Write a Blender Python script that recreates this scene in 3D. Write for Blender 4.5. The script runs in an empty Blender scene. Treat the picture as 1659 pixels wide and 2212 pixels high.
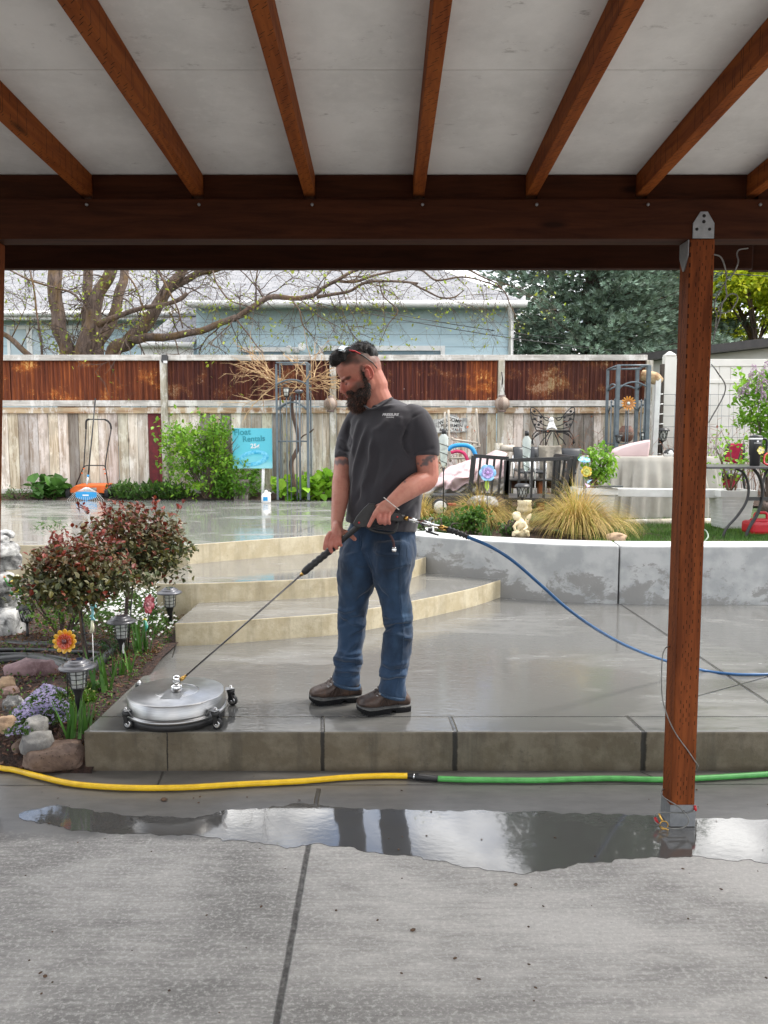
import bpy, bmesh, math, random
import numpy as np
from mathutils import Vector, Matrix, Euler, noise
R = math.radians
PI = math.pi
S = bpy.context.scene
C = S.collection
# ---------------------------------------------------------------- camera, world, sun, exposure
CAM_H = 1.395; PITCH = R(5.2); F = 1660.0; CX, CY = 829.5, 1106.0
cam_d = bpy.data.cameras.new('camera'); cam = bpy.data.objects.new('camera', cam_d); C.objects.link(cam)
cam_d.sensor_fit = 'VERTICAL'; cam_d.sensor_height = 36; cam_d.lens = F / 2212 * 36
cam_d.clip_start = 0.05; cam_d.clip_end = 3000
cam.location = (0, 0, CAM_H); cam.rotation_euler = (R(90) - PITCH, 0, 0)
S.camera = cam
SUN_EL, SUN_AZ = R(54), R(82)     # azimuth measured clockwise from +Y (north)
w = bpy.data.worlds.new('World'); S.world = w; w.use_nodes = True
nt = w.node_tree; nt.nodes.clear()
sky = nt.nodes.new('ShaderNodeTexSky'); sky.sky_type = 'NISHITA'; sky.sun_disc = False
sky.sun_elevation = SUN_EL; sky.sun_rotation = SUN_AZ; sky.air_density = 1.0; sky.dust_density = 2.0
tc = nt.nodes.new('ShaderNodeTexCoord'); mp = nt.nodes.new('ShaderNodeMapping'); mp.inputs['Scale'].default_value = (1.4, 1.4, 3.2)
ns = nt.nodes.new('ShaderNodeTexNoise'); ns.inputs['Scale'].default_value = 2.3; ns.inputs['Detail'].default_value = 6; ns.inputs['Roughness'].default_value = .58
cr = nt.nodes.new('ShaderNodeValToRGB'); cr.color_ramp.elements[0].position = .36; cr.color_ramp.elements[1].position = .52
mx = nt.nodes.new('ShaderNodeMix'); mx.data_type = 'RGBA'; n2 = nt.nodes.new('ShaderNodeTexNoise'); n2.inputs['Scale'].default_value = 5.5; n2.inputs['Detail'].default_value = 7; c2 = nt.nodes.new('ShaderNodeValToRGB'); c2.color_ramp.elements[0].position = .40; c2.color_ramp.elements[1].position = .60; c2.color_ramp.elements[0].color = (.30, .305, .32, 1); c2.color_ramp.elements[1].color = (1, .99, .97, 1)
sc = nt.nodes.new('ShaderNodeMix'); sc.data_type = 'RGBA'; sc.blend_type = 'MULTIPLY'; sc.inputs['Factor'].default_value = 1; sc.inputs['B'].default_value = (11.5, 11.5, 11.5, 1)
bg = nt.nodes.new('ShaderNodeBackground'); bg.inputs['Strength'].default_value = 0.13
wo = nt.nodes.new('ShaderNodeOutputWorld')
L = nt.links.new
L(tc.outputs['Generated'], mp.inputs['Vector']); L(mp.outputs[0], ns.inputs['Vector']); L(ns.outputs['Fac'], cr.inputs[0])
L(cr.outputs[0], mx.inputs['Factor']); L(mp.outputs[0], n2.inputs['Vector']); L(n2.outputs['Fac'], c2.inputs[0]); L(c2.outputs[0], sc.inputs['A']); L(sc.outputs['Result'], mx.inputs['B']); L(sky.outputs[0], mx.inputs['A']); L(mx.outputs['Result'], bg.inputs[0]); L(bg.outputs[0], wo.inputs[0])
sd = bpy.data.lights.new('sun', 'SUN'); sd.energy = 1.5; sd.angle = R(12); sd.color = (1, .95, .88)
sun = bpy.data.objects.new('sun', sd); C.objects.link(sun)
sdir = Vector((math.sin(SUN_AZ) * math.cos(SUN_EL), math.cos(SUN_AZ) * math.cos(SUN_EL), math.sin(SUN_EL)))
sun.rotation_euler = (-sdir).to_track_quat('-Z', 'Y').to_euler(); sun.location = (4, -4, 12)
S.view_settings.view_transform = 'Standard'; S.view_settings.look = 'None'; S.view_settings.exposure = 1.5; S.view_settings.gamma = 1
S.cycles.max_bounces = 8; S.cycles.diffuse_bounces = 4; S.cycles.transparent_max_bounces = 16
S.cycles.use_denoising = True; S.cycles.caustics_reflective = False; S.cycles.caustics_refractive = False
S.cycles.sample_clamp_indirect = 6

# ---------------------------------------------------------------- measuring helpers (photo measured at 1659 x 2212)
cp, sp = math.cos(PITCH), math.sin(PITCH)
def ray(x, y):
    u, v = (x - CX) / F, (y - CY) / F
    return Vector((u, cp - v * sp, -sp - v * cp))
def W(x, y, Y):            # point at distance Y
    d = ray(x, y); t = Y / d.y
    return Vector((d.x * t, Y, CAM_H + d.z * t))
def G(x, y, z):            # point on level z
    d = ray(x, y); t = (z - CAM_H) / d.z
    return Vector((d.x * t, d.y * t, z))
def pxm(Y): return Y / F

# ---------------------------------------------------------------- objects, tags
def tag(o, label=None, cat=None, group=None, kind=None):
    if label: o['label'] = label
    if cat: o['category'] = cat
    if group: o['group'] = group
    if kind: o['kind'] = kind
    return o
def thing(name, label, cat, loc=(0, 0, 0), group=None):
    o = bpy.data.objects.new(name, None); C.objects.link(o); o.empty_display_size = .1
    o.location = loc
    return tag(o, label, cat, group)
def wloc(o):
    v = Vector((0, 0, 0))
    while o is not None: v += Vector(o.location); o = o.parent
    return v
def copy_tree(o, parent=None, depth=0):
    c = o.copy(); C.objects.link(c)
    if parent: c.parent = parent
    for ch in list(o.children): copy_tree(ch, c)
    return c

# ---------------------------------------------------------------- mesh builder
def frame_of(d, up=Vector((0, 0, 1))):
    d = d.normalized()
    if abs(d.dot(up)) > .98: up = Vector((0, 1, 0)) if abs(d.y) < .9 else Vector((1, 0, 0))
    x = d.cross(up).normalized(); y = x.cross(d).normalized()
    return x, y, d
class MB:
    def __init__(s): s.v = []; s.f = []; s.m = []; s.col = []; s.sm = []; s.c = None; s.mi = 0; s.smooth = True
    def add(s, vs, fs, mi=None, smooth=None):
        b = len(s.v); s.v.extend([tuple(p) for p in vs])
        if s.c is not None or s.col:
            while len(s.col) < b: s.col.append((1, 1, 1))
            s.col.extend([s.c or (1, 1, 1)] * len(vs))
        for f in fs: s.f.append(tuple(i + b for i in f)); s.m.append(s.mi if mi is None else mi); s.sm.append(s.smooth if smooth is None else smooth)
        return s
    def box(s, c, size, rot=None, mi=None):
        hx, hy, hz = size[0] / 2, size[1] / 2, size[2] / 2
        vs = [Vector((x, y, z)) for z in (-hz, hz) for y in (-hy, hy) for x in (-hx, hx)]
        if rot is not None: M_ = Euler(rot).to_matrix() if not isinstance(rot, Matrix) else rot; vs = [M_ @ v for v in vs]
        c = Vector(c)
        return s.add([v + c for v in vs], [(0, 2, 3, 1), (4, 5, 7, 6), (0, 1, 5, 4), (2, 6, 7, 3), (0, 4, 6, 2), (1, 3, 7, 5)], mi, False)
    def span(s, lo, hi, mi=None):
        return s.box([(a + b) / 2 for a, b in zip(lo, hi)], [abs(b - a) for a, b in zip(lo, hi)], None, mi)
    def bar(s, a, b, w, h, up=(0, 0, 1), mi=None):   # w across, h along up
        a, b = Vector(a), Vector(b); x, y, d = frame_of(b - a, Vector(up))
        vs = [p + x * i * w / 2 + y * j * h / 2 for p in (a, b) for (i, j) in ((-1, -1), (1, -1), (1, 1), (-1, 1))]
        return s.add(vs, [(3, 2, 1, 0), (4, 5, 6, 7), (0, 1, 5, 4), (1, 2, 6, 5), (2, 3, 7, 6), (3, 0, 4, 7)], mi, False)
    def rings(s, rs, cap=True, closed=False, mi=None, smooth=None):
        n = len(rs[0]); vs = [p for r in rs for p in r]; fs = []; k = len(rs)
        for i in range(k - 1 + (1 if closed else 0)):
            a, b = i * n, ((i + 1) % k) * n
            for j in range(n): fs.append((a + j, a + (j + 1) % n, b + (j + 1) % n, b + j))
        if cap and not closed: fs.append(tuple(range(n - 1, -1, -1))); fs.append(tuple((k - 1) * n + j for j in range(n)))
        return s.add(vs, fs, mi, smooth)
    def tube(s, pts, r, n=8, closed=False, flat=1.0, mi=None, cap=True):
        pts = [Vector(p) for p in pts]; k = len(pts)
        if not hasattr(r, '__len__'): r = [r] * k
        x = None; rs = []
        for i, p in enumerate(pts):
            if closed: d = pts[(i + 1) % k] - pts[i - 1]
            else: d = pts[min(i + 1, k - 1)] - pts[max(i - 1, 0)]
            if d.length < 1e-9: d = Vector((0, 0, 1))
            d.normalize()
            if x is None: x, y, _ = frame_of(d)
            else:
                x = (x - d * x.dot(d))
                if x.length < 1e-6: x, y, _ = frame_of(d)
                x.normalize()
            y = d.cross(x)
            rs.append([p + (x * math.cos(t) + y * math.sin(t) * flat) * r[i] for t in [2 * PI * j / n for j in range(n)]])
        return s.rings(rs, cap, closed, mi)
    def lathe(s, prof, c=(0, 0, 0), n=24, axis=None, cap=True, mi=None, sx=1, sy=1, phase=0):
        c = Vector(c); rs = []
        q = Vector((0, 0, 1)).rotation_difference(Vector(axis).normalized()) if axis is not None else None
        for r, z in prof:
            ring = [Vector((max(r, 1e-4) * math.cos(t) * sx, max(r, 1e-4) * math.sin(t) * sy, z)) for t in [2 * PI * j / n + phase for j in range(n)]]
            if q: ring = [q @ p for p in ring]
            rs.append([p + c for p in ring])
        return s.rings(rs, cap, False, mi)
    def ell(s, c, r, n=16, m=10, rot=None, mi=None):
        c = Vector(c); r = r if hasattr(r, '__len__') else (r, r, r)
        M_ = Euler(rot).to_matrix() if rot is not None and not isinstance(rot, Matrix) else rot
        rs = []
        for i in range(1, m):
            a = PI * i / m; ring = [Vector((r[0] * math.sin(a) * math.cos(t), r[1] * math.sin(a) * math.sin(t), -r[2] * math.cos(a))) for t in [2 * PI * j / n for j in range(n)]]
            rs.append(ring)
        vs = [p for q in rs for p in q] + [Vector((0, 0, -r[2])), Vector((0, 0, r[2]))]
        if M_ is not None: vs = [M_ @ p for p in vs]
        fs = []
        for i in range(m - 2):
            for j in range(n): fs.append((i * n + j, i * n + (j + 1) % n, (i + 1) * n + (j + 1) % n, (i + 1) * n + j))
        b = n * (m - 1)
        for j in range(n): fs.append((b, (j + 1) % n, j)); fs.append((b + 1, (m - 2) * n + j, (m - 2) * n + (j + 1) % n))
        return s.add([p + c for p in vs], fs, mi)
    def prism(s, outline, z0, z1, top=0, side=0, ccw=True):
        n = len(outline); vs = [(p[0], p[1], z0) for p in outline] + [(p[0], p[1], z1) for p in outline]
        a = sum(outline[i][0] * outline[(i + 1) % n][1] - outline[(i + 1) % n][0] * outline[i][1] for i in range(n))
        if a < 0: outline = outline[::-1]; vs = [(p[0], p[1], z0) for p in outline] + [(p[0], p[1], z1) for p in outline]
        s.add(vs, [tuple(n + i for i in range(n))], top, False); b = len(s.v) - 2 * n
        for i in range(n): s.f.append((b + i, b + (i + 1) % n, b + n + (i + 1) % n, b + n + i)); s.m.append(side); s.sm.append(False)
        return s
    def grid(s, fn, nu, nv, mi=None, smooth=None, closed_u=False):
        vs = [fn(i / (nu if closed_u else nu - 1), j / (nv - 1)) for j in range(nv) for i in range(nu)]; fs = []
        for j in range(nv - 1):
            for i in range(nu if closed_u else nu - 1): fs.append((j * nu + i, j * nu + (i + 1) % nu, (j + 1) * nu + (i + 1) % nu, (j + 1) * nu + i))
        return s.add(vs, fs, mi, smooth)
    def build(s, name, mats, parent=None, bevel=0, local=False, label=None, solid=0, subsurf=0, remesh=0, sm_iter=0):
        if not isinstance(mats, (list, tuple)): mats = [mats]
        v = np.array(s.v, dtype=np.float64).reshape(-1, 3)
        if local: off = Vector((0, 0, 0))
        elif parent is not None: off = wloc(parent)
        else: off = Vector(((v[:, 0].min() + v[:, 0].max()) / 2, (v[:, 1].min() + v[:, 1].max()) / 2, v[:, 2].min()))
        v = v - np.array(off)
        me = bpy.data.meshes.new(name); me.from_pydata(v.tolist(), [], s.f)
        for m_ in mats: me.materials.append(m_)
        me.polygons.foreach_set('material_index', s.m); me.polygons.foreach_set('use_smooth', s.sm)
        if s.col:
            while len(s.col) < len(s.v): s.col.append((1, 1, 1))
            ca = me.color_attributes.new('tint', 'FLOAT_COLOR', 'POINT')
            ca.data.foreach_set('color', np.c_[np.array(s.col, dtype=np.float32), np.ones(len(s.col), dtype=np.float32)].ravel())
        me.update()
        o = bpy.data.objects.new(name, me); C.objects.link(o)
        if parent is not None:
            o.parent = parent
        if parent is None and not local: o.location = off
        if solid:
            m_ = o.modifiers.new('solid', 'SOLIDIFY'); m_.thickness = solid; m_.offset = 0
        if remesh:
            m_ = o.modifiers.new('re', 'REMESH'); m_.mode = 'VOXEL'; m_.voxel_size = remesh; m_.use_smooth_shade = True
        if sm_iter:
            m_ = o.modifiers.new('sm', 'SMOOTH'); m_.iterations = sm_iter; m_.factor = .5
        if bevel:
            m_ = o.modifiers.new('bev', 'BEVEL'); m_.width = bevel; m_.segments = 2; m_.limit_method = 'ANGLE'; m_.angle_limit = R(40)
        if subsurf:
            m_ = o.modifiers.new('sub', 'SUBSURF'); m_.levels = subsurf; m_.render_levels = subsurf
        if label: o['label'] = label
        return o
def bake(o):               # apply the modifiers of one object
    dg = bpy.context.evaluated_depsgraph_get(); dg.update()
    me = bpy.data.meshes.new_from_object(o.evaluated_get(dg)); me.name = o.data.name
    o.modifiers.clear(); o.data = me
    return o
def catmull(pts, n=8):
    pts = [Vector(p) for p in pts]
    if len(pts) < 3: return pts
    P = [pts[0] * 2 - pts[1]] + pts + [pts[-1] * 2 - pts[-2]]; out = []
    for i in range(1, len(P) - 2):
        a, b, c, d = P[i - 1], P[i], P[i + 1], P[i + 2]
        for k in range(n):
            t = k / n
            out.append(.5 * ((2 * b) + (c - a) * t + (2 * a - 5 * b + 4 * c - d) * t * t + (3 * b - a - 3 * c + d) * t ** 3))
    out.append(pts[-1]); return out
def interp(vals, k):
    xs = np.linspace(0, len(vals) - 1, k); return list(np.interp(xs, range(len(vals)), vals))
def rnd(a, b): return random.uniform(a, b)
def text_mesh(name, body, size, mat, parent, mtx, extrude=.0008, align='CENTER', bold=0.0):
    cu = bpy.data.curves.new(name, 'FONT'); cu.body = body; cu.size = size; cu.extrude = extrude; cu.align_x = align; cu.align_y = 'CENTER'; cu.offset = bold
    t = bpy.data.objects.new(name, cu); C.objects.link(t)
    dg = bpy.context.evaluated_depsgraph_get(); me = bpy.data.meshes.new_from_object(t.evaluated_get(dg)); me.name = name
    C.objects.unlink(t); bpy.data.objects.remove(t)
    me.transform(mtx); me.materials.clear(); me.materials.append(mat)
    if parent is not None:
        me.transform(Matrix.Translation(-wloc(parent)))
    o = bpy.data.objects.new(name, me); C.objects.link(o); o.parent = parent
    return o

# ---------------------------------------------------------------- materials
class N:
    def __init__(s, name):
        s.m = bpy.data.materials.new(name); s.m.use_nodes = True; s.t = s.m.node_tree; s.t.nodes.clear()
        s.out = s.t.nodes.new('ShaderNodeOutputMaterial'); s.p = s.t.nodes.new('ShaderNodeBsdfPrincipled'); s.t.links.new(s.p.outputs[0], s.out.inputs[0])
        s._c = None
    def link(s, a, b): s.t.links.new(a, b)
    def set(s, inp, v):
        if isinstance(v, bpy.types.NodeSocket): s.link(v, inp)
        elif isinstance(v, (tuple, list)) and inp.type == 'RGBA': inp.default_value = (*v[:3], 1)
        else: inp.default_value = v
    def node(s, typ, ins=None, **kw):
        n = s.t.nodes.new('ShaderNode' + typ)
        for k, v in kw.items(): setattr(n, k, v)
        for k, v in (ins or {}).items(): s.set(n.inputs[k], v)
        return n
    def coord(s, kind='Object', scale=(1, 1, 1), rot=(0, 0, 0), rand=False):
        if kind == 'World': v = s.node('NewGeometry').outputs['Position']
        else: v = s.node('TexCoord').outputs[kind]
        if rand:
            r = s.node('ObjectInfo').outputs['Random']; a = s.node('VectorMath', {0: v}, operation='ADD'); mm = s.node('Math', {0: r, 1: 37.0}, operation='MULTIPLY'); s.link(mm.outputs[0], a.inputs[1]); v = a.outputs[0]
        return s.node('Mapping', {'Vector': v, 'Scale': scale, 'Rotation': rot}).outputs[0]
    def noise(s, vec, scale=5, detail=4, rough=.55, dist=0): return s.node('TexNoise', {'Vector': vec, 'Scale': scale, 'Detail': detail, 'Roughness': rough, 'Distortion': dist}).outputs['Fac']
    def ramp(s, fac, *stops, interp='LINEAR'):
        n = s.node('ValToRGB', {0: fac}); e = n.color_ramp.elements; n.color_ramp.interpolation = interp
        while len(e) < len(stops): e.new(.5)
        for el, (p, c) in zip(e, stops): el.position = p; el.color = (*c, 1) if hasattr(c, '__len__') else (c, c, c, 1)
        return n.outputs[0]
    def mix(s, a, b, f, blend='MIX'):
        n = s.node('Mix', data_type='RGBA', blend_type=blend); s.set(n.inputs['Factor'], f); s.set(n.inputs['A'], a); s.set(n.inputs['B'], b); return n.outputs['Result']
    def math(s, op, a, b=0.0, c=0.0, clamp=False): return s.node('Math', {0: a, 1: b, 2: c}, operation=op, use_clamp=clamp).outputs[0]
    def bump(s, h, strength=.3, dist=.01, normal=None):
        n = s.node('Bump', {'Height': h, 'Strength': strength, 'Distance': dist})
        if normal is not None: s.link(normal, n.inputs['Normal'])
        return n.outputs[0]
    def sep(s, v):
        n = s.node('SeparateXYZ', {0: v}); return n.outputs[0], n.outputs[1], n.outputs[2]
    def attr(s, name='tint'): return s.node('Attribute', attribute_name=name).outputs['Color']
    def P(s, **k):
        nm = {'color': 'Base Color', 'rough': 'Roughness', 'metal': 'Metallic', 'normal': 'Normal', 'spec': 'Specular IOR Level', 'sheen': 'Sheen Weight', 'coat': 'Coat Weight', 'trans': 'Transmission Weight', 'alpha': 'Alpha', 'ior': 'IOR', 'emit': 'Emission Color', 'emits': 'Emission Strength', 'sss': 'Subsurface Weight', 'cr': 'Coat Roughness'}
        for a, v in k.items(): s.set(s.p.inputs[nm[a]], v)
        return s
_mc = {}
def std(name, c1, c2=None, scale=6, rough=.6, bump=0.0, bscale=None, metal=0, stretch=(1, 1, 1), spec=.5, contrast=.25, tint=False, transl=0, detail=5, rvar=0, bdist=.01, kind='Object', coat=0, sheen=0, rand=True):
    if name in _mc: return _mc[name]
    n = N(name); v = n.coord(kind, stretch, rand=rand and kind == 'Object'); c2 = c2 or tuple(x * .75 for x in c1)
    nz = n.noise(v, scale, detail); col = n.ramp(nz, (.5 - contrast / 2, c2), (.5 + contrast / 2, c1))
    if tint: col = n.mix(col, n.attr(), 1.0, 'MULTIPLY')
    n.P(color=col, rough=rough, metal=metal, spec=spec, coat=coat, sheen=sheen)
    if rvar: n.P(rough=n.math('MULTIPLY_ADD', nz, rvar, rough - rvar / 2))
    if bump: n.P(normal=n.bump(n.noise(v, bscale or scale * 4, 4), bump, bdist))
    if transl:
        tr = n.node('BsdfTranslucent', {'Color': col}); ms = n.node('MixShader', {0: transl}); n.link(n.p.outputs[0], ms.inputs[1]); n.link(tr.outputs[0], ms.inputs[2]); n.link(ms.outputs[0], n.out.inputs[0])
    _mc[name] = n.m; return n.m
def plain(name, c, rough=.5, metal=0, **k): return std(name, c, tuple(x * .88 for x in c), 9, rough, metal=metal, **k)
def glassm(name, c=(.9, .95, .95), rough=.05):
    if name in _mc: return _mc[name]
    n = N(name); n.P(color=c, rough=rough, ior=1.45)
    tr = n.node('BsdfTransparent', {'Color': c}); ms = n.node('MixShader', {0: .62}); n.link(n.p.outputs[0], ms.inputs[1]); n.link(tr.outputs[0], ms.inputs[2]); n.link(ms.outputs[0], n.out.inputs[0])
    _mc[name] = n.m; return n.m
random.seed(4)
ZS, Z1, Z2, Z3 = .173, .314, .450, .602       # slab, treads, upper slab
YC = 3.161                                     # curb face
# ================================================================ concrete materials
def line_mask(n, x, y, a, b, w):               # groove through a and b, half width w (metres)
    (ax, ay), (bx, by) = a, b; L_ = math.hypot(bx - ax, by - ay); nx, ny = -(by - ay) / L_, (bx - ax) / L_
    d = n.math('ABSOLUTE', n.math('SUBTRACT', n.math('ADD', n.math('MULTIPLY', x, nx), n.math('MULTIPLY', y, ny)), ax * nx + ay * ny))
    m = n.math('SUBTRACT', 1.0, n.math('DIVIDE', d, w), clamp=True)
    # limited to the span a..b
    tx, ty = (bx - ax) / L_, (by - ay) / L_
    t = n.math('SUBTRACT', n.math('ADD', n.math('MULTIPLY', x, tx), n.math('MULTIPLY', y, ty)), ax * tx + ay * ty)
    g = n.math('MULTIPLY', n.math('GREATER_THAN', t, -w), n.math('LESS_THAN', t, L_ + w))
    return n.math('MULTIPLY', m, g)
def maxm(n, ms):
    o = ms[0]
    for m in ms[1:]: o = n.math('MAXIMUM', o, m)
    return o
def concrete(name, dry, wet, lines=(), ripple=.20, pool=.5, yline=None):
    n = N(name); v = n.coord('World'); x, y, z = n.sep(v)
    big = n.noise(v, 1.3, 5, .6); fine = n.noise(v, 45, 5, .7); mid = n.noise(n.coord('World', (1, 3.2, 1)), 7, 5, .65)
    speck = n.ramp(n.noise(v, 150, 3, .6), (.30, 0.62), (.42, 1.0)); pits = n.ramp(n.node('TexVoronoi', {'Vector': v, 'Scale': 26.0}).outputs['Distance'], (.04, .45), (.10, 1.0))
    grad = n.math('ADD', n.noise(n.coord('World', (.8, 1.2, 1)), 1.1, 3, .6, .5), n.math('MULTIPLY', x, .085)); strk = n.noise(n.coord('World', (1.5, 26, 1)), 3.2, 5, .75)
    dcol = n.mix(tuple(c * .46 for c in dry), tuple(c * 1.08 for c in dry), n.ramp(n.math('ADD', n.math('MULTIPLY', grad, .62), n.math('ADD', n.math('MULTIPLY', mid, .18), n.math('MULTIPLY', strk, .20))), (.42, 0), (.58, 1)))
    dcol = n.mix(dcol, (.66, .635, .59), n.math('MULTIPLY', n.ramp(n.noise(n.coord('World', (1, 1.25, 1)), 66, 6, .8), (.50, 0), (.60, 1)), .46))
    dcol = n.mix(dcol, tuple(c * .5 for c in dry), n.math('MULTIPLY', n.ramp(n.noise(v, 5, 8, .8, .8), (.60, 0), (.70, 1)), .30))
    dcol = n.mix(dcol, tuple(c * .6 for c in dry), n.math('MULTIPLY', n.ramp(fine, (.56, 0), (.70, 1)), .35))
    dcol = n.mix(dcol, speck, .5, 'MULTIPLY')
    wcol = n.mix(tuple(c * .78 for c in wet), wet, n.ramp(mid, (.38, 0), (.62, 1)))
    wcol = n.mix(wcol, pits, .25, 'MULTIPLY')
    wob = n.math('MULTIPLY', n.math('SUBTRACT', n.noise(v, 16, 5, .7), .5), .007)
    ml = maxm(n, [line_mask(n, n.math('ADD', x, wob), n.math('ADD', y, wob), *l) for l in lines]) if lines else None
    if yline is not None:      # damp beyond a ragged line, dry towards the house
        e = n.math('ADD', y, n.math('MULTIPLY', n.math('SUBTRACT', n.noise(v, 5, 6, .7), .5), .20))
        e = n.math('ADD', e, n.math('MULTIPLY', x, -.01))
        wm = n.ramp(n.math('SUBTRACT', e, yline - .5), (.47, 0), (.53, 1))
        col = n.mix(dcol, wcol, wm); rg = n.math('MULTIPLY_ADD', wm, -.47, .82)
        bs = n.math('MULTIPLY_ADD', wm, -.25, .5)
        pl = None
    else:
        pm = n.ramp(n.noise(n.coord('World', (.8, 1.5, 1)), 1.2, 6, .55, .6), (pool - .02, 0), (pool + .02, 1))
        fl = n.ramp(n.noise(n.coord('World', (.7, 3.5, 1)), 3.0, 4, .6), (.35, .0), (.7, 1))
        col = n.mix(n.mix(wcol, tuple(c * 1.35 for c in wet), n.math('MULTIPLY', fl, .5)), tuple(c * .85 for c in wet), pm)
        rg = n.math('MULTIPLY_ADD', pm, -.145, n.math('MULTIPLY_ADD', fl, .20, .12)); rg = n.math('MAXIMUM', rg, .03)
        bs = n.math('MULTIPLY_ADD', pm, -.16, .18)
    h = n.math('ADD', n.math('MULTIPLY', fine, .6), n.math('MULTIPLY', mid, .4))
    nb = n.node('Bump', {'Height': h, 'Strength': bs, 'Distance': .004})
    nrm = nb.outputs[0]
    if yline is None:
        rip = n.noise(n.coord('World', (1.0, 3.4, 1)), 16, 3, .55, .6)
        nrm = n.bump(rip, ripple, .004, nrm)
    if ml is not None:
        col = n.mix(col, tuple(min(.6, c * 1.5) for c in dry), n.math('MULTIPLY', n.ramp(ml, (.0, 0), (.06, 1), (.16, 0)), .5))
        col = n.mix(col, (.040, .037, .033), n.math('MULTIPLY', n.ramp(ml, (.15, 0), (.5, 1)), n.math('MULTIPLY_ADD', n.ramp(fine, (.4, 0), (.6, 1)), .3, .65)))
        nrm = n.bump(n.ramp(ml, (0, 1), (.5, 0)), .9, .012, nrm)
    n.P(color=col, rough=rg, normal=nrm, spec=.5 if yline is not None else .62)
    return n.m
def g2(x, y, z): p = G(x, y, z); return (p.x, p.y)
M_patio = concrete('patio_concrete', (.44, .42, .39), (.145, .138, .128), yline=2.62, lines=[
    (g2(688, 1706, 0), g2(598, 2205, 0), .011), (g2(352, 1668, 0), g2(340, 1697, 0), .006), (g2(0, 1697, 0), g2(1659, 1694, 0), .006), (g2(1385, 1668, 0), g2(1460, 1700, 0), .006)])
M_slab = concrete('wet_slab_concrete', None or (.3, .3, .3), (.152, .150, .142), ripple=.20, pool=.44, lines=[
    (g2(-500, 1548, ZS), g2(2400, 1548, ZS), .007), (g2(697, 1548, ZS), g2(697, 1582, ZS), .010), (g2(972, 1548, ZS), g2(985, 1582, ZS), .012), (g2(1355, 1548, ZS), g2(1392, 1582, ZS), .012),
    (g2(1336, 1303, ZS), g2(1700, 1545, ZS), .013), (g2(1500, 1505, ZS), g2(1900, 1395, ZS), .008), (g2(378, 1397, ZS), g2(372, 1420, ZS), .004)])
M_tread = concrete('wet_tread_concrete', (.3, .3, .3), (.19, .185, .17), ripple=.06, pool=.47)
M_upper = concrete('wet_upper_concrete', (.3, .3, .3), (.25, .25, .235), ripple=.05, pool=.46, lines=[
    (g2(0, 1113, Z3), g2(900, 1117, Z3), .010), (g2(20, 1150, Z3), g2(640, 1083, Z3), .010), (g2(820, 1083, Z3), g2(640, 1150, Z3), .008)])
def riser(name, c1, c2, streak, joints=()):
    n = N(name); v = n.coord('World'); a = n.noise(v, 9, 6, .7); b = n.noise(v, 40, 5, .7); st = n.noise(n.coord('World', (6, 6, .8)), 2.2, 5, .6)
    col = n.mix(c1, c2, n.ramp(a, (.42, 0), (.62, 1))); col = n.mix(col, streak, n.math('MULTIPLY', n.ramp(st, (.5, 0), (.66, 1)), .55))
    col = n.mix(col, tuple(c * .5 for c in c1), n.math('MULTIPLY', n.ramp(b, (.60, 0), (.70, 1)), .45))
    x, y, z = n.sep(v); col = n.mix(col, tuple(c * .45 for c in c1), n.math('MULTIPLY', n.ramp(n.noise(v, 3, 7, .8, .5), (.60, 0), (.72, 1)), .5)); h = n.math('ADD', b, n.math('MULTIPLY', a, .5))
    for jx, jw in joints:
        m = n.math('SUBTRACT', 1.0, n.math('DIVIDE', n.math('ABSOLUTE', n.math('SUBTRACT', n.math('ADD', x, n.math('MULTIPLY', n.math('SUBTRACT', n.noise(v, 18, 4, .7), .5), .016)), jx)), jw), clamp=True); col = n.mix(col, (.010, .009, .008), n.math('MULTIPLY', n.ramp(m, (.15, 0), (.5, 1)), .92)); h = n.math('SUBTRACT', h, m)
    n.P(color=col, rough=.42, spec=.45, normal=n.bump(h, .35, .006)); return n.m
M_riser = riser('tan_riser_concrete', (.46, .39, .255), (.58, .515, .37), (.30, .25, .165))
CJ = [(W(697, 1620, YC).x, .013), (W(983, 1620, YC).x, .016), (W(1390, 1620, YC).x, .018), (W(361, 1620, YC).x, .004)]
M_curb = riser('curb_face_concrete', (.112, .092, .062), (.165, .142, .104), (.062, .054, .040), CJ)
def retain():
    n = N('retaining_wall_concrete'); v = n.coord('World'); x, y, z = n.sep(v)
    a = n.noise(n.coord('World', (1.6, 1.6, 2.4)), 2.8, 9, .74, .3); b = n.noise(v, 60, 4, .7)
    hgt = n.math('MULTIPLY', n.math('SUBTRACT', z, ZS), 1.5)
    xl = n.math('MULTIPLY', n.math('SUBTRACT', 1.3, x, clamp=True), .12)
    e = n.math('ADD', n.math('SUBTRACT', a, n.math('MULTIPLY', hgt, .42)), xl)
    m = n.ramp(e, (.40, 0), (.45, 1))
    col = n.mix((.29, .30, .30), (.40, .405, .40), n.ramp(n.noise(v, 5, 4), (.4, 0), (.6, 1))); col = n.mix(col, (.19, .185, .175), n.math('MULTIPLY', m, .82))
    n.P(color=col, rough=n.math('MULTIPLY_ADD', m, -.3, .8), normal=n.bump(b, .3, .004)); return n.m
M_retain = retain()
M_topc = std('wall_top_concrete', (.56, .56, .54), (.44, .44, .43), 12, .7, .25, contrast=.3, kind='World')
M_soil = std('garden_soil', (.075, .042, .026), (.028, .017, .012), 28, .95, .9, 70, bdist=.03, kind='World', contrast=.2)
M_bark = std('bark_mulch', (.075, .038, .026), (.022, .012, .009), 35, .9, 1, 90, bdist=.03, kind='World')

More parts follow.
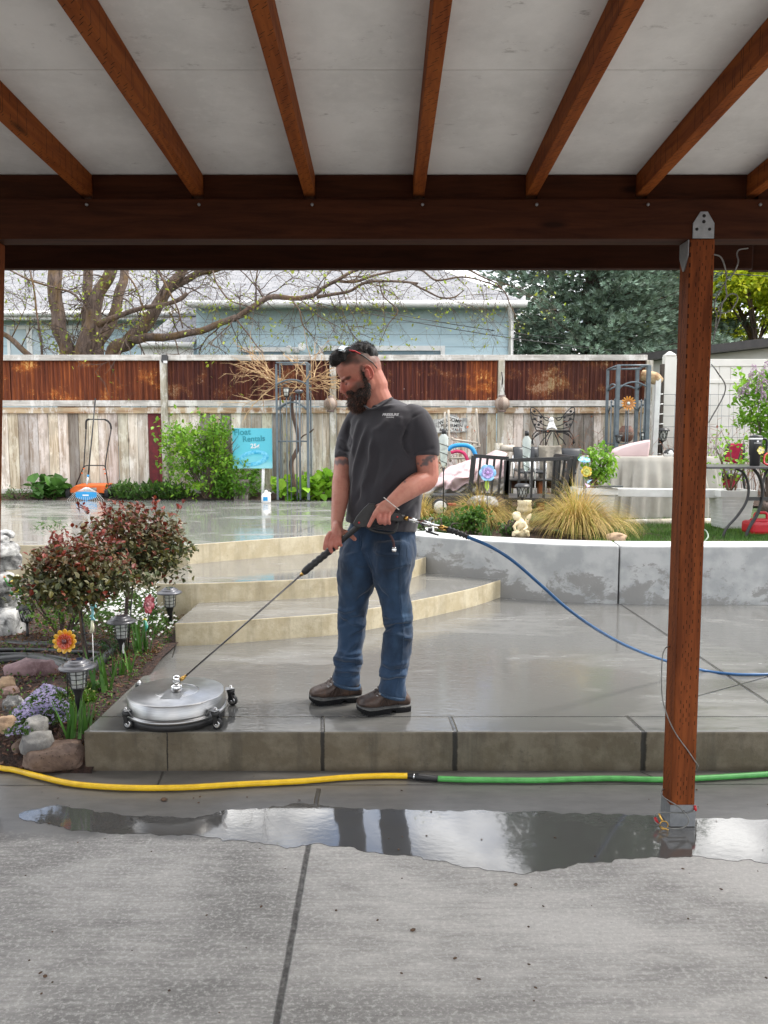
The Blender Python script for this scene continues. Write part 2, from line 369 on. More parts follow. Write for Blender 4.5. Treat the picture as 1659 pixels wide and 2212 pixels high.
# ================================================================ ground structures
b = MB(); b.box((0, 60, -.35), (400, 400, .2)); b.build('ground', M_soil); bpy.data.objects['ground']['kind'] = 'structure'
b = MB(); b.prism([(-4.5, -2.2), (6, -2.2), (6, YC + .05), (-4.5, YC + .05)], -.15, 0)
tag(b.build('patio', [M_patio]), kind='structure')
# raised slab
b = MB(); b.prism([(-1.275, YC), (8, YC), (8, 7.0), (-1.25, 7.0)], -.1, ZS, 0, 1)
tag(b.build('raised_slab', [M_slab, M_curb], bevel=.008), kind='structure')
def arc(pts, z, n=6): return [(p.x, p.y) for p in catmull([G(x, y, z) for x, y in pts], n)]
a1 = arc([(379, 1395.6), (480, 1391), (631, 1379), (727, 1371), (831, 1354), (892, 1341), (1015, 1312), (1085, 1289)], ZS)
a2 = [(-1.53, 5.10)] + arc([(413, 1303), (549, 1298), (728, 1287), (830, 1268), (885, 1250), (920, 1238)], Z1)
a3 = arc([(405, 1177), (549, 1166), (728, 1153), (830, 1143), (905, 1132)], Z3)
for a, z0, z1, nm in ((a1, .02, Z1, 'lower step'), (a2, .0, Z2, 'middle step'), (a3, Z2 - .05, Z3, 'top')):
    if nm == 'top':
        out = [(-9, a[0][1])] + a + [(a[-1][0] + .1, 7.6), (.55, 9), (.55, 10.54), (-9, 10.54)]
        tag(MB().prism(out, .0, z1, 0, 1).build('upper_slab', [M_upper, M_riser], bevel=.006), kind='structure')
    else:
        out = list(a) + [(a[-1][0], 7.2), (a[0][0], 7.2)]
        tag(MB().prism(out, z0, z1, 0, 1).build('step', [M_tread, M_riser], bevel=.007), kind='structure')
# retaining wall (curved left end)
fr = catmull([(.05, 6.85, 0), (.25, 6.42, 0), (.55, 6.17, 0), (.93, 5.98, 0), (1.35, 5.82, 0), (1.775, 5.735, 0), (2.3, 5.71, 0), (3.0, 5.715, 0)], 6)
fr = [(p.x, p.y) for p in fr] + [(7.5, 5.73)]
bk = []
for i, p in enumerate(fr):
    q0, q1 = fr[max(i - 1, 0)], fr[min(i + 1, len(fr) - 1)]; d = Vector((q1[0] - q0[0], q1[1] - q0[1])).normalized(); bk.append((p[0] - d.y * .30, p[1] + d.x * .30))
wt = thing('retaining_wall', 'pale grey poured concrete retaining wall with dark damp blotches holding up the grass garden', 'wall', (1.775, 5.85, ZS))
cut = min(range(len(fr)), key=lambda i: abs(fr[i][0] - 1.775))
for lo, hi, e0, e1 in ((0, cut, 0, -.005), (cut, len(fr) - 1, .005, 0)):
    f_, k_ = [list(p) for p in fr[lo:hi + 1]], [list(p) for p in bk[lo:hi + 1]]
    f_[0][0] += e0; k_[0][0] += e0; f_[-1][0] += e1; k_[-1][0] += e1
    MB().prism([tuple(p) for p in f_] + [tuple(p) for p in k_[::-1]], 0, .618, 1, 0).build('wall_segment', [M_retain, M_topc], wt, bevel=.012)
# garden beds and lawn
def terrain(name, fn, mat, nx=60, ny=40):
    o = MB().grid(fn, nx, ny, smooth=True).build(name, mat); return tag(o, kind='structure')
def hz(x, y, a, s): return a * noise.noise(Vector((x * s, y * s, 3.1)))
terrain('garden_bed', lambda u, v: (.25 + u * 2.6, 6.0 + v * 1.9 if u > .5 else 6.15 + (1 - u * 2) * .75 * (1 - v) + v * 1.7, .585 + hz(u * 3, v * 2, .03, 4)), M_soil)
M_lawn = std('lawn_soil', (.05, .10, .02), (.03, .05, .012), 30, .9, .6, kind='World')
terrain('lawn', lambda u, v: (1.3 + u * 8, 6.02 + v * 5.2, .575 + hz(u * 9, v * 5, .012, 2)), M_lawn)
def bedf(u, v):
    x, y = -1.235 - u * 4.5, 3.12 + v * 2.85
    h = .15 + .02 * noise.noise(Vector((x * 3, y * 3, 0))) + .05 * min(v * 2, 1)
    h -= .16 * max(0, 1 - (v / .08)) 
    return (x, y, h)
terrain('flower_bed', bedf, M_bark, 90, 70)
terrain('fence_bed', lambda u, v: (-9 + u * 10.5, 10.5 + v * .9, .60 + .14 * v + hz(u * 10, v, .03, 2)), M_soil, 90, 8)
terrain('back_bed', lambda u, v: (.4 + u * 9, 9.6 + v * 1.8, .595 + .10 * v + hz(u * 10, v, .03, 2)), M_soil, 60, 8)
terrain('neighbour_yard', lambda u, v: (-40 + u * 80, 11.3 + v * 60, .55 + hz(u * 8, v * 8, .1, 1)), M_lawn, 20, 20)

# ================================================================ standing water on the patio
edge = [(40, 1762), (60, 1775), (100, 1779), (150, 1794), (230, 1800), (330, 1803), (430, 1806), (500, 1816), (560, 1822), (620, 1832), (655, 1828), (690, 1822), (730, 1826), (790, 1838), (830, 1848), (890, 1850), (950, 1862), (1010, 1874), (1060, 1880), (1128, 1886), (1180, 1878), (1240, 1868), (1290, 1862), (1350, 1856), (1400, 1851), (1440, 1855), (1500, 1850), (1560, 1856), (1620, 1858), (1659, 1866), (1800, 1860)]
back = [(1800, 1772), (1500, 1768), (1430, 1762), (1200, 1756), (1000, 1752), (880, 1750), (790, 1748), (730, 1744), (640, 1736), (560, 1748), (480, 1752), (420, 1768), (300, 1764), (200, 1752), (120, 1740), (60, 1750)]
pts = []
lp = [Vector((*g2(x, y, 0), 0)) for x, y in edge] + [Vector((*g2(x, y, 0), 0)) for x, y in back]
for i, p in enumerate(lp):
    q = lp[(i + 1) % len(lp)]; k = max(2, int((q - p).length / .012))
    for j in range(k):
        r_ = p.lerp(q, j / k); nz = noise.noise_vector(r_ * 22) * .014 + noise.noise_vector(r_ * 60) * .007; pts.append((r_.x + nz.x, r_.y + nz.y))
def waterm(name, c, rip=.05):
    n = N(name); v = n.coord('World'); n.P(color=n.mix(c, tuple(k * .85 for k in c), n.noise(v, 8, 4)), rough=.012, spec=.9, coat=.6, cr=.02, normal=n.bump(n.noise(n.coord('World', (1, 1.5, 1)), 26, 4, .6), rip, .003)); return n.m
tag(MB().prism(pts, .0003, .0018).build('puddle', waterm('puddle_water', (.10, .096, .090), .10)), kind='structure')
# leaves and grit lying on the concrete
M_debris = std('dry_debris', (.12, .07, .04), (.05, .03, .02), 50, .9)
b = MB()
random.seed(11)
for k in range(150):
    x, y = rnd(-1.5, 1.5), rnd(1.0, 3.1); s_ = rnd(.0015, .0045) * (1 if rnd(0, 1) < .93 else 3); z = .002
    b.ell((x, y, z + .002), (s_ * rnd(.7, 1.8), s_, s_ * .4), 6, 4, (0, 0, rnd(0, 3)))
tag(b.build('grit', M_debris), kind='stuff')

# ================================================================ fence
def woodm(name, c1, c2, scale=3, tintf=True, rough=.75, stretch=(9, 9, .7)):
    n = N(name); v = n.coord('World', stretch); a = n.noise(v, scale, 8, .68, .3); k = n.noise(n.coord('World', (1, 1, .8)), 2.2, 4, .6)
    col = n.mix(c2, c1, n.ramp(a, (.40, 0), (.58, 1))); col = n.mix(col, tuple(x * .55 for x in c1), n.math('MULTIPLY', n.ramp(k, (.52, 0), (.66, 1)), .6)); col = n.mix(col, (.74, .72, .68), n.math('MULTIPLY', n.ramp(n.noise(n.coord('World', (2.5, 2.5, 1)), 2.6, 6, .75), (.50, 0), (.60, 1)), .75)); col = n.mix(col, (.12, .08, .05), n.ramp(n.node('TexVoronoi', {'Vector': n.coord('World', (5, 5, 2.2)), 'Scale': 1.0}).outputs['Distance'], (.05, .8), (.12, 0)))
    if tintf: col = n.mix(col, n.attr(), 1.0, 'MULTIPLY')
    n.P(color=col, rough=rough, normal=n.bump(a, .35, .004)); return n.m
M_board = woodm('weathered_board', (.64, .59, .52), (.36, .29, .22))
M_rail = woodm('weathered_rail', (.60, .57, .52), (.38, .35, .31), tintf=False, stretch=(.7, 9, 9))
M_rail2 = woodm('stained_rail', (.50, .38, .24), (.28, .15, .07), tintf=False, stretch=(.7, 9, 9))
M_fpost = woodm('fence_post_wood', (.46, .42, .33), (.28, .25, .19), tintf=False)
def rustm():
    n = N('rusted_iron'); v = n.coord('World'); x, y, z = n.sep(v)
    st = n.noise(n.coord('World', (14, 14, .9)), 1.5, 6, .7); big = n.noise(n.coord('World', (1, 1, 1.3)), 1.9, 6, .68, .2); fine = n.noise(v, 40, 4, .7)
    base = n.ramp(st, (.34, (.045, .014, .011)), (.50, (.085, .025, .017)), (.64, (.15, .048, .022)))
    base = n.mix(base, (.27, .085, .022), n.math('MULTIPLY', n.ramp(big, (.53, 0), (.64, 1)), .7))
    base = n.mix(base, (.45, .34, .20), n.math('MULTIPLY', n.ramp(n.math('ADD', n.math('MULTIPLY', big, .6), n.math('MULTIPLY', fine, .4)), (.565, 0), (.62, 1)), .7))
    base = n.mix(base, (.80, .76, .70), n.ramp(n.noise(n.coord('World', (1, 1, .7)), 11, 4, .6), (.735, 0), (.75, 1)))
    base = n.mix(base, n.attr(), 1.0, 'MULTIPLY')
    n.P(color=base, rough=.75, spec=.3, normal=n.bump(fine, .3, .003)); return n.m
M_rust = rustm()
YF = 11.0
def FZ(y): return W(0, y, YF).z
def FX(x): return W(x, 900, YF).x
zt0, zt1, zc0, zm1, zm0, zr1, zr0, zb0, zf0 = FZ(779), FZ(767), FZ(868), FZ(865), FZ(878), FZ(880), FZ(893), FZ(1050), FZ(1062)
px_ = [-7.83, FX(357), FX(720), FX(1081), FX(1398)]
flabels = ['weathered plank and rusty iron fence section behind the push mower', 'weathered plank and rusty iron fence section behind the green shrub and wave sign', 'weathered plank and rusty iron fence section with the fisherman welcome plaque', 'weathered plank and rusty iron fence section with the wire fairy wings']
random.seed(8)
for i in range(4):
    x0, x1 = px_[i], px_[i + 1]; t = thing('fence_section', flabels[i], 'fence', ((x0 + x1) / 2, YF, .7), 'sections of the rusty iron and plank fence')
    MB().span((x0 - .03, YF - .035, zt0), (x1 - .03, YF + .07, zt1)).build('top_rail', M_rail, t, bevel=.004)
    MB().span((x0 + .045, YF - .03, zm0), (x1 - .045, YF + .01, zm1)).build('middle_rail', M_rail, t, bevel=.004)
    MB().span((x0 + .045, YF - .02, zr0), (x1 - .045, YF + .02, zr1)).build('lower_rail', M_rail2, t, bevel=.004)
    MB().span((x0 + .045, YF - .03, zf0 - .15), (x1 - .045, YF - .0, zf0 + .04)).build('bottom_rail', M_rail, t, bevel=.004)
    MB().span((x1 - .044, YF - .06, .4), (x1 + .044, YF + .03, zt0 - .001)).build('post', M_fpost, t, bevel=.005)
    c = MB(); xa = x0 + .03
    while xa < x1 - .05:      # overlapping corrugated sheets
        xb = min(xa + .62, x1 - .03); n_ = int((xb - xa) / .0068) + 2; g_ = rnd(.75, 1.1); c.c = (g_ * 2.3, g_ * 2.0, g_ * 1.2) if (i, round(xa * 10) % 3) in ((2, 0), (2, 1), (3, 1), (0, 1)) else (g_, g_ * rnd(.9, 1.05), g_)
        yo = YF + .02 + rnd(0, .006); ph = rnd(0, 6)
        c.grid(lambda u, v: (xa + u * (xb + .02 - xa), yo + .016 * math.sin((xa + u * (xb - xa)) / .068 * 2 * PI + ph), zc0 - .01 + v * (zt0 - zc0 + .02)), n_, 2, smooth=True); xa = xb
    c.build('corrugated_sheet', M_rust, t)
    p = MB(); xa = x0 + .05; red = None
    while xa < x1 - .06:
        wd = min(rnd(.135, .152), x1 - .05 - xa)
        g_ = rnd(.62, 1.15); tt = (g_ * rnd(.99, 1.1), g_, g_ * rnd(.80, 1.02))
        if rnd(0, 1) < .16: tt = (.42, .40, .39)
        if rnd(0, 1) < .12: tt = (1.25, 1.22, 1.18)
        p.c = tt; yo = YF + .018 + rnd(0, .006)
        isred = (i == 0 and x1 - .05 - (xa + wd) < .01) or (i == 0 and abs(xa + wd / 2 - FX(339)) < .08)
        q = MB() if isred else p
        q.span((xa, yo, zf0 - .1), (xa + wd - .006, yo + .02, zr0 + .01))
        if isred: q.build('red_board', std('old_red_paint', (.16, .012, .018), (.09, .01, .012), 14, .7), t, label='dark red painted board')
        xa += wd
    if len(p.v): p.build('plank_panel', M_board, t, bevel=.003)
# white vinyl fence on the right
M_vinyl = std('white_vinyl', (.74, .71, .66), (.68, .65, .60), 3, .35, kind='World')
t = thing('vinyl_fence', 'cream white vinyl privacy fence running right from the end of the rusty fence', 'fence', (6, 11.1, .6))
def VX(x, Y=11.1): return W(x, 900, Y).x
MB().span((VX(1430), 11.04, .4), (VX(1454), 11.17, W(0, 770, 11.1).z)).build('post', M_vinyl, t, bevel=.004)
q = MB().lathe([(.10, 0), (.10, .02), (.02, .07)], ((VX(1430) + VX(1454)) / 2, 11.105, W(0, 770, 11.1).z), 4, phase=PI / 4); q.smooth = False; q.build('post_cap', M_vinyl, t)
b = MB(); zt = W(0, 776, 11.1).z
b.span((VX(1454), 11.08, zt - .10), (12, 11.13, zt)); b.span((VX(1454), 11.08, zt - .34), (12, 11.13, zt - .29)); b.span((VX(1454), 11.08, .55), (12, 11.13, .68))
b.build('rail', M_vinyl, t, bevel=.004)
b = MB(); x = VX(1454)
while x < 12: b.span((x, 11.095, .6), (x + .155, 11.115, zt - .05)); x += .16
b.build('slat_panel', M_vinyl, t, bevel=.006)

# ================================================================ patio cover (roof, beam, rafters, posts)
def stainm(name, c1, c2, dash=False, stretch=(1, 10, 10)):
    n = N(name); v = n.coord('World', stretch); a = n.noise(v, 3.5, 8, .65, .5); k = n.noise(n.coord('World'), 2.5, 3, .6)
    col = n.mix(c2, c1, n.ramp(a, (.36, 0), (.62, 1))); col = n.mix(col, tuple(x * .25 for x in c1), n.ramp(n.node('TexVoronoi', {'Vector': n.coord('World', tuple(3.2 if s_ > 5 else .8 for s_ in stretch)), 'Scale': 1.9}).outputs['Distance'], (.045, .9), (.10, 0)))
    h = a
    if dash:     # incising marks of treated lumber
        x, y, z = n.sep(n.coord('World')); u = n.math('DIVIDE', n.math('ADD', n.math('MULTIPLY', x, 1.0), y), .0105); cu = n.math('FLOOR', u)
        vv = n.math('ADD', n.math('DIVIDE', z if dash == 'z' else y, .034), n.math('MULTIPLY', cu, .46)); fu = n.math('FRACT', u); fv = n.math('FRACT', vv)
        m = n.math('MULTIPLY', n.math('MULTIPLY', n.math('GREATER_THAN', fu, .36), n.math('LESS_THAN', fu, .60)), n.math('MULTIPLY', n.math('GREATER_THAN', fv, .3), n.math('LESS_THAN', fv, .72)))
        m = n.math('MULTIPLY', m, n.math('GREATER_THAN', n.noise(n.coord('World'), 24, 2), .44)); m = n.math('MULTIPLY', m, n.math('GREATER_THAN', n.math('FRACT', n.math('MULTIPLY', cu, .217)), .25))
        col = n.mix(col, (.012, .004, .002), n.math('MULTIPLY', m, .85)); h = n.math('SUBTRACT', a, m)
    n.P(color=col, rough=.7, spec=.12, normal=n.bump(h, .3, .003)); return n.m
M_st_y = stainm('stained_rafter_wood', (.30, .088, .020), (.17, .042, .011), 'y', (10, 1, 10))
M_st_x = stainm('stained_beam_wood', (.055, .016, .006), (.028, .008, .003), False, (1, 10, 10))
M_st_z = stainm('stained_post_wood', (.20, .054, .015), (.10, .026, .008), 'z', (10, 10, 1))
def ceilm():
    n = N('painted_ceiling_board'); v = n.coord('World'); col = n.mix((.66, .66, .65), (.80, .80, .79), n.ramp(n.noise(v, 2.5, 6, .65), (.38, 0), (.6, 1)))
    col = n.mix(col, (.32, .31, .30), n.math('MULTIPLY', n.ramp(n.noise(n.coord('World', (1, 1.8, 1)), 13, 5, .7), (.62, 0), (.74, 1)), .7))
    col = n.mix(col, (.84, .84, .83), n.math('MULTIPLY', n.ramp(n.noise(v, 30, 4, .7), (.52, 0), (.7, 1)), .35))
    n.P(color=col, rough=.85, normal=n.bump(n.noise(v, 60, 4), .15, .003)); return n.m
M_ceil = ceilm()
M_galv = std('galvanised_steel', (.34, .35, .36), (.22, .23, .24), 40, .45, metal=.7, contrast=.5)
BY = 2.68; zbb, zbt = 2.082, 2.214
def zc(Y): return 2.302 + .045 * (BY + .03 - Y)
t = thing('patio_cover', 'patio cover of red brown stained beams and rafters under a pale board ceiling', 'patio cover', (0, BY, 0))
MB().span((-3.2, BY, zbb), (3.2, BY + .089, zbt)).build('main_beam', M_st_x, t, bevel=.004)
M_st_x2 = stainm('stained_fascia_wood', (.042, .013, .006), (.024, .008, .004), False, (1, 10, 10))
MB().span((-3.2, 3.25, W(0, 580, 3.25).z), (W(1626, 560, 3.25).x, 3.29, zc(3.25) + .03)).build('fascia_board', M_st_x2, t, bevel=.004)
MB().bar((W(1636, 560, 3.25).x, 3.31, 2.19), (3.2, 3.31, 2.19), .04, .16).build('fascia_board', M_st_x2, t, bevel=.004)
rx = [W(x, 433, BY).x for x in (181, 423, 667, 905, 1151, 1391, 1633)]
for i, x in enumerate(rx):
    q = MB(); ya, yb = -.7, 3.25
    vs = []
    for (Y, dz) in ((ya, -.089), (ya, 0), (yb, -.068), (yb, 0)):
        for sx in (-.019, .019): vs.append((x + sx, Y, zc(Y) + dz))
    q.add(vs, [(0, 1, 3, 2), (4, 6, 7, 5), (0, 4, 5, 1), (2, 3, 7, 6), (0, 2, 6, 4), (1, 5, 7, 3)], smooth=False)
    rf = q.build('rafter', M_st_y, t, bevel=.002)
    MB().lathe([(.0, -.001), (.005, -.001), (.005, .004), (.001, .005)], (x + .012, BY - .006, zbt - .022), 8, (0, -1, 0)).build('screw', M_galv, rf)
xs = [-3.2] + rx + [3.2]
for i in range(len(xs) - 1):
    a, c = xs[i] + (.0195 if i else 0), xs[i + 1] - (.0195 if i < len(xs) - 2 else 0)
    MB().span((a, BY + .028, zbt - .001), (c, BY + .066, zc(BY + .03) - .001)).build('blocking', M_st_x, t, bevel=.002)
# ceiling boards with a seam
d = ray(829, 152); ts = (zc(0) - CAM_H) / (d.z + .045 * d.y); ys = d.y * ts
def ceil_piece(y0, y1): 
    vs = [(-3.6, y0, zc(y0) + .001), (3.6, y0, zc(y0) + .001), (3.6, y1, zc(y1) + .001), (-3.6, y1, zc(y1) + .001)]; vs += [(a, b_, c_ + .014) for a, b_, c_ in vs]
    MB().add(vs, [(3, 2, 1, 0), (4, 5, 6, 7), (0, 1, 5, 4), (1, 2, 6, 5), (2, 3, 7, 6), (3, 0, 4, 7)], smooth=False).build('ceiling_board', M_ceil, t)
ceil_piece(-.7, ys - 1.22); ceil_piece(ys - 1.217, ys - .0015); ceil_piece(ys + .0015, 3.30)
M_shing = std('roof_felt', (.1, .1, .1), (.07, .07, .07), 10, .9, kind='World')
vs = [(-3.65, -.72, zc(-.72) + .02), (3.65, -.72, zc(-.72) + .02), (3.65, 3.34, zc(3.34) + .02), (-3.65, 3.34, zc(3.34) + .02)]; vs += [(a, b_, c_ + .02) for a, b_, c_ in vs]
MB().add(vs, [(3, 2, 1, 0), (4, 5, 6, 7), (0, 1, 5, 4), (1, 2, 6, 5), (2, 3, 7, 6), (3, 0, 4, 7)], smooth=False).build('roofing', M_shing, t)
def post(xb0, xb1, xt0, xt1, ybase, label):
    # xb0..xb1: front face at the base, xt0..xt1 at the top
    q = MB(); vs = []
    for (a, c, z) in ((xb0, xb1, .075), (xt0, xt1, zbb)):
        vs += [(a, BY, z), (c, BY, z), (c, BY + .089, z), (a, BY + .089, z)]
    q.add(vs, [(3, 2, 1, 0), (4, 5, 6, 7), (0, 1, 5, 4), (1, 2, 6, 5), (2, 3, 7, 6), (3, 0, 4, 7)], smooth=False)
    p = q.build('post', M_st_z, t, bevel=.004, label=label)
    bb = MB(); bb.span((xb0 - .003, BY - .003, .004), (xb1 + .003, BY + .092, .012)); bb.span((xb0 - .003, BY - .003, .012), (xb1 + .003, BY - .0005, .085)); bb.span((xb0 - .003, BY + .0895, .012), (xb1 + .003, BY + .092, .085)); bb.span((xb0 - .0032, BY - .0005, .012), (xb0 - .0006, BY + .0895, .082))
    bb.build('post_base', M_galv, p)
    nb = MB()
    for nx in (.045,): nb.lathe([(.004, 0), (.004, .002), (.001, .003)], (xb0 + nx, BY - .003, .062), 8, (0, -1, 0))
    nb.build('nail', std('dark_nail', (.03, .03, .03), None, 9, .5, metal=.8), p)
    cx = (xt0 + xt1) / 2; w_ = .036
    cap = MB(); outl = [(-w_, 0), (w_, 0), (w_, .05), (.012, .088), (-.012, .088), (-w_, .05)]
    cap.add([(cx + a, BY - .004, zbb + c) for a, c in outl] + [(cx + a, BY - .001, zbb + c) for a, c in outl], [tuple(range(6)), tuple(range(11, 5, -1))] + [(i, i + 6, (i + 1) % 6 + 6, (i + 1) % 6) for i in range(6)], smooth=False)
    xl = xt0; outl = [(BY + .006, .012), (BY + .083, .012), (BY + .083, -.035), (BY + .05, -.085), (BY + .036, -.085), (BY + .006, -.04)]
    cap.add([(xl - .004, a, zbb + c - .014) for a, c in outl] + [(xl - .001, a, zbb + c - .014) for a, c in outl], [tuple(range(6)), tuple(range(11, 5, -1))] + [(i, i + 6, (i + 1) % 6 + 6, (i + 1) % 6) for i in range(6)], smooth=False)
    k = cap.build('post_cap', M_galv, p)
    nb = MB()
    for ax, az in ((-.023, .03), (.020, .03), (0, .055), (0, .074)): nb.lathe([(.0052, 0), (.0052, .002), (.001, .003)] if az < .05 else [(.006, 0), (.006, .0006)], (cx + ax, BY - .004, zbb + az), 10, (0, -1, 0))
    nb.build('bolt', M_galv if False else std('dark_nail', (.03, .03, .03)), k)
post(G(1448, 1787, 0).x, G(1499, 1787, 0).x, W(1491, 520, BY).x, W(1545, 520, BY).x, 1787, 'right hand post with a galvanised cap and base, wrapped in thin cable')
xa = W(9, 1400, BY).x
post(G(-3, 1760, 0).x - .089, G(-3, 1760, 0).x, W(-14, 560, BY).x - .089, W(-14, 560, BY).x, 1760, 'left hand post, cut off by the picture edge')
# ================================================================ neighbour's houses
random.seed(21)
def sidingm():
    n = N('blue_lap_siding'); v = n.coord('World'); x, y, z = n.sep(v)
    f = n.math('FRACT', n.math('DIVIDE', z, .225)); line = n.ramp(f, (0, 1), (.045, 1), (.06, 0)); 
    col = n.mix((.50, .65, .72), (.44, .59, .66), n.ramp(n.noise(n.coord('World', (.6, .6, 3)), 4, 4), (.4, 0), (.6, 1)))
    col = n.mix(col, (.14, .20, .25), n.math('MULTIPLY', line, .75)); jx = n.math('LESS_THAN', n.math('FRACT', n.math('DIVIDE', n.math('ADD', x, n.math('MULTIPLY', n.math('FLOOR', n.math('DIVIDE', z, .225)), 1.37)), 3.6)), .004)
    col = n.mix(col, (.2, .28, .33), n.math('MULTIPLY', jx, .6))
    n.P(color=col, rough=.55, normal=n.bump(f, .25, .012)); return n.m
def shinglem():
    n = N('grey_roof_shingles'); g = n.node('TexCoord').outputs['UV']; v = n.node('Mapping', {'Vector': g, 'Scale': (1, 1, 1)}).outputs[0]
    br = n.node('TexBrick', {'Vector': v, 'Scale': 1.0, 'Color1': (.27, .27, .28, 1), 'Color2': (.11, .12, .14, 1), 'Mortar': (.10, .10, .11, 1), 'Mortar Size': .008, 'Mortar Smooth': .3, 'Bias': -.35, 'Brick Width': .17, 'Row Height': .085}, offset=.37, squash=1.6, squash_frequency=3)
    col = n.mix(br.outputs[0], (.34, .34, .35), n.math('MULTIPLY', n.ramp(n.noise(v, 6, 5, .8), (.45, 0), (.6, 1)), .4))
    n.P(color=col, rough=.85, normal=n.bump(br.outputs['Fac'], -.4, .01)); return n.m
M_siding = sidingm(); M_shingle = shinglem()
M_white = std('white_trim_paint', (.78, .78, .77), (.70, .70, .69), 6, .5, kind='World')
M_gdoor = std('slate_garage_door', (.13, .20, .24), (.10, .16, .19), 8, .5, kind='World')
M_glassdark = N('window_glass'); M_glassdark.P(color=(.30, .36, .38), rough=.06, spec=.8); M_glassdark = M_glassdark.m
def add_uv(o, fn):
    me = o.data; uv = me.uv_layers.new(name='UVMap'); loc = wloc(o)
    for l in me.loops: uv.data[l.index].uv = fn(me.vertices[l.vertex_index].co + loc)
def slope(name, quad, mat, parent, thick=.08):
    q = [Vector(p) for p in quad]; nrm = (q[1] - q[0]).cross(q[-1] - q[0]).normalized()
    if nrm.z < 0: nrm = -nrm
    vs = q + [p - nrm * thick for p in q]; k = len(q)
    b = MB(); b.add(vs, [tuple(range(k)), tuple(range(2 * k - 1, k - 1, -1))] + [(i, (i + 1) % k, (i + 1) % k + k, i + k) for i in range(k)], smooth=False)
    o = b.build(name, mat, parent); add_uv(o, lambda p: (p.x, (p - q[0]).length if False else math.hypot(p.y - q[0].y, p.z - q[0].z))); return o
YH = 14.5; YL = 16.2
def HX(x, Y=YH): return W(x, 700, Y).x
def HZ(y, Y=YH): return W(829, y, Y).z
# garage
t = thing('garage', 'pale blue garage with shingled roof and white framed slate door behind the rusty fence', 'garage', (HX(760), YH + 3, .6))
xa, xb, ze = HX(424), HX(1107), HZ(661)
MB().span((xa, YH, .5), (xb, YH + 6, ze)).build('wall', M_siding, t)
b = MB(); b.span((xb - .07, YH - .02, .5), (xb + .02, YH - .001, ze)); b.span((xb + .001, YH - .02, .5), (xb + .02, YH + .08, ze)); b.build('corner_trim', M_white, t)
ye = YH - .45; zeave = W(0, 651, ye).z; xl, xr = W(407, 650, ye).x, W(1136, 650, ye).x
b = MB(); b.span((xl, ye, W(0, 668, ye).z + .03), (xr, ye + .03, zeave)); b.span((xl, ye + .03, ze - .02), (xr, YH, ze + .0)); b.span((xr - .03, ye + .03, ze - .02), (xr, YH + 6.4, ze + .12)); b.build('soffit', M_white, t)
b = MB(); zg = W(0, 655, ye - .1).z; b.tube([(xl - .01, ye - .06, zg), (xr + .01, ye - .06, zg)], .058, 10); b.build('gutter', M_white, t)
b = MB(); b.tube([(xr - .3, ye - .05, zg - .04), (xb - .05, YH - .05, ze - .32), (xb - .05, YH - .05, .6)], .035, 8); b.build('downpipe', M_white, t)
rz = .50
slope('roof', [(xl, ye, zeave), (xr, ye, zeave), (xr - 2.6, YH + 3.2, zeave + (YH + 3.2 - ye) * rz), (xl, YH + 3.2, zeave + (YH + 3.2 - ye) * rz)], M_shingle, t)
slope('roof', [(xr, ye, zeave), (xr, YH + 6.4, zeave), (xr - 2.6, YH + 3.2, zeave + (YH + 3.2 - ye) * rz)], M_shingle, t)
d0, d1, dz = HX(698), HX(952), HZ(758)
f = MB(); f.span((d0 - .08, YH - .05, dz + .0), (d1 + .08, YH - .001, dz + .09)); f.span((d0 - .08, YH - .05, .5), (d0, YH - .001, dz)); f.span((d1, YH - .05, .5), (d1 + .08, YH - .001, dz)); fo = f.build('door_frame', M_white, t)
b = MB(); b.span((d0, YH - .03, .5), (d1, YH - .001, dz - .0))
for k in range(4): b.span((d0 + .05 + k * .57, YH - .045, dz - .5), (d0 + .5 + k * .57, YH - .029, dz - .06))
b.build('garage_door', M_gdoor, t)
e0, e1 = HX(526), HX(610); dz2 = HZ(760)
MB().span((e0 - .06, YH - .05, dz2), (e1 + .06, YH - .001, dz2 + .08)).build('window_frame', M_white, t); MB().span((e0, YH - .03, dz2 - .7), (e1, YH - .002, dz2)).build('pane', M_gdoor, t)
fl = MB(); lx = HX(640); zl = HZ(757); fl.box((lx, YH - .08, zl), (.12, .1, .10)); fl.lathe([(.03, 0), (.05, .08), (.075, .14), (.07, .145), (.01, .13)], (lx - .06, YH - .14, zl), 14, (-.4, -1, -.1)); fl.lathe([(.03, 0), (.05, .08), (.075, .14), (.07, .145), (.01, .13)], (lx + .09, YH - .14, zl + .02), 14, (.3, -1, .1)); fl.build('floodlight', M_white, t)
# house left
t = thing('house', 'pale blue house with white blinds and a small porch roof, behind the bare tree', 'house', (-6, YL + 3, .6))
xa, xb = -16, HX(560, YL) ; ze = HZ(690, YL)
MB().span((xa, YL, .5), (HX(424) + .1, YL + 7, ze)).build('wall', M_siding, t)
ye = YL - .45; zeave = W(0, 676, ye).z; zg = zeave - .02
b = MB(); b.span((xa, ye, W(0, 690, ye).z), (HX(424), ye + .03, zeave)); b.span((xa, ye + .03, ze - .04), (HX(424), YL, ze)); b.build('soffit', M_white, t)
MB().tube([(xa, ye - .06, zg), (HX(424), ye - .06, zg)], .055, 10).build('gutter', M_white, t)
slope('roof', [(xa, ye, zeave), (HX(600, YL), ye, zeave), (HX(600, YL), YL + 4, zeave + (YL + 4 - ye) * .5), (xa, YL + 4, zeave + (YL + 4 - ye) * .5)], M_shingle, t)
MB().tube([(HX(342, YL + 1), YL + 1, zeave + .7), (HX(342, YL + 1), YL + 1, zeave + 1.15)], .035, 8).build('vent_pipe', std('dark_pipe', (.05, .05, .06), None, 5, .5), t)
wy0, wy1 = HZ(765, YL) - .9, HZ(712, YL)
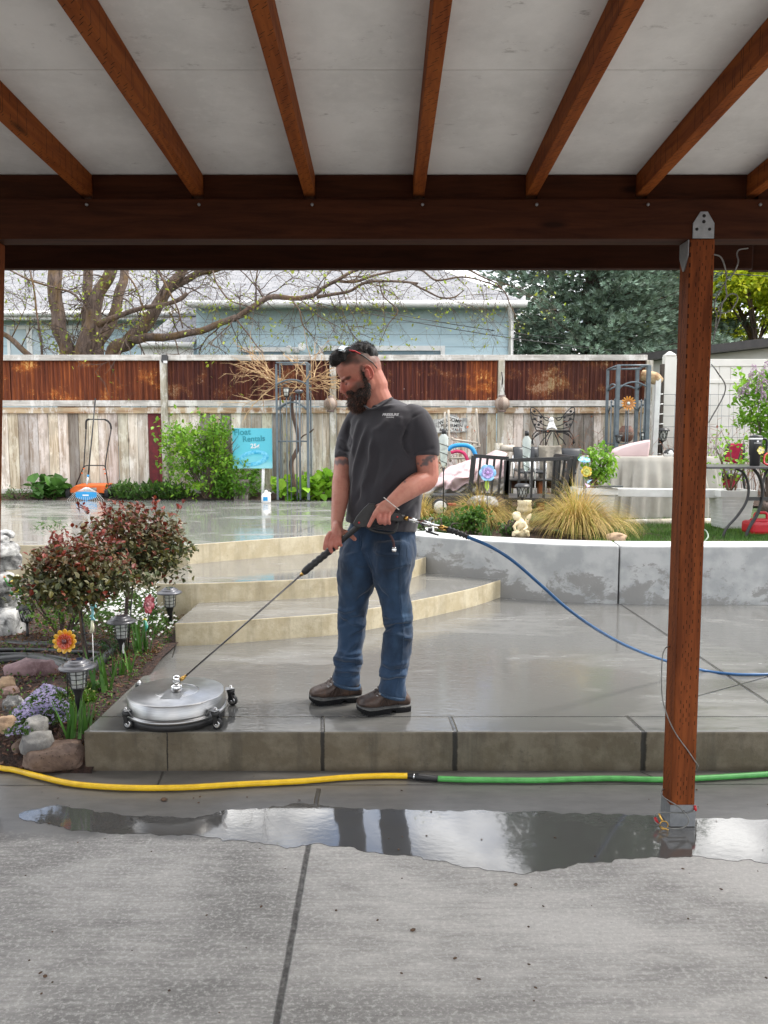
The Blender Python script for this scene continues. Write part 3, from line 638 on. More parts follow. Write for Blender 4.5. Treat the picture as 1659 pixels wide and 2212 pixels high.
M_blind = std('window_blind', (.66, .70, .72), (.60, .64, .66), 5, .5, kind='World')
for (a, c) in ((22, 58), (70, 128), (132, 205)):
    A, B = HX(a, YL), HX(c, YL); f = MB(); f.span((A - .06, YL - .05, wy1), (B + .06, YL - .001, wy1 + .08)); f.span((A - .06, YL - .05, wy0), (A, YL - .001, wy1)); f.span((B, YL - .05, wy0), (B + .06, YL - .001, wy1)); f.span((A - .06, YL - .05, wy0 - .08), (B + .06, YL - .001, wy0))
    wn = f.build('window', M_white, t)
    bl = MB(); z = wy0
    while z < wy1: bl.box(((A + B) / 2, YL - .012, z + .02), (B - A, .003, .035), (R(25), 0, 0)); z += .04
    bl.build('blind', M_blind, wn)
    MB().span((A, YL - .032, wy0), (B, YL - .026, wy1)).build('pane', glassm('clear_pane', (.85, .92, .95)), wn)
# porch roof
yp = YH - .1; zp = W(0, 741, yp).z; p0, p1 = W(300, 741, yp).x, W(418, 741, yp).x
slope('porch_roof', [(p0, yp, zp), (p1, yp, zp), (HX(424), YL, W(0, 664, YL).z), (HX(395, YL), YL, W(0, 664, YL).z)], M_shingle, t)
b = MB(); b.span((p0, yp - .03, zp - .10), (p1, yp - .001, zp - .01)); b.span((p0 + .05, yp - .001, zp - .26), (p1 - .08, yp + .1, zp - .09)); b.span((p1 - .11, yp, .5), (p1 - .02, yp + .09, zp - .05)); b.tube([(p0, yp - .06, zp - .04), (p1, yp - .06, zp - .04)], .05, 8)
b.build('porch_fascia', M_white, t)
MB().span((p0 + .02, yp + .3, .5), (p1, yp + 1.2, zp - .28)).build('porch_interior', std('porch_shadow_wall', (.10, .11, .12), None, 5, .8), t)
# building at the right, dark gutter
t = thing('shed', 'white walled outbuilding with a dark brown gutter rising to the right behind the vinyl fence', 'shed', (6, 13, .6))
A, B = W(1300, 782, 15.2), W(1720, 733, 11.9)
M_gut = std('dark_brown_gutter', (.045, .038, .036), (.03, .026, .025), 8, .35, kind='World')
dirv = (B - A); dirv.z = 0
q = MB(); A2, B2 = A + Vector((.12, .35, -.05)), B + Vector((.12, .35, -.05))
q.add([(A2.x, A2.y, .4), (B2.x, B2.y, .4), (B2.x, B2.y, B2.z), (A2.x, A2.y, A2.z), (A2.x + 4, A2.y + 4, .4), (B2.x + 4, B2.y + 4, .4), (B2.x + 4, B2.y + 4, B2.z), (A2.x + 4, A2.y + 4, A2.z)], [(0, 1, 2, 3), (5, 4, 7, 6), (4, 0, 3, 7), (1, 5, 6, 2), (3, 2, 6, 7)], smooth=False)
q.build('wall', M_vinyl, t); MB().bar(A, B, .14, .13).build('gutter', M_gut, t)
slope('roof', [tuple(A + Vector((0, .05, .08))), tuple(B + Vector((0, .05, .08))), tuple(B + Vector((4, 4, .5))), tuple(A + Vector((4, 4, .5)))], std('dark_roof', (.07, .065, .06), None, 10, .9), t)

# ================================================================ foliage tools
def leafm(name, c1, c2, transl=.25, rough=.5, spec=.4): return std(name, c1, c2, 3, rough, tint=True, transl=transl, spec=spec, kind='World', contrast=.4)
def leaves(mb, pts, size, aspect=.5, up=.3, cols=((1, 1, 1),), fold=.25, dirs=None, n=6, jit=.35):
    """leaf shaped faces: 6-gon folded along the midrib"""
    for i, p in enumerate(pts):
        s_ = size * rnd(1 - jit, 1 + jit); d = Vector((rnd(-1, 1), rnd(-1, 1), rnd(-1, 1) + up))
        if dirs is not None: d = d * .7 + dirs[i]
        d.normalize(); x, y, _ = frame_of(d, Vector((rnd(-.5, .5), rnd(-.5, .5), 1))); wv = x * s_ * aspect * .5; k = y * s_ * fold * .4
        p = Vector(p); a = p; e = p + d * s_ - y * s_ * .12; m1 = p + d * s_ * .35; m2 = p + d * s_ * .72 - y * s_ * .03
        c = random.choice(cols); g_ = rnd(.75, 1.2); mb.c = (c[0] * g_, c[1] * g_, c[2] * g_)
        mb.add([a, m1 + wv + k, m2 + wv * .75 + k, e, m2 - wv * .75 + k, m1 - wv + k, m1, m2], [(0, 6, 1), (6, 7, 2, 1), (7, 3, 2), (0, 5, 6), (6, 5, 4, 7), (7, 4, 3)], smooth=False)
def blades(mb, roots, length, width, spread=.5, droop=.6, seg=5, cols=((1, 1, 1),), dirs=None, lj=.3):
    for i, p in enumerate(roots):
        p = Vector(p); a = rnd(0, 2 * PI); sp_ = rnd(.05, 1) * spread; l = length * rnd(1 - lj, 1 + lj * .6); d = Vector((math.cos(a) * sp_, math.sin(a) * sp_, 1)).normalized()
        if dirs is not None: d = (d + dirs[i]).normalized()
        side = Vector((-d.y, d.x, 0)); side = side.normalized() if side.length > 1e-3 else Vector((1, 0, 0)); vs = []
        c = random.choice(cols); g_ = rnd(.75, 1.2); mb.c = (c[0] * g_, c[1] * g_, c[2] * g_); pos = p.copy()
        side = (side + Vector((rnd(-.5, .5), rnd(-.5, .5), 0))).normalized()
        for k in range(seg + 1):
            w_ = width * (1 - (k / seg) ** 2) * .5 + width * .03
            vs += [pos - side * w_, pos + side * w_]; d = (d + Vector((0, 0, -droop / seg)) * (k / seg + .25) * 1.3).normalized(); pos = pos + d * l / seg
        mb.add(vs, [(2 * k, 2 * k + 1, 2 * k + 3, 2 * k + 2) for k in range(seg)])
def wander(p, d, length, seg, wob=.3, grav=0.0):
    pts = [Vector(p)]; d = Vector(d).normalized()
    for k in range(seg):
        d = (d + Vector((rnd(-wob, wob), rnd(-wob, wob), rnd(-wob, wob) + grav))).normalized(); pts.append(pts[-1] + d * length / seg)
    return pts
# ================================================================ the bare tree behind the fence
def barkm(name, c1, c2, moss=(.17, .10, .03)):
    n = N(name); v = n.coord('World', (7, 7, 1.3)); a = n.noise(v, 3.2, 8, .72, .6); col = n.mix(c2, c1, n.ramp(a, (.40, 0), (.58, 1)))
    col = n.mix(col, moss, n.math('MULTIPLY', n.ramp(n.noise(n.coord('World', (1.5, 1.5, 1)), 2.2, 5, .65), (.5, 0), (.62, 1)), .65))
    n.P(color=col, rough=.9, normal=n.bump(a, .9, .03)); return n.m
M_barkt = barkm('locust_bark', (.20, .145, .115), (.075, .052, .042)); M_twig = barkm('twig_bark', (.12, .085, .07), (.06, .042, .036))
YT = 12.2
def Z1_(x, y, Y=YT): return W(.3307 * x, 548.6 + .3307 * y, Y)
def Z2_(x, y, Y=YT): return W(438.9 + .3307 * x, 548.6 + .3307 * y, Y)
def Z3_(x, y, Y=YT): return W(877.8 + .29755 * x, 548.6 + .29755 * y, Y)
k_ = .3307 * YT / F / 2
t = thing('bare_tree', 'many stemmed leafless tree with long low limbs and tiny yellow buds behind the fence', 'tree', (Z1_(560, 650).x, YT, .6))
limbs = []
def limb(pts, ws, n=12):
    r = [k_ * q for q in interp(ws, (len(pts) - 1) * 6 + 1)]; P_ = catmull(pts, 6)
    P_ = [p + noise.noise_vector(p * 3.1) * min(.05, r[i] * .5) for i, p in enumerate(P_)]; limbs.append((P_, r))
    tr.tube(P_, r, n)
tr = MB(); D = lambda x, y, dy=0: Z1_(x, y, YT + dy)
base = Z1_(560, 1000)
limb([base + Vector((-.3, 0, -.6)), D(440, 720), D(420, 600), D(375, 400), D(352, 100, .1), D(330, -300, .2), D(310, -900, .3)], [130, 105, 95, 88, 88, 60, 20])
limb([base + Vector((0, 0, -.6)), D(545, 720), D(570, 550), D(610, 400), D(650, 250), D(715, 100, -.1), D(800, -250, -.2), D(930, -900)], [140, 120, 110, 95, 82, 74, 50, 16])
limb([D(560, 620, .2), D(575, 400, .3), D(570, 100, .5), D(590, -500, .8)], [70, 64, 62, 20], 10)
limb([base + Vector((.2, .1, -.6)), D(630, 680, .1), D(720, 450, .2), D(785, 250, .3), D(812, 100, .4), D(860, -500, .6)], [110, 85, 72, 62, 56, 20])
limb([base + Vector((.4, 0, -.6)), D(740, 670), D(820, 590), D(900, 510), D(1000, 390), D(1095, 220), D(1200, 90), D(1400, -300)], [120, 98, 90, 88, 80, 70, 58, 20])
limb([D(870, 560, -.05), D(980, 540, -.2), D(1100, 540, -.3), D(1250, 512, -.4), D(1400, 470, -.4), D(1540, 410, -.4), Z2_(200, 425, YT - .4), Z2_(320, 345, YT - .4), Z2_(440, 285, YT - .4), Z2_(600, 292, YT - .4), Z2_(720, 270, YT - .4)], [60, 52, 46, 42, 40, 38, 36, 34, 32, 30, 30], 10)
limb([Z2_(700, 280, YT - .4), Z2_(790, 220, YT - .4), Z2_(880, 170, YT - .5), Z2_(950, 125, YT - .5), Z2_(1040, 95, YT - .5)], [28, 24, 22, 20, 14], 8)
limb([Z2_(740, 278, YT - .4), Z2_(860, 262, YT - .45), Z2_(960, 240, YT - .45), Z2_(1060, 188, YT - .5), Z2_(1220, 178, YT - .5), Z2_(1400, 195, YT - .5), Z3_(40, 215, YT - .5), Z3_(150, 270, YT - .5), Z3_(250, 318, YT - .5), Z3_(345, 315, YT - .5), Z3_(420, 262, YT - .6)], [24, 20, 18, 17, 15, 14, 13, 12, 10, 9, 5], 8)
limb([Z2_(880, 178, YT - .5), Z2_(1000, 178, YT - .5), Z2_(1120, 140, YT - .5), Z2_(1280, 108, YT - .5), Z3_(100, 115, YT - .5), Z3_(220, 190, YT - .5), Z3_(400, 165, YT - .5), Z3_(560, 200, YT - .5), Z3_(700, 260, YT - .5), Z3_(760, 380, YT - .5), Z3_(800, 460, YT - .5)], [18, 16, 15, 13, 13, 12, 11, 10, 9, 7, 4], 8)
limb([Z3_(430, 100, YT - .7), Z3_(540, 160, YT - .6), Z3_(660, 220, YT - .5), Z3_(730, 300, YT - .5)], [12, 11, 9, 7], 8)
limb([D(640, 460, -.1), D(780, 402, -.25), D(950, 352, -.3), D(1100, 322, -.3), D(1180, 290, -.35), D(1225, 255, -.35)], [50, 34, 30, 28, 30, 26], 8)
limb([D(1090, 240), D(1180, 190, .1), D(1290, 125, .1), D(1420, 95, .1), D(1700, -40, .1)], [50, 44, 42, 38, 20], 8)
limb([D(230, 700, .1), D(120, 600, .1), D(40, 530, .1), D(-80, 470, .1)], [40, 36, 32, 26], 8)
limb([D(185, 60, -.2), D(215, 200, -.3), D(240, 380, -.3), D(262, 520, -.3), D(275, 690, -.3)], [10, 12, 13, 15, 16], 6)
limb([D(790, 80, -.4), D(870, 190, -.45), D(920, 310, -.5), D(960, 510, -.5)], [12, 11, 10, 8], 6)
limb([D(1020, 90, -.5), D(1090, 220, -.5), D(1160, 360, -.5), D(1195, 485, -.5)], [14, 13, 11, 9], 6)
limb([D(20, 80, -.3), D(170, 160, -.3), D(330, 215, -.2), D(460, 250), D(530, 310)], [12, 13, 14, 15, 16], 6)
limb([D(1390, 110, -.5), D(1420, 200, -.5), D(1500, 300, -.5), D(1640, 350, -.5)], [10, 10, 9, 8], 6)
limb([Z2_(585, 310, YT - .45), Z2_(630, 370, YT - .5), Z2_(650, 460, YT - .5), Z2_(700, 520, YT - .5), Z2_(735, 565, YT - .5)], [12, 10, 9, 7, 4], 6)
limb([Z2_(1150, 185, YT - .5), Z2_(1180, 280, YT - .6), Z2_(1270, 370, YT - .6), Z2_(1210, 460, YT - .6), Z2_(1150, 590, YT - .6)], [9, 9, 8, 6, 4], 6)
limb([Z2_(220, 430, YT - .5), Z2_(290, 520, YT - .5), Z2_(350, 600, YT - .5), Z2_(400, 650, YT - .5)], [11, 10, 8, 5], 6)
tr.build('trunk', M_barkt, t)
tw = MB(); bud = []
def twig(p, d, l, r, lev):
    pts = wander(p, d, l, 7, .26, -.05 if lev < 2 else 0.02); tw.tube(pts, [r * (1 - .75 * i / 7) for i in range(8)], 4, cap=False)
    for i in range(1, 8):
        if rnd(0, 1) < .035: bud.append(pts[i])
        if lev < 3 and rnd(0, 1) < (.72 if lev == 0 else .45):
            dd = (pts[i] - pts[i - 1]).normalized(); side = Vector((rnd(-1, 1), rnd(-.6, .6), rnd(-.9, .7))); twig(pts[i], dd * .6 + side * .8, l * rnd(.35, .6), r * .55, lev + 1)
    if rnd(0, 1) < .10: bud.append(pts[-1])
for P_, r in limbs:
    k = 2
    while k < len(P_) - 1:
        if P_[k].z > 2.3 and P_[k].z < 6.2:
            prob = .46 if r[k] < .14 else .2
            if rnd(0, 1) < prob:
                dd = (P_[k + 1] - P_[k - 1]).normalized(); side = Vector((rnd(-1, 1), rnd(-.8, .5), rnd(-1.2, .9))); dn = (dd * .5 + side).normalized()
                twig(P_[k], dn, rnd(.5, 1.25), min(.013, r[k] * .35), 0)
        k += rnd(1, 2) > 1.5 and 2 or 1
tw.build('twigs', M_twig, t)
lb = MB(); leaves(lb, [p for p in bud if rnd(0, 1) < .55], .055, .5, .4, ((1, 1, 1), (.9, 1, .7), (1.1, 1, .8)))
lb.build('buds', leafm('spring_bud', (.36, .42, .06), (.26, .33, .05), .35), t)

# ================================================================ blue spruce
def spruce(name, base, h, rad, label, cols, seed, n_b, zvis=(2.0, 7.0), mat=None):
    random.seed(seed); t = thing(name, label, 'tree', base); base = Vector(base)
    MB().tube([base, base + Vector((.05, 0, h * .5)), base + Vector((0, 0, h))], [.22, .15, .02], 10).build('trunk', M_twig, t)
    mb = MB(); br = MB()
    for i in range(n_b):
        z = base.z + h * (.03 + .97 * (i / n_b) ** 1.15); fr_ = 1 - (z - base.z) / h; r = rad * (fr_ ** .8) * rnd(.8, 1.1) + .1; a = i * 2.39996 + rnd(-.3, .3)
        facing = math.sin(a) < .35       # boughs on the far side stay coarse
        if not facing and rnd(0, 1) < .5: continue
        d = Vector((math.cos(a), math.sin(a), .12 - .30 * fr_)); o = Vector((base.x, base.y, z)); pts = [o]; seg = 7
        for k in range(seg): pts.append(pts[-1] + (d + Vector((0, 0, .05 * k))).normalized() * r / seg)
        br.tube(pts, [.028 * (1 - k / 8) * (.4 + fr_) for k in range(8)], 5, cap=False)
        for k in range(1, seg + 1):
            for sgn in (-1, 1):
                side = Vector((-math.sin(a), math.cos(a), 0)) * sgn; tl = r * .40 * (1.1 - k / seg * .7) + .12
                for u in range(int(tl / .075) + 1):
                    q = pts[k] + side * (u * .08) + Vector((math.cos(a), math.sin(a), 0)) * (u * .05) + Vector((rnd(-.05, .05), rnd(-.05, .05), -.02 * u + rnd(-.07, .05)))
                    dd = (side * .6 + Vector((math.cos(a), math.sin(a), rnd(-.1, .7))) * .8).normalized()
                    tuft(mb, q, dd, rnd(.10, .17), cols)
        for k in range(6): tuft(mb, pts[-1] + Vector((rnd(-.1, .1), rnd(-.1, .1), rnd(-.06, .06))), d, .15, cols)
    br.build('boughs', M_twig, t); mb.build('needles', mat, t)
def tuft(mb, p, d, l, cols, nb=6):
    x, y, d = frame_of(d); c = random.choice(cols); g_ = rnd(.6, 1.25); mb.c = (c[0] * g_, c[1] * g_, c[2] * g_); vs = []; fs = []
    for j in range(nb):
        a = j * 2 * PI / nb + rnd(0, .6); o = (x * math.cos(a) + y * math.sin(a)); tp = p + d * l * rnd(.7, 1.1) + o * l * .42; wv = (x * -math.sin(a) + y * math.cos(a)) * l * .10; m = p + d * l * .45 + o * l * .22; b_ = len(vs)
        vs += [p, m + wv, tp, m - wv]; fs.append((b_, b_ + 1, b_ + 2, b_ + 3))
    mb.add(vs, fs, smooth=False)
M_spruce = leafm('spruce_needles', (.25, .32, .25), (.14, .20, .14), .1, .6)
scols = ((1, 1, 1), (1.25, 1.3, 1.3), (.75, .8, .7), (1.5, 1.55, 1.6), (.55, .6, .5))
spruce('spruce_tree', (4.6, 17.5, .5), 11, 3.1, 'large dense blue grey spruce standing right of the garage', scols, 5, 360, mat=M_spruce)
spruce('spruce_tree', (7.4, 20.5, .5), 12, 2.9, 'second blue grey spruce, further back and partly hidden by the wooden post', scols, 9, 150, mat=M_spruce)
# ================================================================ fresh green broadleaf trees at the right
M_fresh = leafm('fresh_spring_leaves', (.66, .70, .05), (.46, .56, .035), .5)
def broad(label, base, h, rad, seed, cols, nclump, leaf, droop=0, group=None):
    random.seed(seed); t = thing('broadleaf_tree', label, 'tree', base, group); base = Vector(base); tb = MB(); mb = MB(); tips = []
    def grow(p, d, l, r, lev):
        pts = wander(p, d, l, 6, .16, .03 if lev < 2 else 0); tb.tube(pts, [r * (1 - .5 * i / 6) for i in range(7)], 7 if lev < 2 else 4, cap=False)
        if lev >= 3: tips.extend(pts[2:]); return
        for i in range(4 if lev else 6):
            q = pts[rnd(0, 1) > .3 and 6 or int(rnd(3, 6))]; dd = (pts[-1] - pts[-2]).normalized(); grow(q, dd * .5 + Vector((rnd(-1, 1), rnd(-1, 1), rnd(-.2, .9))) * .75, l * rnd(.55, .8), r * .5, lev + 1)
    grow(base, Vector((rnd(-.1, .1), 0, 1)), h * .33, h * .022, 0)
    for i in range(nclump):
        c = random.choice(tips) + Vector((rnd(-.3, .3), rnd(-.3, .3), rnd(-.3, .3)))
        k = 20; ps = [c + Vector((random.gauss(0, .17), random.gauss(0, .17), random.gauss(0, .13) - (rnd(0, .5) * droop))) for _ in range(k)]
        leaves(mb, ps, leaf, .6, -.1 - droop, cols)
    tb.build('trunk', M_twig, t); mb.build('crown', M_fresh, t)
broad('bright yellow green tree in new leaf at the right edge behind the shed', (9.1, 19.5, .5), 8.5, 3, 3, ((1, 1, 1), (1.2, 1.1, 1), (.8, .9, .8)), 1700, .12)
broad('drooping yellow green tree between the wooden post and the shed gutter', (8.6, 22.5, .5), 8, 3, 14, ((1.1, 1, 1.2), (.8, .85, .9)), 1000, .12, .8)
broad('tall green tree far behind the spruces, only its top in the clear', (14.5, 24, .5), 9, 3, 33, ((1, 1.05, 1), (.8, .9, .9)), 700, .12)
# overhead cables
M_cable = std('black_cable', (.02, .02, .022), None, 5, .5)
def sag(a, b, s, n=16): return [Vector(a).lerp(Vector(b), i / n) - Vector((0, 0, s * 4 * (i / n) * (1 - i / n))) for i in range(n + 1)]
for (a, b, l) in ((Z2_(1080, 360, 13.2), Z3_(1500, 640, 16.0), 'black overhead service cable crossing the garage wall and the spruce, the upper of two'), (Z2_(700, 310, 13.2), Z3_(1500, 700, 15.0), 'black overhead service cable crossing the garage wall, the lower of two')):
    tag(MB().tube(sag(a, b, .08), .007, 5).build('overhead_cable', M_cable), l, 'cable')
a, b = W(1440, 576, 14.), W(1800, 600, 12.5)
tag(MB().tube(sag(a, b, .05), .008, 5).build('overhead_cable', M_cable), 'thin overhead cable above the yellow green trees at the right edge', 'cable')
# ================================================================ the man
random.seed(77)
def proj(v):
    x, y, z = v[0], v[1], v[2] - CAM_H; dep = y * cp - z * sp; vv = (-y * sp - z * cp) / dep
    return CX + F * x / dep, CY + F * vv
def oring(xl, xr, y, Y, th=0.0, ratio=.75, tilt=0, n=28, sq=2.0):
    """elliptic ring seen between xl and xr at height y; th turns its long axis away from the picture plane"""
    c = W((xl + xr) / 2, y, Y); hx = (xr - xl) / 2 * Y / F * .998; a = hx / math.sqrt(math.cos(th) ** 2 + (ratio * math.sin(th)) ** 2); b_ = a * ratio
    u = Vector((math.cos(th), -math.sin(th), 0)); v = Vector((math.sin(th), math.cos(th), 0)); out = []
    for j in range(n):
        t = 2 * PI * j / n; ct, st = math.cos(t), math.sin(t); e = 2 / sq
        p = c + u * a * math.copysign(abs(ct) ** e, ct) + v * b_ * math.copysign(abs(st) ** e, st); p.z -= tilt * (p.x - c.x); out.append(p)
    return out
def npmesh(o):
    me = o.data; n = len(me.vertices); co = np.empty(n * 3); me.vertices.foreach_get('co', co); no = np.empty(n * 3); me.vertices.foreach_get('normal', no)
    return me, co.reshape(-1, 3) + np.array(wloc(o)), no.reshape(-1, 3)
def putco(o, me, co): me.vertices.foreach_set('co', (co - np.array(wloc(o))).ravel()); me.update()
def nproj(co):
    z = co[:, 2] - CAM_H; dep = co[:, 1] * cp - z * sp; return CX + F * co[:, 0] / dep, CY + F * (-co[:, 1] * sp - z * cp) / dep
def segd(x, y, a, b):
    dx, dy = b[0] - a[0], b[1] - a[1]; t = np.clip(((x - a[0]) * dx + (y - a[1]) * dy) / (dx * dx + dy * dy + 1e-9), 0, 1); return np.hypot(x - a[0] - t * dx, y - a[1] - t * dy), t
def creases(o, segs, noise_amp=.0, nscale=(9, 9, 5), seed=0):
    me, co, no = npmesh(o); x, y = nproj(co); disp = np.zeros(len(co)); face = np.clip(-no[:, 1] * 1.6 + .15, 0, 1)
    for pts, amp, wd in segs:
        best = np.full(len(co), 1e9); tt = np.zeros(len(co))
        for i in range(len(pts) - 1):
            d, t = segd(x, y, pts[i], pts[i + 1]); m = d < best; best[m] = d[m]; tt[m] = (i + t[m]) / (len(pts) - 1)
        disp += amp * np.exp(-(best / wd) ** 2) * face * np.clip(np.minimum(tt, 1 - tt) * 5 + .25, 0, 1)
    if noise_amp:
        for i in range(len(co)):
            p = Vector((co[i, 0] * nscale[0], co[i, 1] * nscale[1] + seed, co[i, 2] * nscale[2])); disp[i] += noise_amp * (noise.noise(p) + .5 * abs(noise.noise(p * 2.1)))
    putco(o, me, co + no * disp[:, None])
def paint(o, base, blobs, noise_=0.0):
    """colour patches of skin or cloth: (centre, radii, colour, strength)"""
    me, co, no = npmesh(o); c = np.tile(np.array(base, float), (len(co), 1))
    for ctr, rad, colr, st in blobs:
        r = rad if hasattr(rad, '__len__') else (rad,) * 3; d = np.sqrt((((co - np.array(ctr)) / np.array(r)) ** 2).sum(1)); w_ = (np.clip(1.35 - d, 0, .7) / .7 * st)[:, None]; c = c * (1 - w_) + np.array(colr) * w_
    ca = me.color_attributes.get('tint') or me.color_attributes.new('tint', 'FLOAT_COLOR', 'POINT'); ca.data.foreach_set('color', np.c_[c, np.ones(len(c))].astype(np.float32).ravel())
def fuzz(o_src, name, mat, parent, n, length, wid, direc, test=None, spread=.5, cols=((1, 1, 1),)):
    """short hairs rooted on a surface"""
    me, co, no = npmesh(o_src); mb = MB(); k = 0; idx = np.random.RandomState(5).permutation(len(co)); j = 0
    while k < n and j < len(idx) * 4:
        i = idx[j % len(idx)]; j += 1; p = Vector(co[i]); nn = Vector(no[i])
        if test and not test(p, nn): continue
        d = (nn * .8 + direc(p, nn) + Vector((rnd(-1, 1), rnd(-1, 1), rnd(-1, 1))) * spread).normalized(); l = length * rnd(.5, 1.2); s_ = d.cross(Vector((rnd(-1, 1), rnd(-1, 1), rnd(-1, 1)))).normalized() * wid
        p = p + Vector((rnd(-.003, .003), rnd(-.003, .003), rnd(-.003, .003))) - nn * .001; c = random.choice(cols); mb.c = c
        mb.add([p - s_, p + s_, p + d * l * .6 + s_ * .6 + nn * 0, p + d * l], [(0, 1, 2, 3)], smooth=False); k += 1
    return mb.build(name, mat, parent)
TH = R(38)
man = thing('person', 'bearded man in a charcoal T-shirt, blue jeans and brown work boots, holding the spray wand', 'person', (-.02, 3.45, ZS))
# ---- head frame
HO = W(782, 812, 3.45); pit, yaw = R(25), R(190)
Mh = Matrix.Rotation(yaw, 3, 'Z') @ Matrix.Rotation(pit, 3, 'Y')
def H(x, y, z): return HO + Mh @ Vector((x, y, z))
def hell(mb, c, r, rot=None):
    m_ = Mh if rot is None else Mh @ Euler(rot).to_matrix(); mb.ell(H(*c), r, 20, 14, m_)
body = MB()
hell(body, (-.002, 0, .045), (.097, .076, .088)); hell(body, (-.03, 0, .03), (.072, .074, .075)); hell(body, (.052, 0, .055), (.044, .062, .052))
hell(body, (.036, 0, -.025), (.058, .060, .07)); hell(body, (.045, 0, -.07), (.048, .046, .04)); hell(body, (.072, 0, .022), (.023, .048, .013))
for s_ in (-1, 1):
    hell(body, (.055, s_ * .040, -.016), (.030, .024, .022)); hell(body, (.0, s_ * .052, -.045), (.04, .02, .045)); hell(body, (.073, s_ * .031, .004), (.014, .016, .011)); hell(body, (.102, s_ * .010, -.033), (.010, .008, .008))
body.tube([H(.084, 0, .022), H(.096, 0, .002), H(.108, 0, -.022), H(.111, 0, -.031)], [.008, .0095, .0125, .0105], 12)
hell(body, (.088, 0, -.042), (.016, .028, .014)); hell(body, (.098, 0, -.046), (.008, .022, .005)); hell(body, (.096, 0, -.057), (.008, .020, .006)); hell(body, (.082, 0, -.082), (.018, .022, .018))
for s_ in (-1, 1):  # ears
    hell(body, (-.012, s_ * .079, -.002), (.013, .006, .022), (0, R(-12), 0))
    body.tube([H(-.004 + .020 * math.cos(a), s_ * (.083 + .005 * max(0, -math.cos(a))), .002 + .031 * math.sin(a)) - (H(.012, 0, 0) - H(0, 0, 0)) for a in [R(q) for q in range(20, 300, 28)]], .0052, 8)
    hell(body, (-.007, s_ * .080, -.027), (.007, .005, .009))
# neck, trapezius, chest core
neck = [(H(-.03, 0, -.01), .062), (H(-.028, 0, -.06), .066), (W(806, 850, 3.46), .070), (W(822, 884, 3.46), .070), (W(830, 920, 3.46), .07)]
body.tube([p for p, r in neck], [r for p, r in neck], 20)
tor = [(812, 852, 874, 3.46, .7), (806, 862, 902, 3.46, .5), (785, 890, 920, 3.46, .55), (762, 905, 950, 3.45, .72), (762, 903, 1000, 3.45, .74), (764, 898, 1060, 3.45, .74), (768, 886, 1110, 3.46, .60), (768, 874, 1160, 3.47, .50), (758, 866, 1230, 3.47, .5)]
body.rings([oring(a, b_, y, Y, TH, r) for a, b_, y, Y, r in tor])
farleg = [(1195, 746, 806, 3.52), (1262, 744, 790, 3.525), (1320, 744, 780, 3.53), (1380, 744, 774, 3.535), (1440, 744, 766, 3.54), (1482, 746, 764, 3.54)]
nearleg = [(1195, 815, 878, 3.42), (1262, 822, 872, 3.41), (1320, 838, 878, 3.40), (1380, 842, 876, 3.40), (1440, 840, 868, 3.40), (1500, 842, 864, 3.40)]
for lg in (farleg, nearleg): body.rings([oring(a, b_, y, Y, 0, 1.0) for y, a, b_, Y in lg])
# arms
Larm = [(W(892, 920, 3.37), .050), (W(912, 950, 3.345), .058), (W(920, 990, 3.34), .051), (W(924, 1015, 3.335), .047), (W(921, 1036, 3.325), .048), (W(900, 1046, 3.29), .048), (W(880, 1060, 3.25), .042), (W(860, 1075, 3.22), .034), (W(846, 1087, 3.20), .029), (W(838, 1096, 3.195), .028)]
Rarm = [(W(775, 912, 3.54), .055), (W(755, 945, 3.56), .052), (W(744, 990, 3.53), .045), (W(740, 1020, 3.50), .041), (W(737, 1045, 3.46), .042), (W(735, 1075, 3.42), .039), (W(731, 1105, 3.385), .032), (W(728, 1128, 3.355), .026), (W(728, 1142, 3.335), .026)]
for arm in (Larm, Rarm):
    pp = catmull([p for p, r in arm], 4); body.tube(pp, interp([r for p, r in arm], len(pp)), 18)
# left hand (near the gun handle)
def z6(x, y, Y): return W(630.9 + .23148 * x, 713.2 + .23148 * y, Y)
def palm(pts):
    for c, r, m_ in pts: body.ell(c, r, 16, 10, m_)
qL = (z6(800, 1715, 3.18) - z6(930, 1600, 3.2)).to_track_quat('X', 'Z').to_matrix()
palm([(z6(872, 1672, 3.19), (.047, .017, .037), qL), (z6(845, 1700, 3.185), (.036, .016, .036), qL), (z6(905, 1650, 3.195), (.036, .021, .029), qL)])
def finger(pts, rs, Ys):
    P_ = [z6(x, y, Y) for (x, y), Y in zip(pts, Ys)]; q = catmull(P_, 4); body.tube(q, interp(rs, len(q)), 12); body.ell(P_[-1], rs[-1] * 1.02, 12, 8)
finger([(815, 1665), (782, 1700), (752, 1758), (716, 1826)], [.0112, .0108, .0095, .0082], [3.185, 3.172, 3.165, 3.165])
finger([(830, 1700), (812, 1742), (812, 1778), (822, 1800)], [.0115, .011, .0098, .0085], [3.18, 3.164, 3.162, 3.178])
finger([(868, 1705), (856, 1752), (856, 1788), (866, 1806)], [.0112, .0108, .0096, .0084], [3.18, 3.164, 3.162, 3.18])
finger([(908, 1700), (898, 1750), (900, 1785), (908, 1802)], [.010, .0098, .0088, .0078], [3.184, 3.168, 3.166, 3.182])
finger([(860, 1640), (820, 1640), (780, 1660), (756, 1690)], [.013, .012, .0108, .009], [3.205, 3.225, 3.235, 3.235])
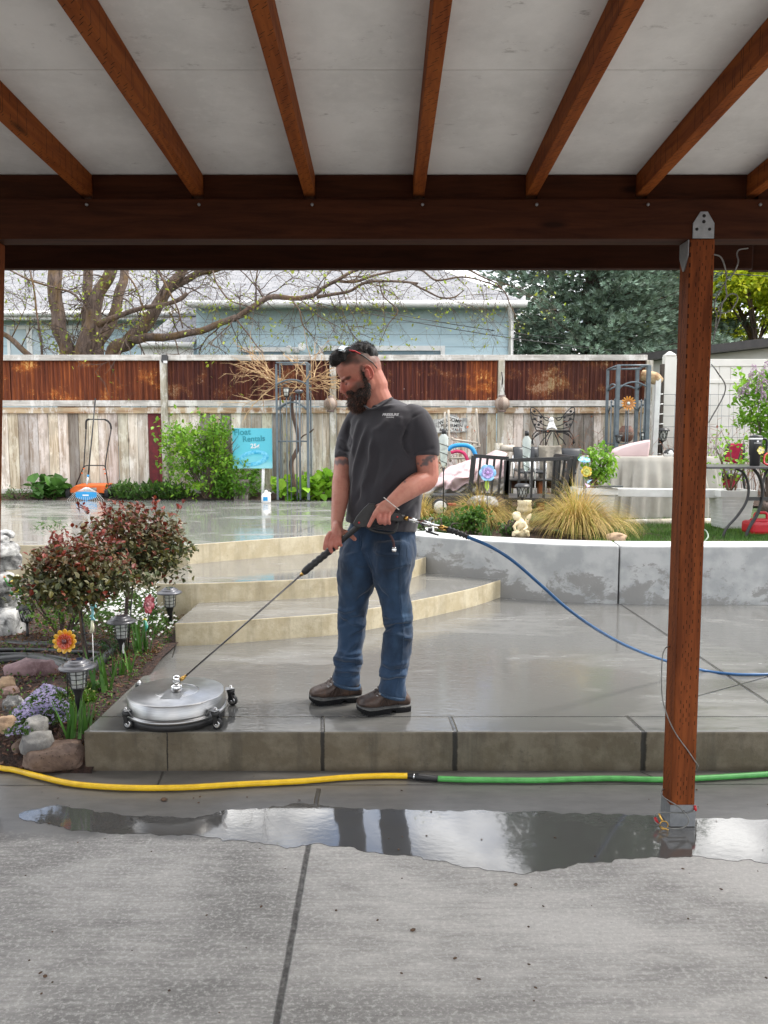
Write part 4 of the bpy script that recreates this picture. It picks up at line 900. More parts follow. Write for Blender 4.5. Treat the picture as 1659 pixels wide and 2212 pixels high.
# right hand (around the lance grip)
qR = (z6(420, 1950, 3.30) - z6(410, 1800, 3.34)).to_track_quat('X', 'Y').to_matrix()
palm([(z6(416, 1868, 3.322), (.043, .040, .022), qR), (z6(404, 1900, 3.31), (.034, .036, .020), qR), (z6(430, 1890, 3.315), (.036, .034, .022), qR)])
finger([(360, 1890), (330, 1935), (312, 1990), (303, 2040)], [.0112, .0108, .0095, .008], [3.30, 3.275, 3.265, 3.268])
finger([(392, 1905), (362, 1965), (354, 2020), (368, 2068)], [.0115, .011, .0098, .0085], [3.295, 3.268, 3.262, 3.272])
finger([(425, 1908), (404, 1965), (404, 2010), (418, 2035)], [.0112, .0108, .0096, .0084], [3.295, 3.27, 3.266, 3.28])
finger([(455, 1900), (442, 1950), (446, 1985), (456, 2008)], [.010, .0098, .009, .0078], [3.30, 3.275, 3.272, 3.285])
finger([(450, 1880), (500, 1890), (545, 1915), (585, 1950)], [.014, .0125, .011, .009], [3.335, 3.345, 3.345, 3.335])
M_skin = N('skin'); v = M_skin.coord('World'); col = M_skin.mix(M_skin.attr(), (.30, .07, .05), M_skin.math('MULTIPLY', M_skin.ramp(M_skin.noise(v, 35, 5, .65), (.45, 0), (.7, 1)), .35))
M_skin.P(color=col, rough=.5, spec=.4, sss=.08, normal=M_skin.bump(M_skin.noise(v, 260, 3), .12, .001)); M_skin = M_skin.m
bo = body.build('body', M_skin, man, remesh=.0034, sm_iter=3); bake(bo)
# drop the parts of the body that clothes hide so nothing shows through
blobs = [((HO.x, HO.y, HO.z - .12), .20, (.46, .165, .115), .6), (H(-.02, .09, 0), .03, (.52, .13, .10), .8), (H(.09, 0, -.02), (.03, .04, .03), (.50, .15, .11), .6), (H(.05, .055, -.02), .035, (.52, .17, .125), .5),
         (Larm[4][0], .11, (.52, .20, .145), .7), (z6(740, 1790, 3.17), .04, (.46, .16, .12), .5), (z6(860, 1780, 3.17), .04, (.47, .15, .12), .6), (z6(380, 2000, 3.27), .05, (.42, .13, .10), .6)]
brow = (.06, .03, .022)
for s_ in (-1, 1):
    for k in range(6): blobs.append((H(.090 - k * .0055, s_ * (.014 + k * .0085), .016 + (.002 if k in (1, 2, 3) else -.001)), .0080, brow, 1))
    for k in range(5): blobs.append((H(.086 - abs(k - 2) * .002, s_ * (.022 + k * .004), -.0045), (.006, .006, .0028), (.05, .022, .018), 1))
for k in range(-3, 4): blobs.append((H(.104 - abs(k) * .002, k * .006, -.052), .0055, (.38, .10, .085), .9))
# fade haircut: stubble on the sides of the skull
for a in range(-3, 9):
    for s_ in (-1, 1): blobs.append((H(-.075 + a * .017, s_ * .075, .060 + .004 * a), (.018, .022, .020), (.21, .105, .08), .75)); blobs.append((H(-.08 + a * .017, s_ * .070, .092), (.02, .03, .024), (.055, .033, .027), .95))
for k in range(9):
    for s_ in (-1, 0, 1): blobs.append((H(-.095 + k * .013, s_ * .055, .095 + .004 * k), (.030, .034, .028), (.045, .03, .026), .95))
    for s_ in (-1, 1): blobs.append((H(-.09 + k * .012, s_ * .074, .072), (.022, .028, .020), (.10, .06, .048), .8))
for k in range(5):
    for s_ in (-1, 1): blobs.append((H(-.10 + k * .016, s_ * .066, .045 + .003 * k), (.026, .03, .026), (.20, .11, .085), .8)); blobs.append((H(-.10 + k * .016, s_ * .064, .068 + .003 * k), (.024, .03, .022), (.10, .06, .048), .85))
for k in range(-3, 4): blobs.append((H(-.098, k * .022, .065), (.022, .022, .026), (.075, .045, .037), .9)); blobs.append((H(-.095, k * .02, .022), (.022, .022, .024), (.24, .12, .09), .75))
# tattoos
tat = (.10, .095, .10)
for dx, dy, r_ in ((915, 1002, .008), (920, 996, .010), (925, 991, .011), (930, 988, .009), (936, 986, .006), (921, 1002, .009), (910, 1006, .005), (903, 1002, .006), (932, 996, .006), (914, 994, .005), (938, 992, .004), (876, 1034, .007), (880, 1030, .008), (874, 1040, .006)):
    blobs.append((W(dx, dy, 3.29 if dx > 895 else 3.225), (r_, .035, r_), tat, .9))
for k in range(9): blobs.append((W(724 + k * 4.4, 998 + 2 * math.sin(k * 2.1), 3.475), (.007, .05, .012), (.13, .12, .125), .85))
paint(bo, (.50, .225, .165), blobs + [(H(.045, .058, -.038), .026, (.14, .07, .05), .85), (H(.03, .060, -.045), .026, (.12, .06, .045), .85), (H(.065, .05, -.05), .022, (.13, .065, .05), .8), (H(.075, .040, -.048), .018, (.20, .09, .065), .6), (H(.005, .072, -.03), .022, (.17, .08, .06), .8), (H(0, .075, .02), (.014, .02, .03), (.14, .07, .055), .8)])
# ---- hair and beard
M_hair = std('dark_hair', (.022, .014, .011), (.010, .007, .006), 60, .55, tint=True, kind='World')
hb = MB()
hell(hb, (-.006, 0, .072), (.090, .062, .065)); hell(hb, (-.035, 0, .080), (.068, .060, .060)); hell(hb, (-.062, 0, .074), (.046, .060, .044)); hell(hb, (.045, 0, .100), (.050, .052, .036)); hell(hb, (.078, 0, .110), (.024, .042, .028)); hell(hb, (.088, .0, .104), (.016, .032, .020)); hell(hb, (.06, .01, .122), (.035, .035, .022))
ho = hb.build('hair', M_hair, man, remesh=.004, sm_iter=2); bake(ho)
creases(ho, [], .005, (60, 60, 30), 3)
fuzz(ho, 'hair_tips', M_hair, ho, 4200, .010, .0006, lambda p, n: (Mh @ Vector((.7, 0, .45))) * .8, lambda p, n: (Mh.transposed() @ (p - HO)).z > .085, .3, ((1, 1, 1), (1.6, 1.4, 1.3), (2.4, 2, 1.8)))
bb = MB()
hell(bb, (.050, 0, -.088), (.052, .058, .046)); hell(bb, (.074, 0, -.098), (.036, .044, .040)); hell(bb, (.060, 0, -.118), (.036, .040, .026))
for s_ in (-1, 1):
    hell(bb, (.028, s_ * .050, -.070), (.036, .019, .034)); hell(bb, (.008, s_ * .060, -.045), (.015, .012, .036)); hell(bb, (.05, s_ * .045, -.074), (.030, .016, .022)); hell(bb, (.088, s_ * .019, -.0405), (.013, .016, .0065)); hell(bb, (.078, s_ * .032, -.055), (.014, .012, .022)); hell(bb, (-.002, s_ * .068, .0), (.009, .008, .026))
M_beard = std('auburn_beard', (.11, .055, .038), (.042, .024, .018), 60, .6, tint=True, kind='World')
be = bb.build('beard', M_beard, man, remesh=.004, sm_iter=2); bake(be); creases(be, [], .007, (50, 50, 26), 9)
fuzz(be, 'beard_hairs', M_beard, be, 6500, .017, .0006, lambda p, n: Vector((-.25, 0, -.75)), None, .45, ((1, 1, 1), (1.5, 1.3, 1.2), (2.4, 1.8, 1.5), (.6, .6, .6)))
# ---- sunglasses pushed up on the hair
g = MB(); M_blackp = std('black_plastic', (.012, .012, .013), (.018, .018, .019), 8, .32)
M_redp = std('red_plastic', (.55, .02, .025), (.4, .015, .02), 8, .35)
for s_ in (1, -1):
    g.tube([H(.032, s_ * .060, .128), H(.0, s_ * .072, .112), H(-.030, s_ * .082, .070), H(-.052, s_ * .086, .030), H(-.060, s_ * .084, .0)], [.0025, .003, .0028, .0026, .0024], 8)
g.tube([H(.032, .060, .128), H(.052, .036, .146), H(.058, 0, .150), H(.052, -.036, .146), H(.032, -.060, .128)], .0022, 8)
so = g.build('sunglasses', M_blackp, man)
ml = N('mirror_lens'); ml.P(color=(.75, .82, .86), rough=.06, metal=.85); ml = ml.m
for s_ in (1, -1):
    MB().grid(lambda u, v: H(.036 + .022 * math.sin(u * PI / 2) - .034 * v, s_ * (.064 - .052 * u), .121 + .018 * math.sin(u * PI / 2) + .012 * v + .009 * math.sin(v * PI)), 8, 6, smooth=True).build('lens', ml, so, solid=.0015)
    MB().tube([H(.016, s_ * .0705, .1205), H(-.004, s_ * .0765, .107), H(-.020, s_ * .0815, .086)], [.0055, .0058, .004], 8, flat=.55).build('temple_accent', M_redp, so)
# ---- T-shirt
sh = MB()
rings = [(800, 852, 862, 3.465, .85, 0), (786, 878, 874, 3.46, .72, 0), (768, 912, 890, 3.46, .58, .0), (759, 922, 908, 3.455, .60, 0), (755, 922, 930, 3.45, .66, 0), (753, 917, 960, 3.445, .70, 0), (754, 912, 1000, 3.44, .72, 0), (756, 909, 1045, 3.44, .76, 0), (755, 906, 1085, 3.44, .80, 0), (752, 903, 1115, 3.44, .82, .06), (750, 898, 1131, 3.44, .81, .12), (749, 896.5, 1137, 3.44, .80, .14)]
pr = []
for i in range((len(rings) - 1) * 3 + 1):
    q = [np.interp(i / 3, range(len(rings)), [r_[k] for r_ in rings]) for k in range(6)]; pr.append(oring(q[0], q[1], q[2], q[3], TH, q[4], q[5], sq=2.3))
sh.rings(pr)
sl = [(W(880, 893, 3.40), .052), (W(898, 908, 3.37), .066), (W(912, 940, 3.345), .0655), (W(919, 965, 3.335), .0635), (W(920, 986, 3.33), .061)]
q = catmull([p for p, r in sl], 4); sh.tube(q, interp([r for p, r in sl], len(q)), 24)
sl = [(W(792, 893, 3.50), .05), (W(774, 912, 3.535), .058), (W(757, 945, 3.545), .055), (W(748, 975, 3.53), .052), (W(745, 993, 3.515), .050)]
q = catmull([p for p, r in sl], 4); sh.tube(q, interp([r for p, r in sl], len(q)), 24)
def clothm(name, c1, c2, sc=400, br=.25):
    n = N(name); v = n.coord('World'); a = n.noise(v, sc, 2, .7); k = n.noise(v, 7, 4)
    col = n.mix(c1, c2, n.math('ADD', n.math('MULTIPLY', a, .6), n.math('MULTIPLY', k, .4))); n.P(color=col, rough=.9, spec=.2, sheen=.25, normal=n.bump(a, br, .001)); return n.m
M_shirt = clothm('charcoal_jersey', (.031, .030, .036), (.058, .055, .064))
so_ = sh.build('t_shirt', M_shirt, man, remesh=.0055, sm_iter=6); bake(so_)
def Q(*p): return [(630.9 + .23148 * x, 713.2 + .23148 * y) for x, y in p]
creases(so_, [
    (Q((700, 900), (650, 1080), (600, 1260), (575, 1450), (560, 1620)), 0.0150, 5), (Q((760, 1000), (740, 1180), (690, 1360), (640, 1520)), 0.0165, 5.5), (Q((735, 1150), (700, 1320), (640, 1500), (590, 1620)), -0.0090, 4),
    (Q((640, 830), (590, 1000), (560, 1200)), 0.0120, 5), (Q((560, 1350), (560, 1550)), -0.0090, 6), (Q((800, 1100), (790, 1280), (740, 1480)), -0.0090, 8), (Q((1000, 1150), (930, 1300), (830, 1450)), 0.0075, 8),
    (Q((1100, 1350), (1000, 1460), (880, 1560)), -0.0120, 9), (Q((1200, 1480), (1120, 1560), (1020, 1640)), 0.0090, 6), (Q((1180, 1600), (1100, 1680), (1000, 1750)), -0.0075, 6), (Q((1160, 1700), (1080, 1760), (990, 1800)), 0.0075, 5),
    (Q((1080, 900), (1040, 1000), (1050, 1100), (1110, 1180)), -0.0150, 4), (Q((1210, 770), (1120, 820), (1070, 900), (1050, 1000)), -0.0045, 2.2), (Q((1010, 800), (1000, 900)), 0.0060, 5), (Q((960, 700), (850, 720), (740, 710)), 0.0067, 3.2),
    (Q((540, 850), (520, 960), (560, 1080)), -0.0120, 4), (Q((440, 1010), (500, 1060), (550, 1080)), 0.0090, 4), (Q((430, 1080), (490, 1120), (545, 1130)), -0.0090, 3.5), (Q((425, 1130), (480, 1160), (545, 1160)), 0.0075, 3.5), (Q((520, 1700), (640, 1790), (760, 1840)), 0.0060, 5), (Q((900, 830), (840, 900), (740, 960)), 0.0060, 6), (Q((1130, 1150), (1220, 1120), (1340, 1100)), -0.0060, 4)
    ], .007, (7, 7, 4), 2)
# ribbed collar and sleeve hems
rb = MB(); cpts = [W(x, y, Y) for x, y, Y in ((788, 877, 3.385), (800, 884, 3.365), (820, 878, 3.36), (842, 862, 3.385), (847, 860, 3.43), (842, 860, 3.46), (830, 855, 3.49), (810, 862, 3.48), (796, 870, 3.46), (788, 876, 3.43))]
rb.tube(catmull(cpts + [cpts[0]], 4)[:-1], .0046, 8, closed=True, flat=1.0); rb.build('collar', M_shirt, so_)
M_print = std('white_shirt_print', (.62, .62, .64), None, 9, .8)
lp = W(844, 898, 3.29)
def surf(o, x, y):     # point on an object's surface seen at photo position x, y
    d = ray(x, y).normalized(); dg = bpy.context.evaluated_depsgraph_get(); off = wloc(o); me = o.data
    hit, loc, nr, _ = o.ray_cast(Vector((0, 0, CAM_H)) - off, d); return (loc + off, nr) if hit else (None, None)
bpy.context.view_layer.update()
pa, na = surf(so_, 828, 897); pb, nb_ = surf(so_, 861, 897)
if pa and pb:
    xdir = (pb - pa).normalized(); nn = ((na + nb_) / 2).normalized(); zd = nn.cross(xdir) * 1; zd = -zd if zd.z < 0 else zd; nn = xdir.cross(zd).normalized()
    def tm(c): return Matrix(((xdir.x, zd.x, nn.x, c.x), (xdir.y, zd.y, nn.y, c.y), (xdir.z, zd.z, nn.z, c.z), (0, 0, 0, 1)))
    for body_, size, dy, bold in (('PRESSURE', .0172, 0, .0006), ('WASHING', .0080, -.0135, .0002)):
        c = (pa + pb) / 2 + zd * dy + nn * .003; o = text_mesh('shirt_print', body_, size, M_print, so_, tm(c), .0003, 'CENTER', bold)
        # wrap onto the cloth
        for vv in o.data.vertices:
            wv = vv.co + wloc(o); x_, y_ = proj(wv); h_, n_ = surf(so_, x_, y_)
            if h_: vv.co = h_ + n_ * .0015 - wloc(o)
# ---- jeans
jn = MB()
pel = [(1118, 760, 892, .72), (1135, 756, 896, .70), (1160, 744, 897, .66), (1194, 731, 897, .60), (1220, 738, 888, .54), (1240, 756, 868, .48), (1256, 785, 842, .45)]
jn.rings([oring(a, b_, y, 3.455, R(28), q, sq=2.3) for y, a, b_, q in pel])
fl = [(1165, 752, 815), (1205, 730, 818), (1240, 729, 815), (1262, 729, 812), (1291, 730, 798), (1314, 730, 794), (1333, 729, 793), (1349, 728, 792), (1374, 729, 789), (1395, 729, 784), (1410, 728, 782), (1424, 720, 785), (1431, 721, 787), (1438, 726, 783), (1450, 723, 778), (1462, 719, 778), (1475, 719, 779)]
nl = [(1165, 800, 892), (1205, 800, 896), (1240, 804, 889), (1262, 808, 884), (1277, 815, 883), (1291, 821, 886), (1310, 824, 889), (1326, 826, 890), (1345, 830, 890), (1359, 833, 891), (1368, 827, 892), (1385, 824, 892), (1407, 823, 890), (1430, 822, 885), (1442, 820, 884), (1452, 816, 882), (1460, 820, 879), (1475, 821, 877), (1488, 819, 876), (1498, 818, 876)]
for lg, Y, til in ((fl, 3.53, .22), (nl, 3.40, .24)):
    rr = []
    for i in range((len(lg) - 1) * 2 + 1):
        y, a, b_ = [np.interp(i / 2, range(len(lg)), [r_[k] for r_ in lg]) for k in range(3)]; tl = til * max(0, (y - 1450) / 50) if y > 1450 else 0
        top_ = max(0, min(1, (1330 - y) / 130)); rr.append(oring(a, b_, y, Y + (3.455 - Y) * top_ * (.85 if Y > 3.5 else .1), 0, .96 + .30 * top_, tl, sq=2.15))
    jn.rings(rr)
def denim():
    n = N('blue_denim'); v = n.coord('World'); x, y, z = n.sep(v); a = n.noise(n.coord('World', (1, 1, .6)), 420, 2, .7); k = n.noise(n.coord('World', (1, 1, .5)), 9, 5, .6)
    col = n.mix(n.mix((.0035, .010, .025), (.017, .040, .084), n.ramp(k, (.38, 0), (.60, 1))), (.08, .14, .23), n.math('MULTIPLY', a, .22)); col = n.mix(col, n.attr(), 1.0, 'MULTIPLY')
    n.P(color=col, rough=.85, spec=.25, sheen=.15, normal=n.bump(a, .3, .001)); return n.m
M_denim = denim()
jo = jn.build('jeans', M_denim, man, remesh=.0055, sm_iter=14); bake(jo)
def Q7(*p): return [(630.9 + .23148 * x, 1152.1 + .23148 * y) for x, y in p]
creases(jo, [
    (Q7((430, 700), (500, 730), (600, 690)), 0.0112, 4), (Q7((430, 860), (540, 800), (690, 770)), -0.0096, 4), (Q7((450, 760), (560, 830), (660, 860)), 0.0112, 4), (Q7((690, 820), (620, 900), (520, 960)), 0.0096, 4), (Q7((440, 1100), (540, 1130), (650, 1110)), 0.0128, 4),
    (Q7((390, 1190), (500, 1215), (670, 1230)), -0.0192, 3.2), (Q7((385, 1160), (500, 1170), (660, 1180)), 0.0144, 4), (Q7((400, 1290), (520, 1270), (630, 1290)), 0.0128, 4), (Q7((395, 1330), (500, 1350), (630, 1330)), -0.0096, 3), (Q7((480, 1200), (520, 1100), (600, 1000)), 0.0096, 4),
    (Q7((845, 760), (950, 790), (1110, 770)), 0.0096, 4), (Q7((870, 900), (960, 860), (1110, 850)), -0.0176, 3.4), (Q7((850, 850), (960, 830), (1100, 800)), 0.0128, 4), (Q7((840, 940), (950, 930), (1120, 990)), 0.0128, 4.5), (Q7((1020, 980), (1120, 960)), 0.0080, 3), (Q7((830, 1240), (940, 1290), (1080, 1260)), -0.0144, 3.4), (Q7((815, 1320), (930, 1330), (1070, 1310)), 0.0144, 3.8), (Q7((825, 1380), (930, 1370), (1060, 1350)), -0.0096, 3), (Q7((830, 1200), (930, 1230), (1080, 1200)), 0.0096, 4),
    (Q7((775, 480), (700, 560), (600, 640)), -0.0096, 4), (Q7((775, 470), (830, 560), (900, 620)), -0.0080, 4), (Q7((640, 40), (640, 160), (700, 300), (770, 460)), -0.0080, 3.5), (Q7((740, 100), (620, 180), (500, 220)), 0.0064, 4), (Q7((760, 160), (880, 200), (1000, 200)), 0.0080, 4), (Q7((1080, 280), (1000, 300), (880, 340)), 0.0080, 4), (Q7((560, 300), (640, 330), (740, 330)), -0.0064, 4),
    (Q7((1010, 60), (1010, 300), (1000, 520), (1020, 700), (1040, 900), (1030, 1100), (1010, 1300)), 0.0035, 1.6)], .008, (10, 10, 7), 4)
creases(jo, [], .0045, (26, 26, 20), 9)
paint(jo, (1, 1, 1), [(W(760, 1235, 3.42), (.035, .07, .10), (1.7, 1.6, 1.5), .6), (W(765, 1340, 3.44), (.03, .06, .05), (1.7, 1.6, 1.5), .6), (W(862, 1240, 3.32), (.03, .06, .12), (1.9, 1.75, 1.6), .6), (W(880, 1330, 3.34), (.025, .06, .07), (2.0, 1.9, 1.7), .6), (W(862, 1390, 3.31), (.03, .05, .06), (1.5, 1.5, 1.4), .5), (W(760, 1465, 3.45), (.05, .06, .015), (1.5, 1.5, 1.4), .5), (W(800, 1235, 3.40), (.03, .06, .07), (.55, .55, .6), .6)])  # paler patches on thighs, knees and hem, a darker one between the thighs
# stitching: raised seams
sm = MB(); M_stitch = std('pale_seam', (.06, .10, .16), (.03, .05, .09), 200, .9, kind='World')
bpy.context.view_layer.update()
def seam(pts, r=.0012, mb=sm, o=jo):
    P_ = []
    for i in range(len(pts) - 1):
        for k in range(6):
            x = pts[i][0] + (pts[i + 1][0] - pts[i][0]) * k / 6; y = pts[i][1] + (pts[i + 1][1] - pts[i][1]) * k / 6; h_, n_ = surf(o, x, y)
            if h_: P_.append(h_ + n_ * .0005)
    if len(P_) > 1: mb.tube(P_, r, 5)
seam(Q7((1010, 20), (1010, 200), (1003, 400), (1000, 620), (1030, 800), (1042, 980), (1030, 1150), (1012, 1290), (990, 1400), (965, 1500))); seam(Q7((1020, 20), (1020, 200), (1012, 400), (1008, 620)), .0008)
seam(Q7((1075, 40), (1070, 200), (1085, 280), (1118, 300))); seam(Q7((640, 20), (640, 110), (655, 160)), .001); seam(Q7((690, 700), (660, 820), (650, 950), (600, 1100), (600, 1250)), .001); seam(Q7((770, 480), (740, 300), (690, 150)), .001)
sm.build('seam', M_stitch, jo)
hm = MB(); M_hem = std('faded_hem', (.040, .075, .13), (.012, .03, .06), 120, .9, kind='World', contrast=.5)
for lg, Y, a, c, yy, til in (('f', 3.53, 718.5, 779.5, 1477, .22), ('n', 3.40, 817.5, 876.5, 1499, .24)):
    rr = [oring(a, c, yy - 3, Y, 0, .96, til, sq=2.15), oring(a, c, yy + 4, Y, 0, .96, til, sq=2.15)]; n_ = len(rr[0]); outr = [p for r_ in rr for p in r_]
    cen = sum(rr[0], Vector()) / n_; inn = [Vector((cen.x + (p.x - cen.x) * .93, cen.y + (p.y - cen.y) * .93, p.z)) for p in outr]
    big = [Vector((cen.x + (p.x - cen.x) * 1.02, cen.y + (p.y - cen.y) * 1.02, p.z)) for p in outr]; vs = big + inn
    fs = []
    for j in range(n_):
        k = (j + 1) % n_; fs += [(j, k, n_ + k, n_ + j), (2 * n_ + k, 2 * n_ + j, 3 * n_ + j, 3 * n_ + k), (n_ + j, n_ + k, 3 * n_ + k, 3 * n_ + j), (k, j, 2 * n_ + j, 2 * n_ + k)]
    hm.add(vs, fs)
hm.build('hem', M_hem, jo)
# ---- boots
M_leather = N('brown_boot_leather'); v = M_leather.coord('World'); a = M_leather.noise(v, 14, 5, .65); col = M_leather.ramp(a, (.36, (.034, .022, .018)), (.55, (.075, .047, .036)), (.70, (.135, .075, .047)))
M_leather.P(color=col, rough=.5, spec=.45, normal=M_leather.bump(M_leather.noise(v, 90, 4, .7), .3, .002)); M_leather = M_leather.m
M_sole = std('black_rubber_sole', (.010, .010, .011), None, 9, .85, spec=.2); M_welt = std('grey_welt', (.12, .12, .115), (.07, .07, .068), 60, .7); M_lace = std('brown_lace', (.045, .028, .022), None, 60, .8); M_eyelet = std('steel_eyelet', (.7, .7, .7), None, 9, .25, metal=1)
def boot(toe, heel, up):
    """toe and heel points on the ground"""
    toe, heel = Vector(toe), Vector(heel); ax = (toe - heel); ax.z = 0; L_ = ax.length; ax.normalize(); sd = Vector((-ax.y, ax.x, 0)); zz = Vector((0, 0, 1))
    def P_(u, s, z): return heel + ax * (u * L_) + sd * s + zz * z
    prof = [(0, .030), (.02, .033), (.08, .038), (.2, .040), (.35, .037), (.5, .041), (.65, .049), (.8, .051), (.9, .046), (.95, .039), (.98, .028), (1.0, .012)]
    def outline(k=1.0, e=0):
        l = [P_(u, w_ * k + e, 0) for u, w_ in prof]; r = [P_(u, -(w_ * k + e), 0) for u, w_ in prof[::-1]]; return catmull(l + r + [l[0]], 3)[:-1]
    o1 = outline(1, .0015); s_ = MB()
    def lay(o_, z0, z1): return [[p + zz * (z0 if not callable(z0) else z0((p - heel).dot(ax) / L_)) for p in o_], [p + zz * (z1 if not callable(z1) else z1((p - heel).dot(ax) / L_)) for p in o_]]
    s_.rings(lay(o1, lambda u: .004 + (.012 if .30 < u < .38 else 0) + max(0, u - .82) * .10, lambda u: .024 + max(0, u - .8) * .07))
    tb = s_
    for k in range(26):
        u = .03 + .94 * k / 26
        if .29 < u < .40: continue
        w_ = np.interp(u, [p[0] for p in prof], [p[1] for p in prof])
        for sg in (-1, 1): tb.box(P_(u, sg * (w_ - .006), .008 + max(0, u - .82) * .1), (.008, .022, .016), Matrix((ax, sd, zz)).transposed())
    sole = s_.build('boot_sole', M_sole, man)
    w2 = MB(); w2.rings(lay(outline(1, .0028), lambda u: .0235 + max(0, u - .8) * .07, lambda u: .028 + max(0, u - .8) * .07)); w2.build('welt', M_welt, sole)
    b = MB(); ht = [(0.0, .026, .030, .062), (.03, .032, .030, .075), (.09, .034, .032, .095), (.22, .036, .032, .125), (.38, .041, .032, .134), (.48, .043, .032, .124), (.58, .047, .032, .105), (.70, .052, .034, .086), (.82, .052, .038, .078), (.91, .047, .042, .072), (.965, .036, .044, .062), (.99, .022, .046, .052)]
    rs = []
    for u, w_, zb, zt in ht:
        ring = []
        for j in range(20):
            t_ = 2 * PI * j / 20; st = math.sin(t_); ct = math.cos(t_); zb -= .006 * (j == 0); zc_ = (zb + zt) / 2; e = .72 if u > .5 else .85
            ring.append(P_(u, math.copysign(abs(ct) ** e, ct) * w_ * (1 if st < 0 else 1 - .12 * st), zc_ + math.copysign(abs(st) ** .8, st) * (zt - zb) / 2))
        rs.append(ring)
    b.rings(rs); bt = b.build('boot', M_leather, man, remesh=.005, sm_iter=3); bake(bt); creases(bt, [], .0035, (26, 26, 30), 1)
    lc = MB(); ey = MB(); side = 1 if sd.y < 0 else -1
    for k in range(4):
        u = .66 - k * .055; z = .088 + k * .010; wv = .034
        lc.tube([P_(u, -wv, z - .006), P_(u + .012, 0, z + .004), P_(u - .01, wv, z - .006)], .0030, 6); lc.tube([P_(u, wv, z - .006), P_(u - .02, 0, z + .007), P_(u - .035, -wv, z + .006)], .0030, 6)
        for s2 in (-1, 1): lc.tube([P_(u, s2 * wv, z - .003) + sd * s2 * .004 + Vector((.004 * math.cos(a), 0, .004 * math.sin(a))) for a in [2 * PI * q / 8 for q in range(8)]], .0012, 5, closed=True, mi=1)
    cs_ = 1 if sd.y < 0 else -1
    for q_ in ([(.50, .046, .082), (.56, .052, .070), (.60, .055, .052), (.56, .054, .046), (.50, .049, .072)], [(.50, .046, .082), (.44, .049, .066), (.43, .050, .046), (.47, .051, .050), (.50, .048, .076)], [(.50, .047, .082), (.53, .054, .060), (.55, .057, .040)]): lc.tube(catmull([P_(a_, cs_ * b_, c_) for a_, b_, c_ in q_], 4), .0022, 6)
    for q_ in ([(.78, .0, .084), (.76, .035, .072), (.73, .052, .045)], [(.30, .043, .10), (.27, .043, .07), (.25, .042, .035)]): lc.tube(catmull([P_(a_, cs_ * b_, c_) for a_, b_, c_ in q_], 5), .0016, 5)
    for s2 in (1, -1):
        kx = P_(.42, 0, .135); lc.tube(catmull([kx, kx + sd * s2 * .022 + zz * .008 + ax * .01, kx + sd * s2 * .040 - zz * .018 + ax * .012, kx + sd * s2 * .022 - zz * .008 + ax * .02, kx], 4), .0018, 6); lc.tube(catmull([kx, kx + sd * s2 * .025 + ax * .02 + zz * .002, kx + sd * s2 * .045 - zz * .035 + ax * .03], 4), .0018, 6)
    lc.build('laces', [M_lace, M_eyelet], bt)
tn, hn = G(771, 1541, ZS), G(884, 1531, ZS); tf, hf = G(668, 1519, ZS), G(781, 1511, ZS)
boot(tn, hn, 0); boot(tf, hf, 0)
# ---- bracelet, lanyard hanging from the pocket
M_cord = std('white_cord', (.72, .70, .66), (.6, .58, .55), 80, .8)
MB().tube([W(838.5 + 11 * math.cos(a) * .6 + 13 * (math.cos(a) * .35) + 7 + 5 * math.cos(a), 1088 + 13 * math.cos(a), 3.205 - .034 * math.sin(a)) for a in [2 * PI * k / 28 for k in range(28)]], .0021, 6, closed=True).build('bracelet', M_cord, man)
lany = MB(); lpts = [z6(890, 1890, 3.26), z6(925, 1930, 3.255), z6(945, 1975, 3.255), z6(950, 2020, 3.255)]
cl = catmull(lpts, 8)
for ph in (0, PI): lany.tube([p + Vector((math.cos(ph + i * 1.3) * .0035, math.sin(ph + i * 1.3) * .003, 0)) for i, p in enumerate(cl)], .0034, 6)
la = lany.build('lanyard', std('braided_maroon_cord', (.09, .03, .03), (.03, .025, .03), 90, .8), man)
MB().lathe([(.0095, 0), (.0105, .003), (.0105, .012), (.008, .016), (.0095, .017), (.0095, .02)], z6(952, 2068, 3.255), 14).build('lanyard_bell', std('polished_steel', (.75, .75, .74), (.6, .6, .6), 20, .18, metal=1), la)
# ================================================================ coordinates read from the enlarged photograph
def zz(ox, oy, s): return lambda x, y, Y: W(ox + s * x, oy + s * y, Y)
z5 = zz(0, 1069.8, .3307); zA = zz(0, 1124.6, .16124); zB = zz(230.4, 1398.9, .17857); zC = zz(1289.2, 822.9, .22288); zD = zz(109.7, 850.3, .11905); zE = zz(576, 768, .0992)
zG = zz(877.8, 850.3, .23148); z4 = zz(1206.9, 548.6, .2976); zP = zz(1371.5, 1481.2, .1736); zT = zz(1371.5, 384, .1736); z3 = zz(877.8, 548.6, .29755); z2 = zz(438.9, 548.6, .3307); z1 = zz(0, 548.6, .3307)
def floorz(Y, x=None): return Z3
